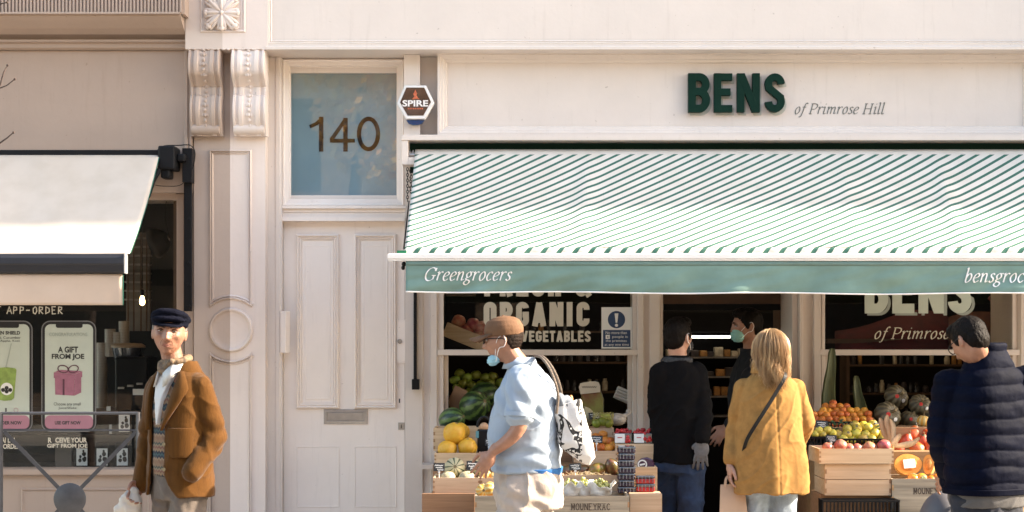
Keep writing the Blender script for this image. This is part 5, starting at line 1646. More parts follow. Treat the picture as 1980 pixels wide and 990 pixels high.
MB().box(px(1733, -1.46), px(1850, -1.46), -1.47, -1.42, .3, pz(963, -1.46)).build('upper_board', M_OAK, bl, bevel=.002)
def plastic_crate(x0, x1, y0, y1, Y, depth, label):
    t = thing('plastic_crate', label, 'crate', P((x0 + x1) / 2, y1, Y), 0, 'black plastic fruit crates')
    X0, X1, Z0, Z1 = px(x0, Y), px(x1, Y), pz(y1, Y), pz(y0, Y)
    for nm, (a, b_, c_, d_) in (('front_panel', (X0, X1, Y, Y + .008)), ('back_panel', (X0, X1, Y + depth - .008, Y + depth))):
        mb = MB(); mb.box(a, b_, c_, d_, Z0, Z0 + (Z1 - Z0) * .35); mb.box(a, b_, c_ - .004, d_ + .004, Z1 - .012, Z1)
        k = 0
        while a + k * .022 < b_ - .008:
            mb.box(a + k * .022, a + k * .022 + .008, c_ + .001, d_ - .001, Z0 + (Z1 - Z0) * .35, Z1 - .012); k += 1
        mb.build(nm, M_PLASTIC, t)
    MB().box(X0, X0 + .008, Y + .009, Y + depth - .009, Z0, Z1).build('side_panel', M_PLASTIC, t)
    MB().box(X1 - .008, X1, Y + .009, Y + depth - .009, Z0, Z1).build('side_panel', M_PLASTIC, t)
    MB().box(X0 + .009, X1 - .009, Y + .009, Y + depth - .009, Z0, Z0 + (Z1 - Z0) * .5).build('base', M_PLASTIC, t)
plastic_crate(1600, 1713, 848, 872, -1.12, .30, 'black plastic crate of yellow-green lemons')
plastic_crate(1565, 1598, 844, 872, -1.12, .30, 'small black plastic crate of yellow fruit beside the mustard coat')
plastic_crate(1566, 1700, 815, 842, -.78, .30, 'black plastic crate of small oranges')
plastic_crate(1590, 1740, 967, 1030, -1.62, .12, 'black plastic crate standing under the pine crates')
OG = 'heap of small oranges on the right stall'
random.seed(21)
rows = [(821, 1578, 1692, -.70), (811, 1570, 1690, -.66), (802, 1572, 1686, -.60), (794, 1585, 1675, -.56), (786, 1597, 1640, -.52), (779, 1606, 1622, -.50)]
rw = 0
for y, a, b_, Y in rows:
    x = a + (rw % 2) * 6; rw += 1
    while x <= b_:
        put(ME_OR, 'small_orange', 'orange', 'small orange in the heap between the green leaves and the mustard coat', OG, x + rnd(-1.5, 1.5), y + rnd(-1.5, 1.5), rnd(7.2, 8.2), Y + rnd(-.02, .02))
        x += 13.2
LG = 'yellow-green lemons on the right stall'
for y, a, b_, Y in ((851, 1631, 1708, -1.06), (840, 1618, 1712, -1.0), (829, 1640, 1702, -.92), (822, 1652, 1690, -.86)):
    x = a
    while x <= b_:
        put(ME_LE, 'lemon', 'lemon', 'yellow-green lemon in the black plastic crate', LG, x + rnd(-2, 2), y + rnd(-2, 2), rnd(9.2, 10.4), Y + rnd(-.02, .02), (rnd(-1, 1), rnd(-1, 1), rnd(0, 6)))
        x += 18.5
for x, y in ((1577, 840), (1591, 840), (1584, 833), (1600, 832), (1610, 838)):
    put(ME_LE, 'yellow_fruit', 'fruit', 'yellow fruit in the small black crate beside the mustard coat', 'yellow fruit beside the mustard coat', x, y, 8, -1.02)
PG = 'red fruit in the pine crate'
for x, y, rr in ((1600, 866, 11), (1625, 862, 13), (1642, 868, 11), (1657, 868, 11), (1681, 866, 13), (1709, 863, 14)):
    put(ME_PO, 'red_fruit', 'fruit', 'pinkish red round fruit in the topmost pine crate', PG, x, y, rr, -1.40)
lv = MB()
random.seed(5)
for k in range(34):
    c0 = P(rnd(1605, 1650), rnd(812, 832), rnd(-.92, -.84)) if k < 24 else P(rnd(1690, 1712), rnd(822, 835), -.95)
    a = rnd(0, 6.28); d = Vector((cos(a), sin(a) * .4, rnd(-.6, .6))).normalized(); s_ = d.orthogonal().normalized()
    L_ = rnd(.02, .032)
    lv.add([c0, c0 + d * L_ * .5 + s_ * L_ * .32, c0 + d * L_ * 1.1, c0 + d * L_ * .5 - s_ * L_ * .32], [(0, 1, 2, 3)])
lo = tag(lv.build('citrus_leaves', M_LEAF), 'dark citrus leaves between the oranges and the lemons', 'leaves', kind='stuff')
so = lo.modifiers.new('thickness', 'SOLIDIFY'); so.thickness = .001
GP = 'big green pumpkins'
def sticker(o, kind):
    mb = MB(); mb.lathe([(.16, 0), (.15, .02), (.001, .025)], (0, 0, 0), 12); so_ = mb.build('sticker', M_STICK if kind else M_PAPER, o, loc=(0, 0, 0))
    return so_
def pumpkin(x, y, rr, Y, rot, lab, sq=1):
    o = put(ME_PU, 'green_pumpkin', 'pumpkin', lab, GP, x, y, rr, Y, rot, stem=ST_P)
    for d, k in (((-.15, -.95, .12), 1), ((.42, -.80, -.28), 0)):
        v = Vector(d).normalized()
        Rm = Euler(rot).to_matrix().inverted()
        lv_ = Rm @ v
        s_ = sticker(o, k)
        rad = Vector((lv_.x, lv_.y, lv_.z / .78)); kk = 1 / rad.length
        s_.location = lv_ * kk * .985
        s_.rotation_euler = lv_.to_track_quat('Z', 'Y').to_euler()
    return o
pumpkin(1733, 768, 25, -.30, (1.1, .2, .3), 'big green pumpkin highest of the heap')
pumpkin(1779, 783, 22.5, -.42, (.9, -.5, .4), 'big green pumpkin next to the navy jacket')
pumpkin(1716, 803, 28, -.58, (1.0, .5, .2), 'largest green pumpkin with a rusty patch, at the front of the heap')
pumpkin(1760, 812, 21, -.50, (.4, .2, .5), 'dark green pumpkin behind the small yellow striped squash')
pumpkin(1805, 812, 20, -.52, (.4, .2, 1.5), 'dark green pumpkin half hidden by the navy jacket')
put(ME_SY, 'yellow_squash', 'squash', 'small yellow striped squash sitting on the squash crate', None, 1785, 814, 13, -.66, (.1, .1, 0), stem=ST_Y)
SG = 'red squash on the right stall'
for x, y, rr in ((1765, 840, 16), (1752, 853, 14), (1785, 857, 16), (1772, 868, 15), (1737, 868, 12), (1797, 845, 15), (1728, 838, 12), (1800, 868, 14)):
    put(ME_SR, 'red_squash', 'squash', 'orange-red squash in the crate below the green pumpkins', SG, x, y, rr, -.98 + (868 - y) * .008, (rnd(-.6, .6), rnd(-.8, .8), rnd(0, 6)), stem=ST_S)
# cut pumpkin halves
def cut_half(x, y, rx, ry, Y, label, tag_card, rot):
    t = thing('cut_pumpkin', label, 'pumpkin', P(x, y, Y))
    R = Matrix.Rotation(radians(rot), 4, 'Z') @ Matrix.Rotation(radians(-16), 4, 'X')
    s_ = sc(Y); a_, b_ = rx / s_, ry / s_
    def ring(k, yy): return [R @ Vector((a_ * k * cos(q) * (1 + .03 * sin(3 * q)), yy, b_ * k * sin(q) * (1 - .05 * cos(q)))) for q in [2 * pi * i / 36 for i in range(36)]]
    mb = MB(); mb.loft([ring(1.0, 0), ring(1.0, .01), ring(.97, .03), ring(.85, .07), ring(.55, .10), ring(.05, .11)], cap=False); mb.build('rind', M_SQRIND, t, loc=(0, 0, 0), smooth=True)
    mb = MB(); mb.loft([ring(.97, -.001), ring(.62, -.002)], cap=False); mb.add(ring(.62, -.002), [tuple(range(36))]); mb.build('flesh', M_SQORG, t, loc=(0, 0, 0))
    mb = MB(); mb.loft([ring(.60, -.004), ring(.40, -.010), ring(.1, -.012)], cap=True); mb.build('core', M_SQCORE, t, loc=(0, 0, 0), smooth=True)
    if tag_card:
        mb = MB(); mb.box(-.034, .036, -.018, -.016, -.025, .028, R @ Matrix.Rotation(radians(-5), 4, 'Y')); lo_ = mb.build('label', M_PAPER, t, loc=(0, 0, 0))
        mb = MB()
        for i in range(3): mb.box(-.026, rnd(.0, .026), -.0188, -.0181, .014 - i * .014, .017 - i * .014, R @ Matrix.Rotation(radians(-5), 4, 'Y'))
        mb.build('label_print', mat('faint_print', (.45, .35, .32), .6), lo_, loc=(0, 0, 0))
    return t
cut_half(1757, 898, 27, 21.5, -1.30, 'halved orange pumpkin with a white label, cut face forward', True, 0)
cut_half(1795, 898, 11, 20, -1.31, 'second cut pumpkin piece half hidden by the navy jacket', False, -25)
PEG = 'persimmons in the weathered crate'
for x, y, rr, ry_ in ((1766, 925, 11, 0), (1782, 927, 12.5, 1), (1800, 929, 12, 0), (1812, 925, 11, 0), (1755, 932, 9, 0)):
    o = put(ME_PE, 'persimmon', 'persimmon', 'orange persimmon in the weathered crate in front of the cut pumpkin', PEG, x, y, rr, -1.38, (1.2, .1, .2) if ry_ else (.3, .2, x))
    mb = MB()
    for q in range(4):
        mb.ball((.26 * cos(q * pi / 2), .26 * sin(q * pi / 2), .83), (.24, .24, .05), 10, 6)
    mb.ball((0, 0, .86), (.10, .10, .10), 8, 6)
    mb.build('calyx', mat('persimmon_calyx', (.16, .17, .06), .7, var=.3), o, loc=(0, 0, 0), smooth=True)
# corn husks
hk = thing('dried_corn', 'dried corn cob with pale curling husks on the squash crate', 'corn', P(1725, 850, -1.2))
random.seed(3)
for k, (pts, w_) in enumerate((([(1720, 858), (1712, 840), (1706, 822), (1701, 808)], 7), ([(1722, 858), (1720, 836), (1714, 815), (1716, 802)], 6.5), ([(1726, 858), (1727, 840), (1726, 822), (1721, 810)], 5),
                              ([(1728, 862), (1745, 861), (1765, 856), (1778, 846)], 6), ([(1727, 862), (1733, 850), (1740, 842)], 5), ([(1724, 858), (1735, 846), (1742, 840)], 5))):
    c3 = catmull([P(a, b_, -1.22 - .012 * k) for a, b_ in pts], 6)
    n = len(c3); rings = []
    for i, p in enumerate(c3):
        t_ = (c3[min(i + 1, n - 1)] - c3[max(i - 1, 0)]).normalized()
        s_ = t_.cross(Vector((0, 1, 0))).normalized()
        ww = w_ / sc(-1.2) * (sin(pi * (.12 + .86 * i / n)) ** .8)
        rings.append([p - s_ * ww + Vector((0, -.006, 0)), p + Vector((0, .004, 0)), p + s_ * ww + Vector((0, -.006, 0)), p + Vector((0, .006, 0))])
    mb = MB(); mb.loft(rings); mb.build('husk', M_HUSK, hk, smooth='all')
mb = MB(); mb.capsule([P(1722, 868, -1.2), P(1724, 850, -1.2)], [.022, .014], 10); mb.build('cob', mat('corn_cob', (.40, .26, .08), .6, bump=.8, bs=120), hk, smooth=True)
# tall leaves standing in the window
for k, (pts, w_, lab) in enumerate((([(1604, 800), (1602, 760), (1607, 715), (1610, 674)], 16, 'tall tapering green leaf at the window, beside the mustard coat'), ([(1666, 806), (1663, 780), (1658, 755), (1656, 727)], 14, 'tall tapering green leaf at the window, left of the pumpkins'))):
    Yv = -.12
    c3 = catmull([P(a, b_, Yv) for a, b_ in pts], 8); n = len(c3); rings = []
    for i, p in enumerate(c3):
        ww = w_ / sc(Yv) * (1 - .62 * (i / (n - 1)) ** 1.1) * (1 if i < n - 2 else .8)
        jt = .006 * noise.noise(p * 9); rings.append([p + Vector((-ww + jt, .004, 0)), p + Vector((-ww * .8, -.012, 0)), p + Vector((-ww * .3, -.004, 0)), p + Vector((ww * .35, -.003, 0)), p + Vector((ww * .8, -.012, 0)), p + Vector((ww + jt, .004, 0)), p + Vector((0, .02, 0))])
    mb = MB(); mb.loft(rings)
    tag(mb.build('tall_leaf', mat('aloe_leaf', (.10, .11, .035), .5, col2=(.050, .062, .018), vs=12, stretch=(6, 6, .6)), smooth=30), lab, 'leaf', 'tall green leaves at the window')
price_card(1577, 1600, 813, 827, -1.0, 'black price card among the small oranges, beside the mustard coat', 4)
price_card(1597, 1618, 841, 854, -1.2, 'black price card in front of the lemons')
price_card(1690, 1704, 817, 826, -.9, 'white chalked price card at the right edge of the lemons', 0)

# ================================================================== PEOPLE
def finish(mb, name, m, parent, voxel=.006, smooth=4, fold=None, keep=False):
    """one continuous surface from overlapping limbs and lofts, then cloth folds along the normals"""
    me = bpy.data.meshes.new(name)
    me.from_pydata([tuple(p) for p in mb.v], [], mb.f)
    bm = bmesh.new(); bm.from_mesh(me); bmesh.ops.recalc_face_normals(bm, faces=bm.faces); bm.to_mesh(me); bm.free()
    o = bpy.data.objects.new(name, me); C.objects.link(o)
    r = o.modifiers.new('r', 'REMESH'); r.mode = 'VOXEL'; r.voxel_size = voxel
    s_ = o.modifiers.new('s', 'SMOOTH'); s_.factor = .5; s_.iterations = smooth
    out = bpy.data.meshes.new_from_object(o.evaluated_get(bpy.context.evaluated_depsgraph_get()))
    bpy.data.objects.remove(o); bpy.data.meshes.remove(me)
    if fold:
        ns = [v.normal.copy() for v in out.vertices]
        for v, n_ in zip(out.vertices, ns):
            v.co = v.co + n_ * fold(v.co)
    out.polygons.foreach_set('use_smooth', [True] * len(out.polygons))
    out.materials.clear(); out.materials.append(m)
    out.name = name
    return link(name, out, parent, loc=(0, 0, 0))


def ring(z, cx, cy, rx, ry, p=2.3, n=40, tilt=0.0):
    r = []
    for i in range(n):
        a = 2 * pi * i / n
        s_, c_ = sin(a), cos(a)
        x = math.copysign(abs(s_) ** (2 / p), s_) * rx; y = -math.copysign(abs(c_) ** (2 / p), c_) * ry
        r.append(Vector((cx + x, cy + y, z + tilt * y)))
    return r


def torso(mb, rows, p=2.3):
    """rows: (z, cx, cy, rx, ry) from the bottom up, smoothly interpolated"""
    out = []
    for i in range(len(rows) - 1):
        r0, r1, r2, r3 = rows[max(i - 1, 0)], rows[i], rows[i + 1], rows[min(i + 2, len(rows) - 1)]
        for k in range(5):
            t = k / 5
            v = [0.5 * ((2 * b) + (c - a) * t + (2 * a - 5 * b + 4 * c - d) * t * t + (3 * b - a - 3 * c + d) * t ** 3) for a, b, c, d in zip(r0, r1, r2, r3)]
            out.append(ring(*v[:5], p=p))
    out.append(ring(*rows[-1][:5], p=p))
    mb.loft(out)


def head(mb, M, s=1.0, jaw=1.0, old=0.0):
    """a head with brow, sockets, nose, lips, chin, cheeks and ears; faces -Y"""
    n, m_ = 80, 64
    vs_, fs = [], []
    def g(x, c, w): return math.exp(-((x - c) / w) ** 2)
    for i in range(m_ + 1):
        a = pi * i / m_
        for j in range(n):
            b = 2 * pi * j / n
            x, y, z = sin(a) * sin(b), -sin(a) * cos(b), cos(a)
            X, Y, Z = x * (.074 - .004 * max(0, z)), y * .094, z * .118
            t = max(0, -z)
            X *= 1 - .30 * t ** 1.6 * jaw
            if y > 0:
                Y *= 1.10 - .55 * t
            else:
                Y *= 1 - .10 * t * t
                if Z > .03: Y *= 1 - .10 * ((Z - .03) / .088)
            if y < -.15:
                k = min(1, (-y - .15) * 3)
                d = 0
                zz = max(0, min(1, (.022 - Z) / .055))
                if -.052 < Z < .03:
                    nose = (.004 + .021 * zz ** 1.3) * (1 if Z > -.037 else max(0, 1 - ((-.037 - Z) / .013) ** 1.5))
                    d += nose * g(X, 0, .0095 + .004 * zz)
                    d += .009 * (g(X, .0125, .006) + g(X, -.0125, .006)) * g(Z, -.034, .008)
                d -= .012 * (g(X, .031, .014) + g(X, -.031, .014)) * g(Z, .004, .011)
                d += .006 * (g(X, .028, .022) + g(X, -.028, .022)) * g(Z, .023, .007)
                d += .006 * (g(X, .046, .015) + g(X, -.046, .015)) * g(Z, -.020, .014)
                d -= .004 * (g(X, .040, .014) + g(X, -.040, .014)) * g(Z, -.055, .018)
                d += .006 * g(X, 0, .019) * g(Z, -.061, .005) + .006 * g(X, 0, .017) * g(Z, -.074, .0055) - .004 * g(X, 0, .022) * g(Z, -.0675, .0025)
                d += .008 * g(X, 0, .018) * g(Z, -.102, .012)
                d -= old * (.006 * (g(X, .042, .012) + g(X, -.042, .012)) * g(Z, -.050, .020) + .0022 * g(X, 0, .045) * (g(Z, .046, .002) + g(Z, .056, .002)) - .004 * (g(X, .050, .012) + g(X, -.050, .012)) * g(Z, -.015, .012) + .004 * (g(X, .033, .012) + g(X, -.033, .012)) * g(Z, -.012, .004) - .007 * (g(X, .030, .018) + g(X, -.030, .018)) * g(Z, .0215, .006))
                Y -= d * k
            vs_.append(Vector((X, Y, Z)))
    for i in range(m_):
        for j in range(n):
            jj = (j + 1) % n
            fs.append((i * n + j, (i + 1) * n + j, (i + 1) * n + jj, i * n + jj))
    mb.add([M @ (p * s) for p in vs_], fs)
    for sx in (-1, 1):
        R = Matrix.Rotation(sx * radians(-12), 4, 'Z') @ Matrix.Rotation(radians(-12), 4, 'X')
        e = MB(); e.ball((0, 0, 0), (.007, .019, .031), 14, 10, R)
        mb.add([M @ ((p + Vector((sx * .0765, .016, -.008))) * s) for p in e.v], e.f)


def hand(mb, W, d, up, side, s=1.0, curl=.6, spread=.16):
    """palm, four unequal bent fingers and a thumb; W wrist, d towards the fingers, up = back of the hand, side = thumb side"""
    d = d.normalized(); up = (up - d * up.dot(d)).normalized(); lat = d.cross(up) * side
    pm = MB(); R = Matrix((lat, d, up)).transposed().to_4x4()
    pm.ball((0, 0, 0), (.042 * s, .052 * s, .018 * s), 16, 10, R)
    mb.add([p + W + d * .048 * s for p in pm.v], pm.f)
    mb.capsule([W - d * .03 * s, W + d * .03 * s], [.026 * s, .026 * s], 12)
    for k, (o, L_, r) in enumerate(((.030, .072, .0088), (.010, .082, .0092), (-.010, .077, .0088), (-.029, .060, .0078))):
        b0 = W + d * .070 * s + lat * o * s * .8; p0 = W + d * .088 * s + lat * o * s
        a = curl * (.35 + .08 * k); pts = [b0, p0]; q = p0; dirv = (d + lat * o / .03 * spread).normalized()
        for j, seg in enumerate((.46, .30, .24)):
            dirv = (Matrix.Rotation(-a * (1.0 if j else .7), 3, lat * side) @ dirv) if side else dirv
            dd = (dirv - up * 0)
            q = q + dd.normalized() * L_ * seg * s; pts.append(q)
        mb.capsule(pts, [r * s * 1.05, r * s, r * .95 * s, r * .88 * s, r * .75 * s], 9, 3)
    t0 = W + d * .022 * s + lat * .024 * s
    t1 = t0 + (d * .6 + lat * .7 - up * .25).normalized() * .040 * s
    t2 = t1 + (d * .9 + lat * .25 - up * .30).normalized() * .030 * s
    t3 = t2 + (d * .95 + lat * .05 - up * .3).normalized() * .022 * s
    mb.capsule([t0, t1, t2, t3], [.014 * s, .0115 * s, .010 * s, .008 * s], 9, 3)


def shell(mb, rows, phl, phr, th=.014, p=2.3, n=56):
    """open-fronted garment wall; rows (z, cx, cy, rx, ry); phl/phr(z) give the front edges in degrees"""
    fine = []
    for i in range(len(rows) - 1):
        r0, r1, r2, r3 = rows[max(i - 1, 0)], rows[i], rows[i + 1], rows[min(i + 2, len(rows) - 1)]
        for k in range(5):
            t = k / 5
            fine.append([0.5 * ((2 * b) + (c - a) * t + (2 * a - 5 * b + 4 * c - d) * t * t + (3 * b - a - 3 * c + d) * t ** 3) for a, b, c, d in zip(r0, r1, r2, r3)])
    fine.append(list(rows[-1]))
    loops = []
    for z, cx, cy, rx, ry in fine:
        a0, a1 = radians(phl(z)), 2 * pi - radians(phr(z))
        def pt(a, off):
            s_, c_ = sin(a), cos(a)
            x = math.copysign(abs(s_) ** (2 / p), s_); y = -math.copysign(abs(c_) ** (2 / p), c_)
            return Vector((cx + x * (rx + off), cy + y * (ry + off), z))
        o = [pt(a0 + (a1 - a0) * i / n, 0) for i in range(n + 1)]
        q = [pt(a0 + (a1 - a0) * i / n, -th) for i in range(n, -1, -1)]
        loops.append(o + q)
    mb.loft(loops)


def cloth_fold(seed, amp=.006, sx=5.0, sz=9.0, extra=None):
    """hanging folds, sharp creases and small puckers"""
    def f(p):
        w = Vector((noise.noise(p * 4 + Vector((seed, 0, 0))), noise.noise(p * 4 + Vector((0, seed, 9))), 0)) * .05
        q = Vector(((p.x + w.x) * sx * 1.5 + seed, (p.y + w.y) * sx * 1.5, p.z * sz * .30 + p.x * 2.4))
        v = noise.noise(q) * .9 + noise.noise(q * 2.3 + Vector((3, 1, 7))) * .35
        r1 = 1 - min(1, abs(noise.noise(Vector((p.x * 6 + seed + w.x * 8, p.y * 6 + w.y * 8, p.z * 8 + p.x * 7)))) * 3.4)
        r2 = 1 - min(1, abs(noise.noise(Vector((p.x * 13 - seed, p.y * 13, p.z * 19 - p.x * 9)))) * 3.4)
        d = amp * (v + .8 * r1 * r1 + .15 * r2 * r2 - .3)
        if extra: d += extra(p)
        return d
    return f


def elbow_folds(E, rad=.10, amp=.007, freq=75):
    def f(p):
        d = (p - E).length
        if d > rad * 1.8: return 0
        return amp * math.exp(-(d / rad) ** 2) * sin((p - E).z * freq + (p.x - E.x) * 38 + 2 * noise.noise(p * 14))
    return f


M_SKIN = mat('skin', (.37, .195, .13), .5, var=.14, vs=22, bump=.12, bs=120, sss=.12)
M_SKIN2 = mat('tanned_skin', (.29, .14, .085), .5, var=.14, vs=22, bump=.12, bs=120, sss=.12)
M_LIP = mat('lip', (.17, .065, .048), .6, spec=.2)
M_EYEW = mat('eye_white', (.36, .32, .29), .3); M_IRIS = mat('dark_iris', (.03, .02, .015), .2)
M_HAIRD = mat('dark_hair', (.0065, .0045, .0035), .5, var=.5, vs=30, stretch=(9, 9, 1), bump=.4, bs=26, spec=.06)
M_HAIRG = mat('grey_hair', (.13, .11, .095), .6, var=.3, vs=60, bump=.6, bs=200)
M_BROW = mat('brow_hair', (.06, .04, .03), .9, spec=.1)


def nape_hair(P_, M, m, amax=84):
    mb = MB()
    for z, rx, ry, r in ((.030, .071, .094, .0135), (.014, .071, .093, .0135), (-.002, .070, .090, .0135), (-.018, .067, .083, .0135), (-.034, .062, .073, .013), (-.048, .054, .062, .011)):
        am = amax - max(0, (.0 - z)) * 700
        mb.capsule([(rx * sin(radians(t)), .010 + ry * cos(radians(t)), z) for t in [(-am + 2 * am * i / 12) for i in range(13)]], r, 10, 2)
    mb.v = [M @ p for p in mb.v]
    Mi = M.inverted()
    return finish(mb, 'hair', m, P_.t, .004, 3, lambda p: .0018 * noise.noise((Mi @ p) * 150) - .002)


class Person:
    def __init__(s, label, x, Y, yaw):
        s.loc = Vector((px(x, Y), Y, 0)); s.yaw = radians(yaw)
        s.t = thing('person', label, 'person', s.loc, s.yaw)
        s.inv = (Matrix.Translation(s.loc) @ Matrix.Rotation(s.yaw, 4, 'Z')).inverted()

    def J(s, x, y, Y):
        """photo pixel at depth Y -> the person's own coordinates"""
        return s.inv @ P(x, y, Y)

    def headM(s, x, y, Y, gyaw, nod=0, roll=0):
        c = s.J(x, y, Y)
        return Matrix.Translation(c) @ Matrix.Rotation(radians(gyaw) - s.yaw, 4, 'Z') @ Matrix.Rotation(radians(roll), 4, 'Y') @ Matrix.Rotation(radians(nod), 4, 'X')


def legs(mb, z0, spread, rt, rk, ra, fwd=0.06, foot=True, dy=0.0, zend=.09, cy=0.0):
    for sx in (-1, 1):
        f = fwd * sx
        pts = [(sx * spread, cy + dy, z0), (sx * (spread + .005), cy + dy - f * .5, .52), (sx * (spread + .005), cy + dy - f + .01, zend)]
        mb.capsule(pts, [rt, rk, ra], 18, 6)


def body(P_, M, neck, rows, arms, hip=.90, sp=.09, m=None, jaw=1.0, hs=1.0, voxel=.005, old=0.0):
    """the skin: one continuous figure under the clothes"""
    mb = MB()
    head(mb, M, hs, jaw, old)
    c = M @ Vector((0, .022, -.05))
    mb.capsule([neck, neck.lerp(c, .5), c], [.066, .056, .055], 16)
    torso(mb, rows)
    for sh, el, wr, d, up, side, curl in arms:
        mb.capsule([sh, el, wr], [.050, .041, .027], 14, 6)
        hand(mb, wr + (wr - el).normalized() * .012, d, up, side, 1.0, curl)
    legs(mb, hip, sp, .075, .055, .042)
    for sx in (-1, 1):
        mb.capsule([(sx * (sp + .005), .02 - .06 * sx, .05), (sx * (sp + .012), -.13 - .06 * sx, .035)], [.042, .034], 12)
    return finish(mb, 'body', m or M_SKIN, P_.t, voxel, 2)


def shoes(P_, sp, m, fwd=.06):
    for sx in (-1, 1):
        mb = MB(); mb.capsule([(sx * (sp + .005), .03 - fwd * sx, .055), (sx * (sp + .012), -.14 - fwd * sx, .042)], [.050, .042], 14)
        mb.box(sx * (sp + .008) - .045, sx * (sp + .008) + .045, -.19 - fwd * sx, .085 - fwd * sx, .002, .028)
        finish(mb, 'shoe', m, P_.t, .007, 3)


def face_parts(P_, M, brow=M_BROW, lips=True, squint=.55):
    for sx in (-1, 1):
        mb = MB(); c = Vector((sx * .031, -.0785, .004))
        mb.ball(c, (.0125, .008, .0085 * squint), 14, 10)
        v = [M @ p for p in mb.v]; mb.v = v
        e = mb.build('eye', M_EYEW, P_.t, loc=(0, 0, 0), smooth=True)
        mb = MB(); mb.ball(c + Vector((.001, -.0055, .000)), (.0055, .0035, .0060 * squint), 12, 8); mb.v = [M @ p for p in mb.v]
        mb.build('iris', M_IRIS, e, loc=(0, 0, 0), smooth=True)
        mb = MB()
        mb.capsule([c + Vector((-.014 * sx, -.006, .006)), c + Vector((0, -.010, .0085)), c + Vector((.015 * sx, -.003, .005))], [.0022, .0034, .0020], 8)
        mb.v = [M @ p for p in mb.v]; mb.build('eyelid', MATS['crease_shade'], P_.t, loc=(0, 0, 0), smooth=True)
        mb = MB(); mb.capsule([c + Vector((-.016 * sx, -.017, .017)), c + Vector((.002 * sx, -.0175, .021)), c + Vector((.019 * sx, -.009, .017))], [.0036, .0042, .0020], 8)
        mb.v = [M @ p for p in mb.v]; mb.build('eyebrow', brow, P_.t, loc=(0, 0, 0), smooth=True)
    if lips:
        mb = MB()
        mb.capsule([(-.021, -.0815, -.068), (-.008, -.0925, -.0645), (.008, -.0925, -.0645), (.021, -.0815, -.068)], [.0012, .0028, .0028, .0012], 8)
        mb.capsule([(-.018, -.083, -.0695), (0, -.0925, -.0725), (.018, -.083, -.0695)], [.0012, .0034, .0012], 8)
        mb.v = [M @ p for p in mb.v]; mb.build('lips', M_LIP, P_.t, loc=(0, 0, 0), smooth=True)


mat('crease_shade', (.070, .030, .020), .7, spec=.1)  # dark tone standing in for shade under the brow and in wrinkles


def short_hair(P_, M, m, s=1.0, low=-.055, front=.0, voxel=.004, seed=0):
    mb = MB()
    mb.ball((0, .016, .028), (.0815, .097, .096), 28, 18)
    mb.ball((0, .050, -.010), (.070, .056, .062 - low * .2), 22, 14)
    mb.ball((0, -.035, .085), (.066, .058, .040), 18, 12)
    for sx in (-1, 1):
        mb.ball((sx * .072, -.008, .012), (.012, .022, .034), 12, 8)
    mb.v = [M @ (p * s) for p in mb.v]
    Mi = M.inverted()
    def f(p):
        q = Mi @ p
        return .0022 * noise.noise(Vector((q.x * 70 + seed, q.y * 70, q.z * 24))) + .0022 * noise.noise(q * 170)
    return finish(mb, 'hair', m, P_.t, voxel, 2, f)


def M4(M, pts): return [M @ Vector(p) for p in pts]


# ------------------------------------------------------------------ 1. the old man in the corduroy jacket
Y1 = -2.4
p1_ = Person('elderly man in flat cap, brown corduroy jacket and patterned vest, facing the camera', 347, Y1, -42)
HM = p1_.headM(327, 643, -2.46, 6, -2, 4) @ Matrix.Diagonal((1.12, 1.06, 1.05, 1))
J = p1_.J
sl, el_, wl_ = J(387, 748, -2.48), J(413, 846, -2.46), J(372, 912, -2.57)
sr, er_, wr_ = J(304, 750, -2.29), J(288, 835, -2.26), J(273, 928, -2.34)
rows_body = [(.86, 0, .01, .16, .11), (1.0, 0, .01, .155, .105), (1.15, 0, 0, .15, .10), (1.32, 0, 0, .16, .11), (1.42, 0, .01, .15, .09), (1.50, 0, .01, .07, .06)]
nk = Vector((0, .0, 1.46)) + (HM.translation - Vector((0, 0, 1.7))) * Vector((.3, .3, 0))
body(p1_, HM, nk, rows_body, [(sl, el_, J(376, 908, -2.49), J(366, 940, -2.40) - J(376, 908, -2.49), J(360, 915, -2.8) - J(360, 915, -2.6), 1, .2), (sr, er_, wr_, J(256, 958, -2.4) - wr_, Vector((-1, 0, 0)), -1, 1.2)], voxel=.0034, old=1.0, jaw=.85, m=mat('weathered_skin', (.20, .088, .052), .55, col2=(.29, .142, .090), vs=26, bump=.35, bs=70, sss=.08))
face_parts(p1_, HM, squint=.40)
for sx in (-1, 1):
    for pts, r in (([(.017, -.0935, -.036), (.026, -.0875, -.052), (.029, -.080, -.070)], .0011), ([(.020, -.0875, -.010), (.032, -.0845, -.013), (.043, -.0765, -.009)], .0010), ([(.050, -.070, .006), (.058, -.060, .009)], .0009)):
        mb = MB(); mb.capsule([(sx * a, b_, c_) for a, b_, c_ in pts], [r * .5, r, r * .5], 6); mb.v = [HM @ p for p in mb.v]
        mb.build('wrinkle', MATS['crease_shade'], p1_.t, loc=(0, 0, 0), smooth=True)
# cap
M_TWEED = mat('navy_tweed', (.0045, .005, .010), .95, var=.5, vs=90, bump=.4, bs=160, spec=.05)
cp = MB()
cp.ball((0, .026, .070), (.096, .110, .040), 30, 14)
cp.ball((0, .004, .080), (.092, .112, .034), 30, 14, Matrix.Rotation(radians(-11), 4, 'X'))
cp.ball((0, -.075, .062), (.078, .042, .017), 24, 10, Matrix.Rotation(radians(-6), 4, 'X'))
cp.lathe([(.078, .030), (.084, .034), (.086, .065), (.07, .080), (.03, .080)], (0, .014, 0), 30)
cp.v = [HM @ p for p in cp.v]
capo = finish(cp, 'flat_cap', M_TWEED, p1_.t, .004, 4, cloth_fold(2, .003, 14, 30))
cp = MB(); 
ring_ = []
for i in range(17):
    a = radians(-62 + 124 * i / 16)
    ring_.append((sin(a), cos(a)))
top = [Vector((.078 * s_, .012 - .092 * c_, .047)) for s_, c_ in ring_]
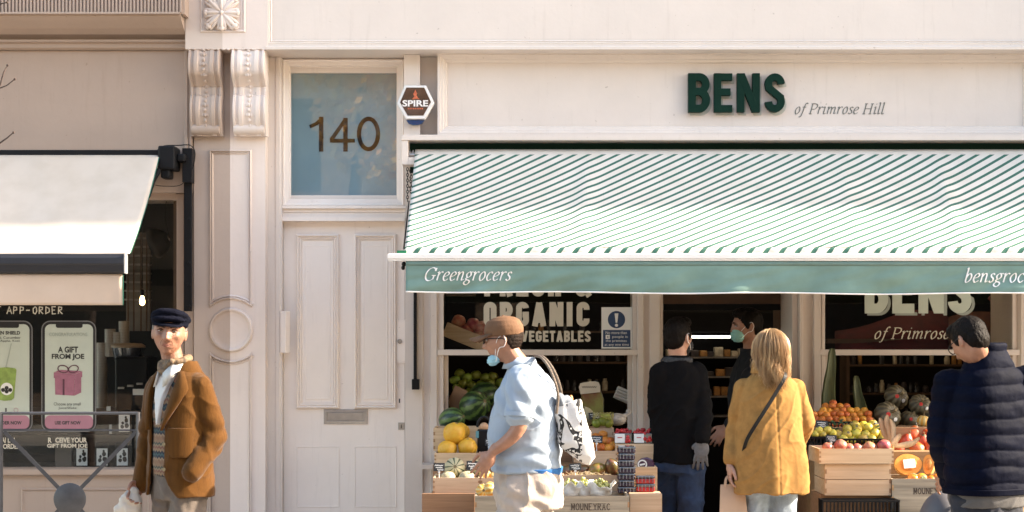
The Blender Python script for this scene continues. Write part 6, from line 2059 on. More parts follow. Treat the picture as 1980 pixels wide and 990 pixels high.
tip = [Vector((.072 * s_, -.005 - .122 * c_, .036 - .005 * c_)) for s_, c_ in ring_]
lo = [p + Vector((0, 0, -.006)) for p in tip]; lo2 = [p + Vector((0, 0, -.008)) for p in top]
cp.loft([top, tip, lo, lo2], cap=False, closed=False); cp.v = [HM @ p for p in cp.v]
cp.build('cap_peak', M_TWEED, capo, loc=(0, 0, 0), smooth=True)
nape_hair(p1_, HM, M_HAIRG, 88)
# trousers
M_TROU = mat('grey_brown_trousers', (.10, .078, .063), .9, var=.25, vs=9, bump=.3, bs=160)
tr = MB()
legs(tr, .86, .080, .098, .095, .09, .05)
torso(tr, [(.80, 0, .006, .155, .122), (.90, 0, .004, .155, .124), (1.02, 0, .002, .148, .116)])
finish(tr, 'trousers', M_TROU, p1_.t, .008, 4, cloth_fold(11, .012, 7, 8))
shoes(p1_, .09, M_BLACK, .05)
# knitted vest in coloured bands
vm = mat('fair_isle_knit', (.30, .20, .13), .9, bump=.4, bs=220)
nt = vm.node_tree; N = nt.nodes; L = nt.links
tcn = [n for n in N if n.type == 'TEX_COORD'][0]
se = N.new('ShaderNodeSeparateXYZ'); L.new(tcn.outputs['Object'], se.inputs[0])
tri = N.new('ShaderNodeMath'); tri.operation = 'PINGPONG'; tri.inputs[1].default_value = .012; L.new(se.outputs[0], tri.inputs[0])
adz = N.new('ShaderNodeMath'); adz.operation = 'MULTIPLY_ADD'; adz.inputs[1].default_value = .9; L.new(tri.outputs[0], adz.inputs[0]); L.new(se.outputs[2], adz.inputs[2])
md = N.new('ShaderNodeMath'); md.operation = 'FRACT'
mz = N.new('ShaderNodeMath'); mz.operation = 'MULTIPLY'; mz.inputs[1].default_value = 1 / .125; L.new(adz.outputs[0], mz.inputs[0]); L.new(mz.outputs[0], md.inputs[0])
rp = [n for n in N if n.type == 'VALTORGB'][0]
for l in list(rp.inputs[0].links): L.remove(l)
L.new(md.outputs[0], rp.inputs[0])
rp.color_ramp.interpolation = 'CONSTANT'
cols = [(0, (.15, .085, .05)), (.16, (.20, .135, .085)), (.24, (.012, .018, .028)), (.34, (.03, .06, .065)), (.42, (.010, .014, .022)), (.52, (.17, .11, .065)), (.64, (.12, .045, .03)), (.72, (.17, .125, .08)), (.80, (.035, .045, .035)), (.88, (.16, .10, .06))]
while len(rp.color_ramp.elements) < len(cols): rp.color_ramp.elements.new(.5)
for e_, (q, c_) in zip(rp.color_ramp.elements, cols):
    e_.position = q; e_.color = (*c_, 1)
vb = MB(); torso(vb, [(.93, 0, -.004, .140, .122), (1.02, 0, -.004, .144, .126), (1.15, 0, -.004, .140, .124), (1.30, 0, -.004, .144, .124), (1.40, 0, .006, .14, .100), (1.47, 0, .015, .085, .070)])
finish(vb, 'knitted_vest', vm, p1_.t, .006, 4, cloth_fold(5, .004))
# shirt: V of white cotton with collar points, and a knotted neckerchief
M_SHIRT = mat('white_cotton', (.50, .49, .475), .8, var=.05, bump=.2, bs=60)
ss = MB(); 
ss.loft([[Vector(p) for p in r] for r in ([(-.004, -.150, 1.20), (.004, -.150, 1.20), (.004, -.11, 1.20), (-.004, -.11, 1.20)], [(-.030, -.140, 1.34), (.030, -.140, 1.34), (.04, -.09, 1.34), (-.04, -.09, 1.34)], [(-.066, -.105, 1.45), (.066, -.105, 1.45), (.05, -.04, 1.45), (-.05, -.04, 1.45)], [(-.06, -.078, 1.50), (.06, -.078, 1.50), (.05, 0, 1.50), (-.05, 0, 1.50)])])
finish(ss, 'shirt_front', M_SHIRT, p1_.t, .005, 3, cloth_fold(9, .003))
for sx in (-1, 1):
    mb = MB(); mb.loft([[Vector(p) for p in r] for r in ([(sx * .072, -.03, 1.535), (sx * .080, -.02, 1.50), (sx * .070, -.02, 1.50)], [(sx * .052, -.088, 1.520), (sx * .072, -.095, 1.455), (sx * .060, -.08, 1.46)], [(sx * .018, -.122, 1.470), (sx * .042, -.138, 1.395), (sx * .038, -.125, 1.40)])])
    mb.build('shirt_collar', M_SHIRT, p1_.t, loc=(0, 0, 0), smooth='all')
M_KER = mat('brown_neckerchief', (.21, .135, .07), .8, col2=(.05, .035, .025), vs=45, bump=.3, bs=60)
kk = MB(); kk.tube([Vector((.064 * sin(a), -.004 - .064 * cos(a), 1.515 + .012 * cos(a) * -1)) for a in [2 * pi * i / 24 for i in range(25)]], .021, 10)
kk.capsule([(-.035, -.075, 1.50), (-.012, -.090, 1.465), (.012, -.088, 1.45)], [.020, .022, .014], 10)
kk.capsule([(.005, -.085, 1.47), (.05, -.075, 1.51)], [.015, .018], 10)
kk.v = [p + Vector((nk.x, nk.y * .8, .022)) for p in kk.v]
finish(kk, 'neckerchief', M_KER, p1_.t, .005, 2, cloth_fold(4, .004, 20, 30))
# the jacket
M_CORD = mat('brown_corduroy', (.070, .0275, .0034), .85, var=.16, vs=12, sheen=.10, bump=.22, bs=70, stretch=(5, 5, .6), spec=.1)
jk = MB()
jrows = [(.82, 0, .005, .196, .158), (.95, 0, .004, .186, .152), (1.10, 0, 0, .178, .146), (1.25, 0, 0, .180, .142), (1.37, 0, .004, .180, .130), (1.44, 0, .010, .155, .108), (1.485, 0, .014, .110, .086), (1.515, 0, .018, .088, .074)]
def ophl(z): return 14 + (26 * ((z - 1.18) / .3) if z > 1.18 else 0) + (34 * ((.98 - z) / .18) ** 2 if z < .98 else 0)
def ophr(z): return 21 + (14 * ((z - 1.18) / .3) if z > 1.18 else 0) + (10 * ((.98 - z) / .18) if z < .98 else 0)
shell(jk, jrows, ophl, ophr, .016)
jk.capsule([sl + Vector((-.05, 0, .016)), sl, sl.lerp(el_, .5) + Vector((.010, 0, 0)), el_, el_.lerp(wl_, .55), wl_], [.058, .066, .066, .066, .060, .056], 20, 6)
jk.capsule([sr + Vector((.05, 0, .016)), sr, sr.lerp(er_, .5), er_, er_.lerp(wr_, .55), wr_ + (wr_ - er_) * .08], [.056, .064, .062, .058, .052, .050], 20, 6)
ex = elbow_folds(el_, .12, .009, 60); ex2 = elbow_folds(er_, .10, .006, 62)
jko = finish(jk, 'jacket', M_CORD, p1_.t, .0055, 4, cloth_fold(1, .0060, 5.0, 7, lambda p: ex(p) + ex2(p)))
def jsurf(phi, z, off):
    for a, b in zip(jrows, jrows[1:]):
        if a[0] <= z <= b[0]:
            t = (z - a[0]) / (b[0] - a[0]); r = [u + (w - u) * t for u, w in zip(a, b)]; break
    else: r = jrows[-1]
    s_, c_ = sin(radians(phi)), cos(radians(phi))
    return Vector((r[1] + math.copysign(abs(s_) ** (2 / 2.3), s_) * (r[3] + off), r[2] - math.copysign(abs(c_) ** (2 / 2.3), c_) * (r[4] + off), z))
def flap(name, quads, th, m, parent):
    """closed slab over a grid of (phi, z) rows on the jacket"""
    mb = MB(); n = len(quads[0])
    o = [[jsurf(a, z, f) for a, z, f in r] for r in quads]; i_ = [[jsurf(a, z, f - th) for a, z, f in r] for r in quads]
    mb.loft([a + list(reversed(b)) for a, b in zip(o, i_)])
    return mb.build(name, m, parent, loc=(0, 0, 0), smooth='all', bevel=.002)
for sg, fn in ((1, ophl), (-1, ophr)):
    q = []
    for i in range(11):
        z = 1.17 + .31 * i / 10
        w = 3 + 30 * min(1, i / 7) * (1 if i < 8 else 1 - (i - 7) * .18)
        a0 = fn(z) - 3
        q.append([(sg * (a0 + w * k / 4), z, .010 + .010 * sin(pi * k / 4) + .004) for k in range(5)])
    flap('lapel', q, .012, M_CORD, jko)
mb = MB(); 
cr = []
for i in range(25):
    a = radians(38 + 284 * i / 24)
    c_ = Vector((.0, .018, 0))
    cr.append([c_ + Vector((sin(a) * .086, -cos(a) * .074, 1.490)), c_ + Vector((sin(a) * .076, -cos(a) * .068, 1.530)), c_ + Vector((sin(a) * .084, -cos(a) * .076, 1.533)), c_ + Vector((sin(a) * .124, -cos(a) * .102, 1.468))])
mb.loft(cr); mb.build('collar', M_CORD, jko, loc=(0, 0, 0), smooth='all', bevel=.002)
q = []
for i in range(9):
    z = 1.185 - .155 * i / 8
    w = 1 - (max(0, i - 5) / 3) ** 2 * .35
    q.append([(50 + (k - 3) * 8.5 * w, z, .009) for k in range(7)])
flap('pocket', q, .012, M_CORD, jko)
for z in (1.10, .97):
    mb = MB(); c_ = jsurf(ophl(z) + 5, z, .012); mb.lathe([(.011, 0), (.010, -.005), (.002, -.006)], c_, 12, 'y'); mb.build('button', MATS['calyx'] if 'calyx' in MATS else M_STEM, jko, loc=(0, 0, 0), smooth=True)
# cream cloth bag in his right hand
cb_ = MB()
c0 = P(254, 967, -2.40)
cb_.ball(c0, (.062, .04, .05), 20, 12); cb_.ball(c0 + Vector((-.02, -.005, -.05)), (.075, .04, .05), 20, 12); cb_.ball(c0 + Vector((.02, 0, .045)), (.03, .025, .03), 14, 8)
cbo = finish(cb_, 'cloth_bag', mat('cream_cloth', (.42, .375, .32), .7, var=.1, bump=.3, bs=40), None, .006, 3, cloth_fold(6, .012, 14, 20))
tag(cbo, 'crumpled cream cloth bag hanging from the elderly man\'s hand', 'bag')

# ------------------------------------------------------------------ 2. the man in the blue polo shirt
Y2_ = -2.4
p2_ = Person('man in light blue polo shirt and tan cap walking left, face mask lowered', 1017, Y2_, -100)
J = p2_.J
HM = p2_.headM(972, 657, -2.42, -98, 4, 0)
sl, el_, wl_ = J(1010, 738, -2.60), J(1003, 826, -2.64), J(955, 872, -2.60)
sr, er_, wr_ = J(1022, 738, -2.22), J(1030, 825, -2.18), J(1000, 870, -2.20)
rows_body = [(.86, 0, .01, .17, .14), (1.0, 0, .0, .175, .145), (1.15, 0, -.005, .175, .15), (1.32, 0, 0, .175, .14), (1.43, 0, .0, .15, .10), (1.50, 0, -.02, .08, .07)]
nk = J(1003, 708, -2.41)
M_ = M_SKIN2
body(p2_, HM, nk, rows_body, [(sl, el_, wl_, J(936, 902, -2.60) - wl_, Vector((1, 0, 0)), 1, .8), (sr, er_, wr_, J(985, 900, -2.20) - wr_, Vector((-1, 0, 0)), -1, .8)], m=M_SKIN2, voxel=.0045)
face_parts(p2_, HM, M_HAIRD, lips=False, squint=.8)
fa = MB(); fa.capsule([sl, el_, wl_], [.058, .053, .034], 16, 8)
M_HAIRB = mat('dark_brown_hair', (.018, .011, .008), .7, var=.4, vs=60, bump=.4, bs=220, spec=.1)
nape_hair(p2_, HM, M_HAIRB, 80)
M_CAPB = mat('tan_cap_cotton', (.115, .052, .02), .85, var=.12, vs=14, bump=.2, bs=180)
cp = MB()
cp.lathe([(.084, .020), (.088, .024), (.091, .050), (.088, .074), (.076, .100), (.052, .117), (.024, .124), (.002, .125)], (0, 0, 0), 32)
cp.v = [HM @ (Matrix.Diagonal((1, 1.16, 1, 1)) @ p + Vector((0, .010, 0))) for p in cp.v]
capo = finish(cp, 'cap', M_CAPB, p2_.t, .004, 2, cloth_fold(3, .002, 20, 20))
br = []
for i in range(17):
    a = radians(-58 + 116 * i / 16); s_, c_ = sin(a), cos(a)
    br.append([Vector((.088 * s_, -.085 * c_ + .0, .036)), Vector((.074 * s_, -.085 - .092 * c_, .016 - .030 * s_ * s_ + .004)), Vector((.074 * s_, -.085 - .092 * c_, .010 - .030 * s_ * s_ + .004)), Vector((.088 * s_, -.083 * c_, .029))])
cp = MB(); cp.loft(br); cp.v = [HM @ p for p in cp.v]; cp.build('cap_peak', M_CAPB, capo, loc=(0, 0, 0), smooth='all')
cp = MB(); cp.ball((0, .01, .126), (.009, .009, .005), 10, 6); cp.v = [HM @ p for p in cp.v]; cp.build('cap_button', M_CAPB, capo, loc=(0, 0, 0), smooth=True)
def glasses(P_, M, m):
    mb = MB()
    for sx in (-1, 1):
        mb.tube([M @ Vector((sx * .033 + .023 * cos(a), -.100 + .006 * abs(cos(a)), .002 + .016 * sin(a))) for a in [2 * pi * i / 16 for i in range(17)]], .0026, 6)
        mb.tube([M @ Vector(q) for q in ((sx * .056, -.094, .010), (sx * .078, -.05, .010), (sx * .084, .012, .008), (sx * .080, .026, -.006))], .0026, 6)
    mb.tube([M @ Vector(q) for q in ((-.010, -.102, .005), (0, -.107, .007), (.010, -.102, .005))], .002, 6)
    return mb.build('glasses', m, P_.t, loc=(0, 0, 0), smooth=True)
glasses(p2_, HM, M_BLACK)
def mask(P_, M, m, c, r, rot=0):
    mb = MB(); mb.ball((0, 0, 0), r, 26, 16)
    R = Matrix.Translation(Vector(c)) @ Matrix.Rotation(radians(rot), 4, 'X')
    mb.v = [M @ (R @ p) for p in mb.v]
    Mi = M.inverted()
    o = finish(mb, 'face_mask', m, P_.t, .004, 2, lambda p: .0018 * sin((Mi @ p).z * 420))
    for sx in (-1, 1):
        lp = MB()
        lp.tube(catmull(M4(M, [(sx * r[0] * .93, c[1] + .012, c[2] + r[2] * .5), (sx * .074, -.02, .0), (sx * .083, .016, .022), (sx * .084, .030, -.008)]), 5), .0016, 6)
        lp.tube(catmull(M4(M, [(sx * r[0] * .93, c[1] + .014, c[2] - r[2] * .4), (sx * .074, -.012, -.045), (sx * .083, .016, -.036), (sx * .084, .030, -.008)]), 5), .0016, 6)
        lp.build('ear_loop', M_PAPER, o, loc=(0, 0, 0), smooth=True)
    return o
M_MASK = mat('pale_blue_mask', (.26, .47, .55), .7, var=.08, bump=.3, bs=150)
mask(p2_, HM, M_MASK, (0, -.052, -.100), (.046, .042, .030), 30)
# polo
M_POLO = mat('light_blue_pique', (.262, .312, .375), .85, var=.05, vs=8, bump=.12, bs=260)
pl = MB()
torso(pl, [(.950, 0, .002, .203, .176), (1.02, 0, .0, .208, .186), (1.12, 0, -.012, .210, .188), (1.25, 0, -.004, .212, .180), (1.36, 0, .004, .212, .160), (1.43, 0, .004, .190, .125), (1.485, 0, -.010, .120, .090), (1.525, 0, -.030, .078, .074)], 2.5)
pl.capsule([sl + Vector((-.06, 0, .015)), sl, sl.lerp(el_, .45), sl.lerp(el_, .70)], [.074, .082, .080, .080], 20, 6)
pl.capsule([sr + Vector((.06, 0, .015)), sr, sr.lerp(er_, .45), sr.lerp(er_, .70)], [.085, .090, .084, .082], 20, 6)
def polo_extra(p):
    d = 0
    d += .006 * math.exp(-((p.z - 1.02) / .10) ** 2) * sin(p.z * 70 + p.y * 14 + 3 * noise.noise(p * 6))
    q = p - (sl + Vector((0, .05, -.10)))
    d += .006 * math.exp(-(q.length / .14) ** 2) * sin(q.z * 55 + q.y * 60)
    d += .004 * math.exp(-((p.z - 1.35) / .12) ** 2) * sin(p.y * 60 + p.z * 40)
    return d
poo = finish(pl, 'polo_shirt', M_POLO, p2_.t, .006, 5, cloth_fold(13, .006, 4.5, 8, polo_extra))
mb = MB(); cr = []
for i in range(25):
    a = radians(10 + 340 * i / 24); c_ = Vector((0, -.030, 0))
    cr.append([c_ + Vector((sin(a) * .076, -cos(a) * .074, 1.500 + .01 * -cos(a))), c_ + Vector((sin(a) * .070, -cos(a) * .070, 1.548)), c_ + Vector((sin(a) * .077, -cos(a) * .077, 1.552)), c_ + Vector((sin(a) * .105, -cos(a) * .098, 1.492))])
mb.loft(cr); mb.build('collar', M_POLO, poo, loc=(0, 0, 0), smooth='all')
mb = MB(); c_ = sl.lerp(el_, .80)
ax = (el_ - sl).normalized()
mb.tube([sl.lerp(el_, .70), sl.lerp(el_, .79)], [.0825, .0815], 24); mb.build('sleeve_cuff', M_POLO, poo, loc=(0, 0, 0), smooth=True)
M_BELT = mat('bright_blue_vest', (.008, .10, .30), .8)
ub = MB(); torso(ub, [(.935, 0, .022, .185, .166), (.97, 0, .020, .195, .174)], 2.5); ub.build('undershirt', M_BELT, p2_.t, loc=(0, 0, 0), smooth='all')
M_SHORT = mat('stone_cotton', (.335, .28, .24), .85, var=.06, vs=7, bump=.2, bs=120)
sh = MB()
legs(sh, .86, .100, .132, .122, .115, .06, zend=.50)
torso(sh, [(.76, 0, .012, .195, .170), (.86, 0, .014, .200, .178), (.965, 0, .012, .193, .172)], 2.5)
finish(sh, 'shorts', M_SHORT, p2_.t, .007, 4, cloth_fold(17, .014, 6, 9, lambda p: .006 * sin(p.z * 60 + p.y * 30 + 3 * noise.noise(p * 8)) * math.exp(-((p.z - .80) / .12) ** 2)))
shoes(p2_, .095, M_BLACK)
# tote bag on his shoulder
tb = thing('tote_bag', 'white cotton tote bag with black drawing and rope handles on the blue shirted man\'s shoulder', 'bag', P(1112, 830, -2.50))
bm_ = mat('printed_tote_cotton', (.60, .575, .545), .85, var=.04, bump=.15, bs=160)
nt = bm_.node_tree; N = nt.nodes; L = nt.links
tcn = [n for n in N if n.type == 'TEX_COORD'][0]
w1_ = N.new('ShaderNodeTexNoise'); w1_.inputs['Scale'].default_value = 7.5; w1_.inputs['Detail'].default_value = 1.0; w1_.inputs['Distortion'].default_value = 1.6
L.new(tcn.outputs['Object'], w1_.inputs[0])
bd = N.new('ShaderNodeMath'); bd.operation = 'COMPARE'; bd.inputs[1].default_value = .53; bd.inputs[2].default_value = .030; L.new(w1_.outputs[0], bd.inputs[0])
w2_ = N.new('ShaderNodeTexNoise'); w2_.inputs['Scale'].default_value = 75; w2_.inputs['Detail'].default_value = 2; L.new(tcn.outputs['Object'], w2_.inputs[0])
sp_ = N.new('ShaderNodeMath'); sp_.operation = 'GREATER_THAN'; sp_.inputs[1].default_value = .50; L.new(w2_.outputs[0], sp_.inputs[0])
rg = N.new('ShaderNodeMath'); rg.operation = 'COMPARE'; rg.inputs[1].default_value = .60; rg.inputs[2].default_value = .055; L.new(w1_.outputs[0], rg.inputs[0])
m1_ = N.new('ShaderNodeMath'); m1_.operation = 'MULTIPLY'; L.new(sp_.outputs[0], m1_.inputs[0]); L.new(rg.outputs[0], m1_.inputs[1])
ad_ = N.new('ShaderNodeMath'); ad_.operation = 'ADD'; ad_.use_clamp = True; L.new(bd.outputs[0], ad_.inputs[0]); L.new(m1_.outputs[0], ad_.inputs[1])
sx_ = N.new('ShaderNodeSeparateXYZ'); L.new(tcn.outputs['Object'], sx_.inputs[0])
lf = N.new('ShaderNodeMath'); lf.operation = 'LESS_THAN'; lf.inputs[1].default_value = .035; L.new(sx_.outputs[0], lf.inputs[0])
m3_ = N.new('ShaderNodeMath'); m3_.operation = 'MULTIPLY'; L.new(ad_.outputs[0], m3_.inputs[0]); L.new(lf.outputs[0], m3_.inputs[1])
b_ = N['Principled BSDF']; src = b_.inputs['Base Color'].links[0].from_socket
mx = N.new('ShaderNodeMix'); mx.data_type = 'RGBA'; L.new(m3_.outputs[0], mx.inputs[0]); L.new(src, mx.inputs[6]); mx.inputs[7].default_value = (.015, .014, .014, 1); L.new(mx.outputs[2], b_.inputs['Base Color'])
O = Vector(tb.location)
def T(x, y, Y=-2.5): return P(x, y, Y) - O
def oval(a, b, yc, dx, dy):
    return [(a + b) / 2 + 0 * dx for _ in ()]
rows_ = [(777, 1072, 1122, .035, 6), (800, 1072, 1130, .050, 4), (830, 1074, 1139, .062, 2), (858, 1078, 1148, .066, -2), (876, 1083, 1151, .055, -8), (888, 1096, 1140, .030, -14)]
rings = []
for y, a, b_x, dp_, sk in rows_:
    r = []
    for i in range(40):
        q = 2 * pi * i / 40; s_, c_ = sin(q), cos(q)
        u = math.copysign(abs(c_) ** .75, c_)
        r.append(T((a + b_x) / 2 + (b_x - a) / 2 * u, y + sk * u * -1.0) + Vector((0, dp_ * math.copysign(abs(s_) ** .75, s_), 0)))
    rings.append(r)
mb = MB(); mb.loft(rings)
bo = finish(mb, 'bag', bm_, tb, .006, 3, cloth_fold(21, .009, 9, 9))
M_ROPE = mat('twisted_rope', (.22, .17, .13), .9, col2=(.06, .045, .035), vs=5, stretch=(30, 30, 60), bump=.6, bs=4)
mb = MB(); mb.tube(catmull([T(1076, 800, -2.60), T(1079, 765, -2.62), T(1072, 735, -2.62), T(1060, 708, -2.585), T(1046, 691, -2.52), T(1034, 688, -2.42)], 8), .0072, 8); mb.build('handle', M_ROPE, tb, loc=(0, 0, 0), smooth=True)
mb = MB(); mb.tube(catmull([T(1084, 790, -2.40), T(1086, 765, -2.44), T(1079, 735, -2.50), T(1066, 708, -2.52), T(1050, 690, -2.47), T(1038, 688, -2.38)], 8), .0072, 8); mb.build('handle', M_ROPE, tb, loc=(0, 0, 0), smooth=True)
mb = MB(); mb.ball(T(1092, 776, -2.5), (.045, .035, .035), 16, 10); mb.ball(T(1084, 772, -2.53), (.03, .02, .04), 12, 8)
finish(mb, 'contents', mat('grey_blue_cloth', (.16, .18, .21), .85, var=.2), tb, .006, 2, cloth_fold(3, .008, 14, 14))
mb = MB(); mb.ball(T(1104, 773, -2.50), (.012, .010, .026), 10, 8); mb.build('orange_wrapper', mat('orange_wrap', (.50, .20, .05), .5), tb, loc=(0, 0, 0), smooth=True)

# ------------------------------------------------------------------ 3. the man in the black coat
p3_ = Person('man in black hip-length coat and blue jeans with a grey glove, back to the camera', 1310, -.95, 155)
J = p3_.J
HM = p3_.headM(1312, 651, -.97, 140, -2, 0)
sl, el_, wl_ = J(1276, 722, -1.0), J(1272, 800, -.95), J(1290, 850, -.75)
sr, er_, wr_ = J(1347, 722, -.98), J(1360, 797, -1.05), J(1358, 848, -1.10)
nk = J(1312, 700, -.96)
rows_body = [(.86, 0, .01, .15, .11), (1.1, 0, 0, .14, .10), (1.32, 0, 0, .15, .10), (1.43, 0, .01, .13, .085), (1.52, 0, .01, .065, .06)]
body(p3_, HM, nk, rows_body, [(sl, el_, wl_, Vector((0, -1, 0)), Vector((0, 0, 1)), 1, .8), (sr, er_, wr_, J(1354, 900, -1.11) - wr_, J(1354, 846, -1.4) - wr_, 1, .7)], voxel=.0055)
short_hair(p3_, HM, M_HAIRD)
M_BLK = mat('black_wool', (.0035, .003, .0032), .95, var=.25, vs=14, spec=.12, bump=.2, bs=200)
ct_ = MB()
torso(ct_, [(.885, 0, .0, .176, .150), (1.05, 0, 0, .172, .142), (1.25, 0, 0, .176, .136), (1.37, 0, .006, .172, .122), (1.45, 0, .012, .150, .10), (1.50, 0, .016, .10, .082), (1.545, 0, .012, .074, .070)])
ct_.capsule([sl, sl.lerp(el_, .5), el_, wl_], [.070, .066, .060, .050], 18, 6)
ct_.capsule([sr, sr.lerp(er_, .5), er_, wr_], [.070, .066, .060, .050], 18, 6)
finish(ct_, 'coat', M_BLK, p3_.t, .007, 4, cloth_fold(31, .008, 5, 7, elbow_folds(er_, .1, .007, 60)))
M_JEAN = mat('blue_denim', (.012, .028, .070), .85, var=.4, vs=10, bump=.3, bs=180)
tr = MB(); legs(tr, .86, .085, .098, .078, .068, .05); torso(tr, [(.82, 0, .01, .155, .125), (.93, 0, .01, .16, .128)])
finish(tr, 'jeans', M_JEAN, p3_.t, .008, 4, cloth_fold(33, .010, 8, 9)); shoes(p3_, .085, M_BLACK, .05)
gm = MB(); hand(gm, wr_ + (wr_ - er_).normalized() * .012, J(1354, 900, -1.11) - wr_, J(1354, 846, -1.4) - wr_, 1, 1.12, .7); gm.capsule([wr_ - (wr_ - er_) * .05, wr_ + (wr_ - er_) * .12], [.038, .036], 12)
finish(gm, 'glove', mat('grey_knit_glove', (.13, .126, .126), .95, var=.15, vs=60, bump=.6, bs=240), p3_.t, .004, 1)
sc_ = MB(); sc_.tube([Vector((.078 * sin(a), .012 - .070 * cos(a), 1.515)) for a in [2 * pi * i / 24 for i in range(25)]], .024, 10); sc_.capsule([(.05, -.075, 1.50), (.085, -.12, 1.38), (.085, -.135, 1.28)], [.03, .03, .028], 12)
finish(sc_, 'scarf', mat('dark_checked_scarf', (.04, .04, .043), .9, col2=(.003, .003, .004), vs=55, bump=.3), p3_.t, .006, 2, cloth_fold(3, .005, 12, 20))
mb = MB()
mb.tube(catmull(M4(HM, [(.050, -.075, -.03), (.074, -.02, 0), (.083, .016, .022), (.084, .030, -.01), (.074, -.01, -.05), (.05, -.07, -.07)]), 5), .0016, 6); mb.build('ear_loop', M_PAPER, p3_.t, loc=(0, 0, 0), smooth=True)
mask(p3_, HM, mat('black_mask', (.02, .02, .022), .8), (0, -.062, -.060), (.060, .048, .050))

# ------------------------------------------------------------------ 4. the tall man in the doorway
p4_ = Person('tall man in dark clothes and a green face mask standing in the doorway, facing left', 1452, -.10, -84)
J = p4_.J
HM = p4_.headM(1444, 630, -.14, -86, 3, 0)
sl, el_, wl_ = J(1455, 728, -.30), J(1447, 810, -.32), J(1408, 824, -.36)
sr, er_, wr_ = J(1455, 728, .10), J(1462, 810, .12), J(1462, 860, .12)
nk = J(1455, 690, -.10)
rows_body = [(.9, 0, .01, .15, .11), (1.1, 0, 0, .14, .10), (1.36, 0, 0, .15, .10), (1.47, 0, .01, .13, .085), (1.56, 0, .01, .065, .06)]
body(p4_, HM, nk, rows_body, [(sl, el_, wl_, J(1390, 846, -.38) - wl_, Vector((.9, 0, .5)), 1, .9), (sr, er_, wr_, Vector((0, -1, -.3)), Vector((-1, 0, 0)), -1, .8)], m=M_SKIN2, voxel=.0055)
face_parts(p4_, HM, M_HAIRD, lips=False, squint=.8)
short_hair(p4_, HM, M_HAIRD, seed=4)
mask(p4_, HM, mat('green_blue_mask', (.22, .44, .40), .75, var=.08), (0, -.063, -.058), (.062, .050, .052))
ct_ = MB()
torso(ct_, [(.86, 0, .0, .19, .150), (1.05, 0, 0, .19, .145), (1.28, 0, 0, .20, .145), (1.40, 0, .006, .195, .130), (1.49, 0, .012, .165, .108), (1.545, 0, .012, .10, .085), (1.59, 0, .0, .074, .072)])
ct_.capsule([sl, sl.lerp(el_, .5), el_, wl_.lerp(el_, .12)], [.074, .068, .062, .050], 18, 6)
ct_.capsule([sr, sr.lerp(er_, .5), er_, wr_], [.074, .068, .062, .050], 18, 6)
finish(ct_, 'coat', mat('dark_navy_wool', (.003, .0035, .006), .95, var=.3, vs=14), p4_.t, .007, 4, cloth_fold(41, .008, 5, 7))
tr = MB(); legs(tr, .90, .09, .10, .085, .075, .05); torso(tr, [(.84, 0, .01, .16, .125), (.98, 0, .01, .165, .128)])
finish(tr, 'trousers', M_BLK, p4_.t, .009, 4); shoes(p4_, .09, M_BLACK, .05)

# ------------------------------------------------------------------ 5. the woman in the mustard coat
p5_ = Person('woman with long wavy blonde hair and a mustard wool coat, seen from behind', 1487, -1.7, -170)
J = p5_.J
HM = p5_.headM(1488, 687, -1.72, -162, 2, 0)
sl, el_, wl_ = J(1441, 752, -1.70), J(1424, 832, -1.66), J(1414, 893, -1.74)
sr, er_, wr_ = J(1536, 752, -1.66), J(1556, 822, -1.66), J(1540, 850, -1.42)
nk = J(1489, 728, -1.70)
rows_body = [(.84, 0, .01, .15, .11), (1.05, 0, 0, .13, .10), (1.27, 0, 0, .14, .10), (1.38, 0, .01, .12, .08), (1.45, 0, .01, .06, .055)]
body(p5_, HM, nk, rows_body, [(sl, el_, wl_, J(1412, 928, -1.76) - wl_, J(1380, 893, -1.74) - wl_, -1, 1.5), (sr, er_, wr_, Vector((0, -1, .2)), Vector((0, 0, 1)), 1, .9)], hip=.84, voxel=.005, hs=.94)
M_MUST = mat('mustard_wool', (.270, .143, .046), .95, var=.16, vs=22, spec=.08, bump=.06, bs=190)
ct_ = MB()
torso(ct_, [(.772, 0, .005, .232, .185), (.90, 0, .004, .222, .178), (1.05, 0, .002, .205, .165), (1.20, 0, 0, .186, .146), (1.32, 0, .004, .176, .126), (1.40, 0, .010, .150, .104), (1.445, 0, .014, .105, .086), (1.475, 0, .012, .080, .074)])
ct_.capsule([sl, sl.lerp(el_, .5), el_, wl_.lerp(el_, .10)], [.064, .064, .058, .054], 18, 6)
ct_.capsule([sr, sr.lerp(er_, .5), er_, wr_], [.064, .064, .060, .052], 18, 6)
def seam(p):
    d = -.004 * math.exp(-(p.x / .006) ** 2) * (1 if p.y > .05 else 0)
    d += .010 * math.exp(-((p.z - .85) / .25) ** 2) * sin(math.atan2(p.x, p.y) * 6 + .8) * (1 if p.y > 0 else .4)
    return d
co_ = finish(ct_, 'coat', M_MUST, p5_.t, .006, 4, cloth_fold(51, .0075, 4.5, 6, lambda p: seam(p) + elbow_folds(el_, .09, .006, 66)(p)))
mb = MB(); cr = []
for i in range(25):
    a = radians(20 + 320 * i / 24); c_ = Vector((0, .012, 0))
    cr.append([c_ + Vector((sin(a) * .080, -cos(a) * .074, 1.45)), c_ + Vector((sin(a) * .080, -cos(a) * .076, 1.525)), c_ + Vector((sin(a) * .093, -cos(a) * .088, 1.530)), c_ + Vector((sin(a) * .112, -cos(a) * .100, 1.452))])
mb.loft(cr); mb.build('collar', M_MUST, co_, loc=(0, 0, 0), smooth='all', bevel=.004)
for k in range(3):
    b0 = J(1430.5 + k * .3, 883 + k * 5.5, -1.79); mb = MB(); mb.ball(b0, (.008, .008, .008), 10, 8); mb.build('button', M_STEM, co_, loc=(0, 0, 0), smooth=True)
M_LJ = mat('pale_denim', (.22, .26, .30), .85, var=.3, vs=10, bump=.3, bs=180)
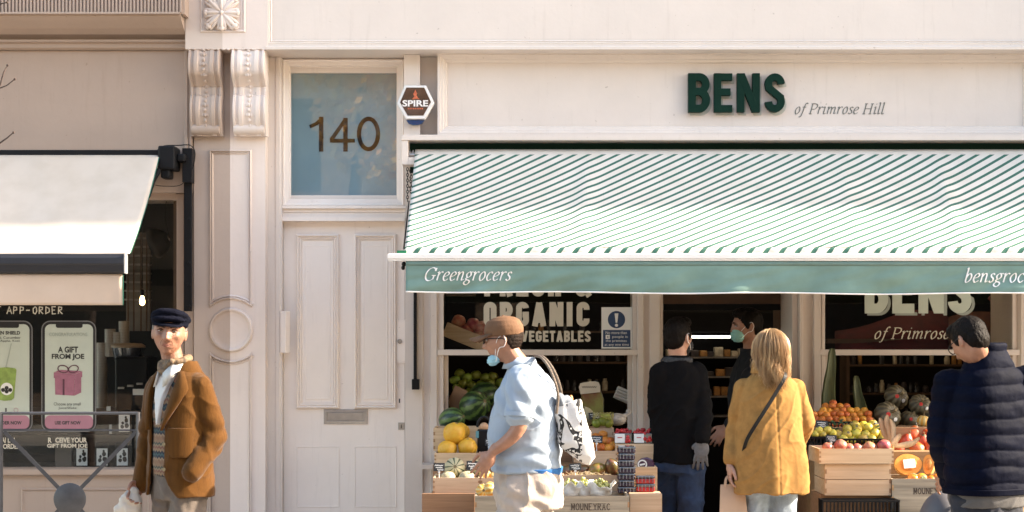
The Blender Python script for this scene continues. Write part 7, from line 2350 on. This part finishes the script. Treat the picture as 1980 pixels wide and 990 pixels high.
tr = MB(); legs(tr, .82, .078, .092, .074, .064, .04); torso(tr, [(.76, 0, .01, .145, .12), (.90, 0, .01, .15, .12)])
finish(tr, 'jeans', M_LJ, p5_.t, .008, 4, cloth_fold(53, .010, 8, 9)); shoes(p5_, .08, M_BLACK, .04)
# hair: a soft volume with loose wavy locks over it
M_BLON = mat('blonde_hair', (.62, .41, .21), .42, col2=(.21, .11, .048), vs=2.6, stretch=(14, 14, 1.2), spec=.5)
hb = MB()
hb.ball((0, .018, .022), (.084, .102, .100), 28, 18)
hb.capsule([(0, .045, -.02), (.004, .050, -.10), (.008, .055, -.160)], [.066, .060, .030], 20)
hb.capsule([(-.045, .045, -.03), (-.058, .060, -.12)], [.045, .034], 14)
hb.capsule([(.045, .045, -.03), (.055, .055, -.10)], [.045, .034], 14)
hb.v = [HM @ (p * .93) for p in hb.v]
Mi = HM.inverted()
def hfold(p):
    q = Mi @ p
    a = math.atan2(q.x, q.y)
    return .006 * sin(a * 17 + 4 * noise.noise(q * 9) + q.z * 9) + .004 * noise.noise(Vector((a * 12, q.z * 12, 2)))
ho = finish(hb, 'hair', M_BLON, p5_.t, .0045, 2, hfold)
random.seed(11)
lk = MB()
for k in range(1500):
    a = radians(rnd(-128, 128)); s0 = rnd(.0, .5)
    pts = []
    rr = rnd(.95, 1.12) if k % 4 else rnd(1.08, 1.30)
    zend = -.190 + .055 * abs(a) / 2.2 + rnd(-.035, .06)
    for i in range(13):
        t = i / 12
        el2 = s0 + (1.65 - s0) * min(1, t * 1.9)
        if t < .52:
            p = Vector((.086 * sin(el2) * sin(a), .016 + .104 * sin(el2) * cos(a), .022 + .100 * cos(el2))) * rr
            last = p.copy(); t_l = t
        else:
            u = (t - t_l) / (1 - t_l)
            p = Vector((last.x * (1 - .16 * u), last.y * (1 - .12 * u), last.z + (zend - last.z) * u))
            p += Vector((.019 * sin(u * 9 + a * 6 + .5 * (k % 9)), .014 * cos(u * 8 + a * 5), 0)) * (.3 + u)
        pts.append(HM @ (p * .97))
    r0 = rnd(.0007, .0017)
    lk.tube(pts, [r0] * 9 + [r0 * .9, r0 * .7, r0 * .5, r0 * .25], 3)
lk.build('loose_locks', M_BLON, ho, loc=(0, 0, 0), smooth='all')
# crossbody bag strap
mb = MB()
sp = catmull([J(1516, 712, -1.77), J(1518, 728, -1.845), J(1500, 760, -1.868), J(1475, 800, -1.885), J(1452, 836, -1.885), J(1442, 856, -1.86), J(1436, 880, -1.80)], 8)
for i in range(len(sp) - 1):
    pass
n_ = []
for i, p in enumerate(sp):
    t_ = (sp[min(i + 1, len(sp) - 1)] - sp[max(i - 1, 0)]).normalized(); o_ = Vector((0, 1, 0)) ; s_ = t_.cross(o_).normalized()
    n_.append([p + s_ * .010 + o_ * .004, p - s_ * .010 + o_ * .004, p - s_ * .010 - o_ * .004, p + s_ * .010 - o_ * .004])
mb.loft(n_); mb.build('bag_strap', M_BLACK, p5_.t, loc=(0, 0, 0), bevel=.001)
# paper bag she carries
pb = thing('paper_bag', 'brown paper carrier bag with flat handles in the blonde woman\'s hand', 'bag', P(1418, 960, -1.76))
O = Vector(pb.location)
M_KRAFT = mat('kraft_paper', (.40, .265, .175), .75, var=.06, vs=6, bump=.35, bs=14)
def T(x, y, Y): return P(x, y, Y) - O
mb = MB()
mb.loft([[T(1393, 1070, -1.82), T(1449, 1070, -1.80), T(1449, 1070, -1.68), T(1393, 1070, -1.70)], [T(1391, 1000, -1.83), T(1446, 1000, -1.81), T(1446, 1000, -1.69), T(1391, 1000, -1.71)], [T(1393, 937, -1.79), T(1439, 935, -1.77), T(1439, 935, -1.73), T(1393, 937, -1.75)]])
mb.build('bag', M_KRAFT, pb, loc=(0, 0, 0), bevel=.002)
for dy in (-.025, .025):
    mb = MB(); pp = catmull([T(1402, 944, -1.765 + dy), T(1404, 926, -1.765 + dy), T(1413, 918, -1.76 + dy * .4), T(1423, 922, -1.765 + dy), T(1429, 942, -1.765 + dy)], 6); q = []
    for i, p in enumerate(pp):
        t_ = (pp[min(i + 1, len(pp) - 1)] - pp[max(i - 1, 0)]).normalized(); s_ = t_.cross(Vector((0, 1, 0))).normalized() * .007; o_ = Vector((0, .0015, 0))
        q.append([p + s_ + o_, p - s_ + o_, p - s_ - o_, p + s_ - o_])
    mb.loft(q); mb.build('handle', M_KRAFT, pb, loc=(0, 0, 0))

# ------------------------------------------------------------------ 6. the man in the navy puffer jacket
p6_ = Person('dark haired man in navy quilted puffer jacket and glasses looking down at the fruit', 1908, -2.95, -152)
J = p6_.J
HM = p6_.headM(1874, 660, -3.0, -150, 32, 0)
sl, el_, wl_ = J(1838, 745, -2.95), J(1824, 842, -2.90), J(1840, 925, -2.70)
sr, er_, wr_ = J(1985, 742, -2.90), J(2000, 842, -2.85), J(1985, 925, -2.70)
nk = J(1895, 702, -2.96)
rows_body = [(.86, 0, .01, .17, .12), (1.1, 0, 0, .16, .12), (1.32, 0, 0, .17, .11), (1.43, 0, .01, .15, .09), (1.52, 0, .01, .07, .065)]
body(p6_, HM, nk, rows_body, [(sl, el_, wl_, Vector((0, -1, -.3)), Vector((1, 0, .3)), 1, .8), (sr, er_, wr_, Vector((0, -1, -.3)), Vector((-1, 0, .3)), -1, .8)], m=M_SKIN2, voxel=.005)
face_parts(p6_, HM, M_HAIRD, lips=False, squint=.6)
short_hair(p6_, HM, M_HAIRD, seed=8)
glasses(p6_, HM, M_BLACK)
M_PUFF = mat('navy_nylon', (.0014, .0024, .0090), .7, var=.25, vs=5, spec=.05, bump=.30, bs=30)
pf = MB()
torso(pf, [(.905, 0, .0, .208, .160), (1.0, 0, 0, .214, .164), (1.20, 0, 0, .212, .160), (1.36, 0, .006, .205, .146), (1.46, 0, .012, .178, .122), (1.525, 0, .014, .125, .100), (1.57, 0, .006, .098, .090), (1.625, 0, -.004, .092, .086)], 2.5)
pf.capsule([sl, sl.lerp(el_, .5), el_, el_.lerp(wl_, .6), wl_], [.088, .085, .080, .072, .064], 20, 6)
pf.capsule([sr, sr.lerp(er_, .5), er_, er_.lerp(wr_, .6), wr_], [.098, .094, .088, .078, .066], 20, 6)
def quilt(p):
    z = p.z + .028 * noise.noise(Vector((p.x * 3.2, p.y * 3.2, p.z * 2))) + .010 * noise.noise(Vector((p.x * 9, p.y * 9, p.z * 5))) + .02 * (abs(p.x) > .2) * 0
    q = abs(sin(pi * (z - .02) / .083))
    return .011 * (q ** .6) - .006 + .005 * noise.noise(Vector((p.x * 16, p.y * 16, p.z * 30))) * (.3 + .7 * q)
pfo = finish(pf, 'puffer_jacket', M_PUFF, p6_.t, .006, 3, quilt)
hm = MB(); torso(hm, [(.885, 0, 0, .222, .172), (.915, 0, 0, .226, .176)], 2.5); hm.build('waistband', M_PUFF, pfo, loc=(0, 0, 0), smooth='all')
M_SWT = mat('grey_jersey', (.07, .066, .065), .9, var=.15, bump=.2, bs=200)
sw2 = MB(); torso(sw2, [(.82, 0, .005, .195, .150), (.90, 0, .005, .205, .158)], 2.5); finish(sw2, 'jersey_hem', M_SWT, p6_.t, .008, 3, cloth_fold(3, .006))
tr = MB(); legs(tr, .86, .095, .110, .09, .08, .05); torso(tr, [(.78, 0, .01, .175, .135), (.87, 0, .01, .18, .138)])
finish(tr, 'jeans', mat('dark_denim', (.006, .008, .016), .85, var=.3, vs=12), p6_.t, .009, 4, cloth_fold(63, .010, 8, 9)); shoes(p6_, .095, M_BLACK, .05)

# ================================================================== SMALL THINGS
# rounded grey hood beside the navy jacket
hd_ = thing('buggy_hood', 'smooth grey rounded buggy hood at the bottom beside the navy jacket', 'buggy', P(1822, 1000, -2.5))
O = Vector(hd_.location)
mb = MB(); mb.ball((0, 0, -.06), (.125, .16, .195), 30, 18); mb.build('hood', mat('grey_hood_fabric', (.07, .07, .08), .6, var=.08), hd_, loc=(0, 0, 0), smooth=True)
mb = MB(); mb.tube([Vector((.128 * sin(a), -.06, -.06 + .198 * cos(a))) for a in [radians(20 + i * 8) for i in range(18)]], .004, 6); mb.build('hood_rim', M_STEEL, hd_, loc=(0, 0, 0), smooth=True)
mb = MB()
for sx in (-1, 1):
    mb.tube([(sx * .12, 0, -.10), (sx * .16, .05, -.45), (sx * .2, .1, -.6)], .012, 8)
mb.build('buggy_frame', M_STEEL, hd_, loc=(0, 0, 0), smooth=True)
zc = -O.z + .09
for sx in (-1, 1):
    mb = MB(); mb.tube([Vector((sx * .2, .1 + .08 * sin(a), zc + .08 * cos(a))) for a in [2 * pi * i / 20 for i in range(21)]], .011, 8); mb.build('wheel', M_PLASTIC, hd_, loc=(0, 0, 0), smooth=True)

# cafe barrier in front of the juice shop
Yb_ = -1.55
br_ = thing('metal_barrier', 'grey steel cafe barrier with diagonal bars meeting at a round disc before the juice shop', 'barrier', (px(135, Yb_), Yb_, 0))
M_BAR = mat('grey_painted_steel', (.045, .045, .05), .5, var=.2, vs=20)
def bar(name, a, b_, r, n=8):
    mb = MB(); mb.tube([P(a[0], a[1], Yb_), P(b_[0], b_[1], Yb_)], r, n); return mb.build(name, M_BAR, br_, smooth=True)
bar('rail', (2, 799), (267, 799), .009); bar('rail', (4, 832), (264, 832), .0055)
bar('post', (2, 797), (2, 1180), .012); bar('post', (267, 797), (267, 1180), .012)
def flatbar(a, b_):
    mb = MB(); p, q = P(a[0], a[1], Yb_), P(b_[0], b_[1], Yb_); d = (q - p).normalized(); s_ = Vector((-d.z, 0, d.x)) * .011; o_ = Vector((0, .004, 0))
    mb.loft([[p + s_ + o_, p - s_ + o_, p - s_ - o_, p + s_ - o_], [q + s_ + o_, q - s_ + o_, q - s_ - o_, q + s_ - o_]]); return mb.build('diagonal_bar', M_BAR, br_)
flatbar((8, 834), (114, 944)); flatbar((262, 836), (156, 944)); flatbar((8, 1100), (114, 986)); flatbar((262, 1100), (156, 986))
MB().lathe([(.002, -.010), (.086, -.010), (.094, -.004), (.094, .006), (.086, .012), (.002, .012)], P(135, 965, Yb_), 36, 'y').build('disc', M_BAR, br_, smooth=True)

# street tree out of frame on the left, a few twigs reach in
tt = thing('street_tree', 'bare street tree whose thin twigs reach in at the left edge', 'tree', (-3.75, -3.1, 0))
mb = MB(); mb.tube([(-3.75, -3.1, 0), (-3.74, -3.1, 1.4), (-3.70, -3.1, 2.6), (-3.66, -3.12, 4.2), (-3.6, -3.1, 6)], [.07, .055, .045, .032, .015], 12); mb.build('trunk', M_BARK, tt, smooth=True)
random.seed(9)
for pts in (([(-70, 250), (-30, 205), (0, 165), (8, 140), (14, 127)], [(-5, 172), (12, 165), (28, 154)]), ([(-80, 330), (-30, 300), (0, 277), (14, 268), (26, 256)],), ([(-80, 60), (-30, 25), (0, 9), (16, 4)],)):
    mb = MB()
    for q in pts:
        c3 = [P(a, b_, -3.1) + Vector((rnd(-.004, .004), rnd(-.01, .01), rnd(-.004, .004))) for a, b_ in q]
        n = len(c3); mb.tube(c3, [.007 - .0045 * i / (n - 1) if q[0][0] < -20 else .0035 - .0012 * i / (n - 1) for i in range(n)], 6)
        mb.ball(c3[-1], (.006, .005, .007), 8, 6)
    a0 = P(pts[0][0][0], pts[0][0][1], -3.1); mb.tube([Vector((-3.70, -3.1, a0.z - .45)), a0], [.012, .0075], 6)
    mb.build('branch', M_BARK, tt, smooth=True)

# ---- inside the juice shop
lb_ = thing('bulb_lamp', 'bare glowing filament bulb hanging inside the juice shop', 'lamp', P(275, 580, 1.2))
M_BULB = mat('warm_bulb', (1.0, .62, .25), .3, emit=4.5)
mb = MB(); mb.lathe([(.002, -.042), (.016, -.033), (.021, -.014), (.016, .012), (.011, .03)], P(275, 580, 1.2), 14); mb.build('bulb', M_BULB, lb_, smooth=True)
mb = MB(); mb.lathe([(.014, .031), (.016, .07), (.004, .08)], P(275, 580, 1.2), 12); mb.tube([P(275, 558, 1.2), Vector((P(275, 558, 1.2).x, 1.2, 2.94))], .004, 6); mb.build('cord', M_BLACK, lb_, smooth=True)
ls = thing('pendant_lamp', 'dark tilted pendant shade with a warm inside, near the juice shop wall', 'lamp', P(306, 465, .7))
mb = MB(); c0 = P(306, 468, .7); R = Matrix.Rotation(radians(72), 4, 'Y') @ Matrix.Rotation(radians(14), 4, 'X')
rg_ = []
for r, h_ in ((.02, .09), (.06, .07), (.10, .02), (.115, -.03)): rg_.append([c0 + R @ Vector((r * cos(a), r * sin(a), h_)) for a in [2 * pi * i / 24 for i in range(24)]])
mb.loft(rg_, cap=False); o = mb.build('shade', M_BLACK, ls, smooth='all'); so = o.modifiers.new('thickness', 'SOLIDIFY'); so.thickness = .003
mb = MB(); mb.ball(c0 + R @ Vector((0, 0, -.012)), (.035, .035, .035), 14, 10); mb.build('bulb', mat('amber_bulb', (1.0, .38, .08), .3, emit=2.5), ls, smooth=True)
mb = MB(); mb.tube([c0 + R @ Vector((0, 0, .09)), P(318, 420, .7), P(322, 385, .7), Vector((P(322, 385, .7).x, .7, 2.94))], .004, 6); mb.build('cord', M_BLACK, ls, smooth=True)
wt = mat('grey_white_board', (.34, .31, .28), .7, var=.1)
sl_ = thing('shelf_unit', 'pale slatted shelf unit at the back of the juice shop', 'shelf', P(270, 520, 1.8))
mb = MB(); mb.box(px(244, 1.8), px(290, 1.8), 1.8, 1.83, pz(640, 1.8), pz(450, 1.8)); mb.build('back', mat('warm_grey_board', (.20, .17, .15), .7, var=.15), sl_)
for k in range(8):
    MB().box(px(243, 1.75), px(291, 1.75), 1.70, 1.798, pz(462 + k * 17, 1.75), pz(459 + k * 17, 1.75)).build('board', wt, sl_)
for x in (247, 258, 272, 283): MB().box(px(x, 1.7), px(x + 2.2, 1.7), 1.685, 1.699, pz(640, 1.75), pz(450, 1.75)).build('upright', M_BROWN, sl_)
cn = thing('counter', 'dark coffee counter inside the juice shop window', 'counter', P(200, 830, 1.0))
MB().box(px(-330, .9), px(330, .9), .9, 1.6, 0, pz(800, .9)).build('body', M_BLACK, cn, bevel=.005)
MB().box(px(-330, .86), px(332, .86), .86, 1.62, pz(800, .9) + .001, pz(795, .9)).build('top', M_BROWN, cn, bevel=.003)
cm = thing('coffee_machine', 'black coffee machine with pale dome lid on the counter', 'machine', P(252, 760, 1.0))
MB().box(px(222, 1.0), px(285, 1.0), 1.0, 1.35, pz(795, 1.0), pz(690, 1.0)).build('body', M_PLASTIC, cm, bevel=.012)
mb = MB(); mb.lathe([(.13, 0), (.125, .015), (.10, .03), (.02, .034)], P(248, 672, 1.15), 26); mb.build('lid', mat('wood_lid', (.33, .23, .14), .4), cm, smooth=True)
mb = MB(); mb.lathe([(.10, -.10), (.115, -.03), (.12, -.002)], P(248, 672, 1.15), 26); mb.build('hopper', M_CLEAR, cm, smooth=True)
for k in range(3): MB().box(px(228 + k * 18, .99), px(240 + k * 18, .99), .985, .999, pz(752 - k * 4, 1.0), pz(748 - k * 4, 1.0)).build('dial', M_STEEL, cm, bevel=.002)
CG = 'stacks of white paper cups in the juice shop'
for k, (x, y0, y1) in enumerate(((197, 640, 795), (213, 614, 690), (228, 622, 690), (240, 600, 690))):
    t = thing('cup_stack', 'tall stack of pale paper cups behind the juice shop glass', 'cups', P(x, y1, 1.45), 0, CG)
    mb = MB(); z0, z1 = pz(y1, 1.45), pz(y0, 1.45); z = z0
    while z < z1 - .10:
        z += .012
        mb.lathe([(.040, z), (.042, z + .004), (.040, z + .010)], (px(x, 1.45), 1.45, 0), 16)
    mb.lathe([(.030, z0), (.041, z0 + .004), (.040, z + .0)], (px(x, 1.45), 1.45, 0), 16)
    mb.build('cups', wt, t, smooth=True)
BG = 'black coffee bags in the juice shop window'
for x, y in ((158, 880), (197, 880), (236, 880), (240, 815)):
    t = thing('coffee_bag', 'black coffee bag with a white printed label standing in the juice shop window', 'bag', P(x, y + 24, .45), 0, BG)
    mb = MB(); a = .045
    mb.loft([[P(x, y + 24, .45) + Vector(q) for q in ((-a, -.03, 0), (a, -.03, 0), (a, .03, 0), (-a, .03, 0))], [P(x, y, .45) + Vector(q) for q in ((-a, -.034, 0), (a, -.034, 0), (a, .034, 0), (-a, .034, 0))], [P(x, y - 24, .45) + Vector(q) for q in ((-a, -.004, 0), (a, -.004, 0), (a, .004, 0), (-a, .004, 0))]])
    mb.build('bag', M_PLASTIC, t, bevel=.004)
    lb2 = MB(); lb2.box(px(x - 10, .41), px(x + 11, .41), .405, .4105, pz(y + 20, .41), pz(y - 13, .41)); lo = lb2.build('label', M_PAPER, t)
    mb = MB(); random.seed(int(x))
    for q in ((-4, 10, 4), (-3, 3, 3), (4, -2, 4.5), (5, 8, 5), (3, -8, 2.5)):
        mb.prism([(px(x + q[0] + q[2] * cos(b_) * rnd(.7, 1), .4), pz(y + q[1] + q[2] * 1.2 * sin(b_) * rnd(.7, 1), .4)) for b_ in [2 * pi * i / 9 for i in range(9)]], .4035 + .0002 * q[2] / 5, .4045)
    mb.build('print', M_INK, lo)
tag(MB().box(px(-300, .2), px(340, .2), .17, .88, pz(920, .3), pz(906, .3)).build('window_shelf', M_DARK), 'dark window shelf carrying the coffee bags', 'shelf')
tag(MB().box(px(-300, .33), px(262, .33), .40, .55, pz(846, .4), pz(841, .4)).build('bag_shelf', M_DARK), 'narrow dark shelf carrying the upper coffee bag', 'shelf')
tag(MB().box(px(104, .4), px(136, .4), .43, .47, pz(906, .4), pz(846.5, .4)).build('brown_panel', mat('dull_brown_board', (.12, .10, .085), .8), bevel=.002), 'plain brown board standing under the gift poster lettering', 'board')
for k, (x, y, w_, h_) in enumerate(((268, 758, 22, 12), (210, 790, 8, 9), (214, 832, 5, 22))):
    tag(MB().box(px(x - w_ / 2, .84), px(x + w_ / 2, .84), .835, .838, pz(y + h_ / 2, .84), pz(y - h_ / 2, .84)).build('paper_slip', M_PAPER), ('white paper card leaning by the coffee machine', 'tiny white ticket above the barrier rail', 'narrow white ticket below the barrier rail')[k], 'card')

# ---- inside the greengrocer: lit chiller seen through the doorway
fr_ = thing('chiller_cabinet', 'tall dark chiller cabinet with a lit strip and packed shelves, seen through the doorway', 'chiller', P(1380, 760, 2.2))
Yx = 2.2
MB().box(px(1270, Yx), px(1520, Yx), Yx + .45, Yx + .5, 0, pz(600, Yx)).build('back', M_BLACK, fr_)
MB().box(px(1270, Yx), px(1520, Yx), Yx, Yx + .44, pz(643, Yx), pz(602, Yx)).build('canopy', M_BLACK, fr_, bevel=.01)
MB().box(px(1283, Yx), px(1412, Yx), Yx - .01, Yx - .001, pz(654, Yx), pz(649, Yx)).build('light_strip', mat('chiller_light', (1.0, .90, .72), .4, emit=.8), fr_)
for k, y in enumerate((690, 728, 766, 804)):
    s_ = MB().box(px(1272, Yx), px(1518, Yx), Yx + .05, Yx + .44, pz(y + 3, Yx), pz(y, Yx)).build('shelf', M_STEEL, fr_)
MB().box(px(1272, Yx), px(1518, Yx), Yx + .0, Yx + .44, .02, pz(830, Yx)).build('base', M_BLACK, fr_, bevel=.01)
random.seed(44)
PKG = 'packets on the chiller shelves'
pmats = [mat('pale_packet', (.50, .44, .33), .4, var=.3, vs=40), mat('amber_packet', (.40, .20, .06), .4, var=.4, vs=40), mat('dark_packet', (.06, .05, .05), .4, var=.4, vs=40), mat('cream_packet', (.55, .50, .42), .4, var=.3, vs=50)]
for y in (690, 728, 766):
    x = 1290
    while x < 1505:
        w_ = rnd(11, 20); h_ = rnd(9, 19)
        t = MB().box(px(x, Yx), px(x + w_, Yx), Yx + .06, Yx + .16, pz(y - .3, Yx), pz(y - h_, Yx)).build('packet', pmats[(random.randrange(4) if y == 690 else random.choice((1, 2, 2)))], bevel=.006)
        tag(t, 'small food packet on a chiller shelf beyond the doorway', 'packet', PKG)
        x += w_ + rnd(1, 5)
cl_ = thing('fill_lamp', 'small unseen fill lamp added inside the greengrocer above the chiller', 'lamp', P(1560, 700, 2.5))  # added to brighten the dark shop interior
mb = MB(); mb.lathe([(.06, 0), (.06, .02), (.01, .03)], (px(1400, 2.0), 1.6, 2.93), 16); mb.build('diffuser', mat('warm_fill_glow', (1.0, .75, .45), .4, emit=16.0), cl_, smooth=True)
# reds in the right window; the curved shape stands in for a reflected awning
rp_ = MB(); rp_.box(px(1600, 1.0), px(1960, 1.0), 1.0, 1.5, pz(664, 1.0), pz(655, 1.0))
for k in range(5): pass
tag(rp_.build('display_board', M_BROWN), 'brown display board behind the right shop window', 'board')
cn2 = [P(1640, 668, .9), P(1750, 612, .9), P(1800, 616, .9), P(1940, 590, .9), P(1950, 640, .9), P(1870, 668, .9)]
M_REDC = mat('dark_red_reflection', (.115, .010, .012), .8, col2=(.035, .006, .007), vs=3.5)
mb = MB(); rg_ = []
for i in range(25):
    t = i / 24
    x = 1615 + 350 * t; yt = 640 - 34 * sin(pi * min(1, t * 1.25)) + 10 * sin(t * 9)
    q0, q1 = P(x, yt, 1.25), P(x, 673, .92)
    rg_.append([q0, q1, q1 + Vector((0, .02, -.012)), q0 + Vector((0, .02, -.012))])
mb.loft(rg_); tag(mb.build('red_reflection', M_REDC, smooth='all'), 'dark red shape standing in for a reflected awning behind the right window lettering', 'canopy')
mb = MB(); rg_ = []
for i in range(13):
    t = i / 12; x = 1835 + 125 * t; yt = 628 - 26 * sin(pi * (.2 + .6 * t))
    q0, q1 = P(x, yt, 1.15), P(x, 672, .90)
    rg_.append([q0, q1, q1 + Vector((0, .012, -.01)), q0 + Vector((0, .012, -.01))])
mb.loft(rg_); tag(mb.build('sloping_board', mat('dim_orange_panel', (.13, .045, .018), .8, col2=(.05, .012, .008), vs=14), smooth='all'), 'dim orange sloping board behind the right window glass', 'board')
mb = MB(); mb.tube([P(1912, 575, .8), P(1957, 612, .8)], .014, 8); tag(mb.build('pink_bar', mat('faded_pink', (.28, .07, .08), .6)), 'faded pink bar slanting behind the top right window glass', 'bar')

# jars, papers and racks deep in the greengrocer's windows
random.seed(77)
def rack(x0, x1, Y, rows, label):
    t = thing('shelf_rack', label, 'shelves', P((x0 + x1) / 2, 900, Y))
    for x in (x0, x1): MB().box(px(x, Y) - .012, px(x, Y) + .012, Y, Y + .28, 0, pz(rows[0] - 34, Y)).build('upright', M_BROWN, t)
    for y in rows: MB().box(px(x0, Y) + .0125, px(x1, Y) - .0125, Y + .002, Y + .28, pz(y + 3.5, Y), pz(y, Y)).build('shelf', M_BROWN, t)
    for y in rows:
        x = x0 + 6
        while x < x1 - 12:
            w_ = rnd(8, 13); h_ = rnd(13, 25)
            r_ = w_ / 2 / sc(Y); z0 = pz(y, Y) + .0005; hh = h_ / sc(Y)
            mb = MB(); mb.lathe([(.6 * r_, 0), (r_, .004), (r_, hh * .72), (r_ * .7, hh * .84), (r_ * .7, hh), (.01, hh)], (px(x + w_ / 2, Y), Y + .07, z0), 12)
            tag(mb.build('jar', random.choice([pmats[2], pmats[2], pmats[1], M_CLEAR, M_CLEAR, pmats[0]]), smooth=True), label.split(',')[0].replace('dark wooden shelf rack', 'dim jar or bottle on the shelf rack'), 'jar', 'jars on racks deep in the shop')
            x += w_ + (rnd(1, 5) if random.random() < .7 else rnd(14, 34))
rack(1005, 1215, 1.9, (640, 700, 757, 815), 'dark wooden shelf rack behind the left shop window, lined with dim jars')
rack(1640, 1950, 2.1, (705, 760, 815), 'dark wooden shelf rack behind the right shop window, lined with dim jars')
for k, (x, lab) in enumerate(((1050, 'small warm fill lamp added inside behind the left shop window'), (1780, 'small warm fill lamp added inside behind the right shop window'))):  # two more lamps added as interior fill
    t = thing('fill_lamp', lab, 'lamp', (px(x, 1.2), 1.2, 2.95))
    mb = MB(); mb.lathe([(.06, 0), (.06, .02), (.01, .03)], (px(x, 1.2), 1.2, 2.93), 16); mb.build('diffuser', MATS['warm_fill_glow'], t, smooth=True)
np_ = thing('newspaper_stack', 'tilted stack of folded newspapers in the left shop window', 'newspapers', P(1200, 790, .35))
for k in range(4):
    MB().box(-.055, .055, -.02, .02, k * .022, k * .022 + .017, Matrix.Rotation(radians(24), 4, 'Y') @ Matrix.Rotation(radians(-20), 4, 'X')).build('newspaper', M_PAPER, np_, loc=(0, 0, .06), bevel=.002)
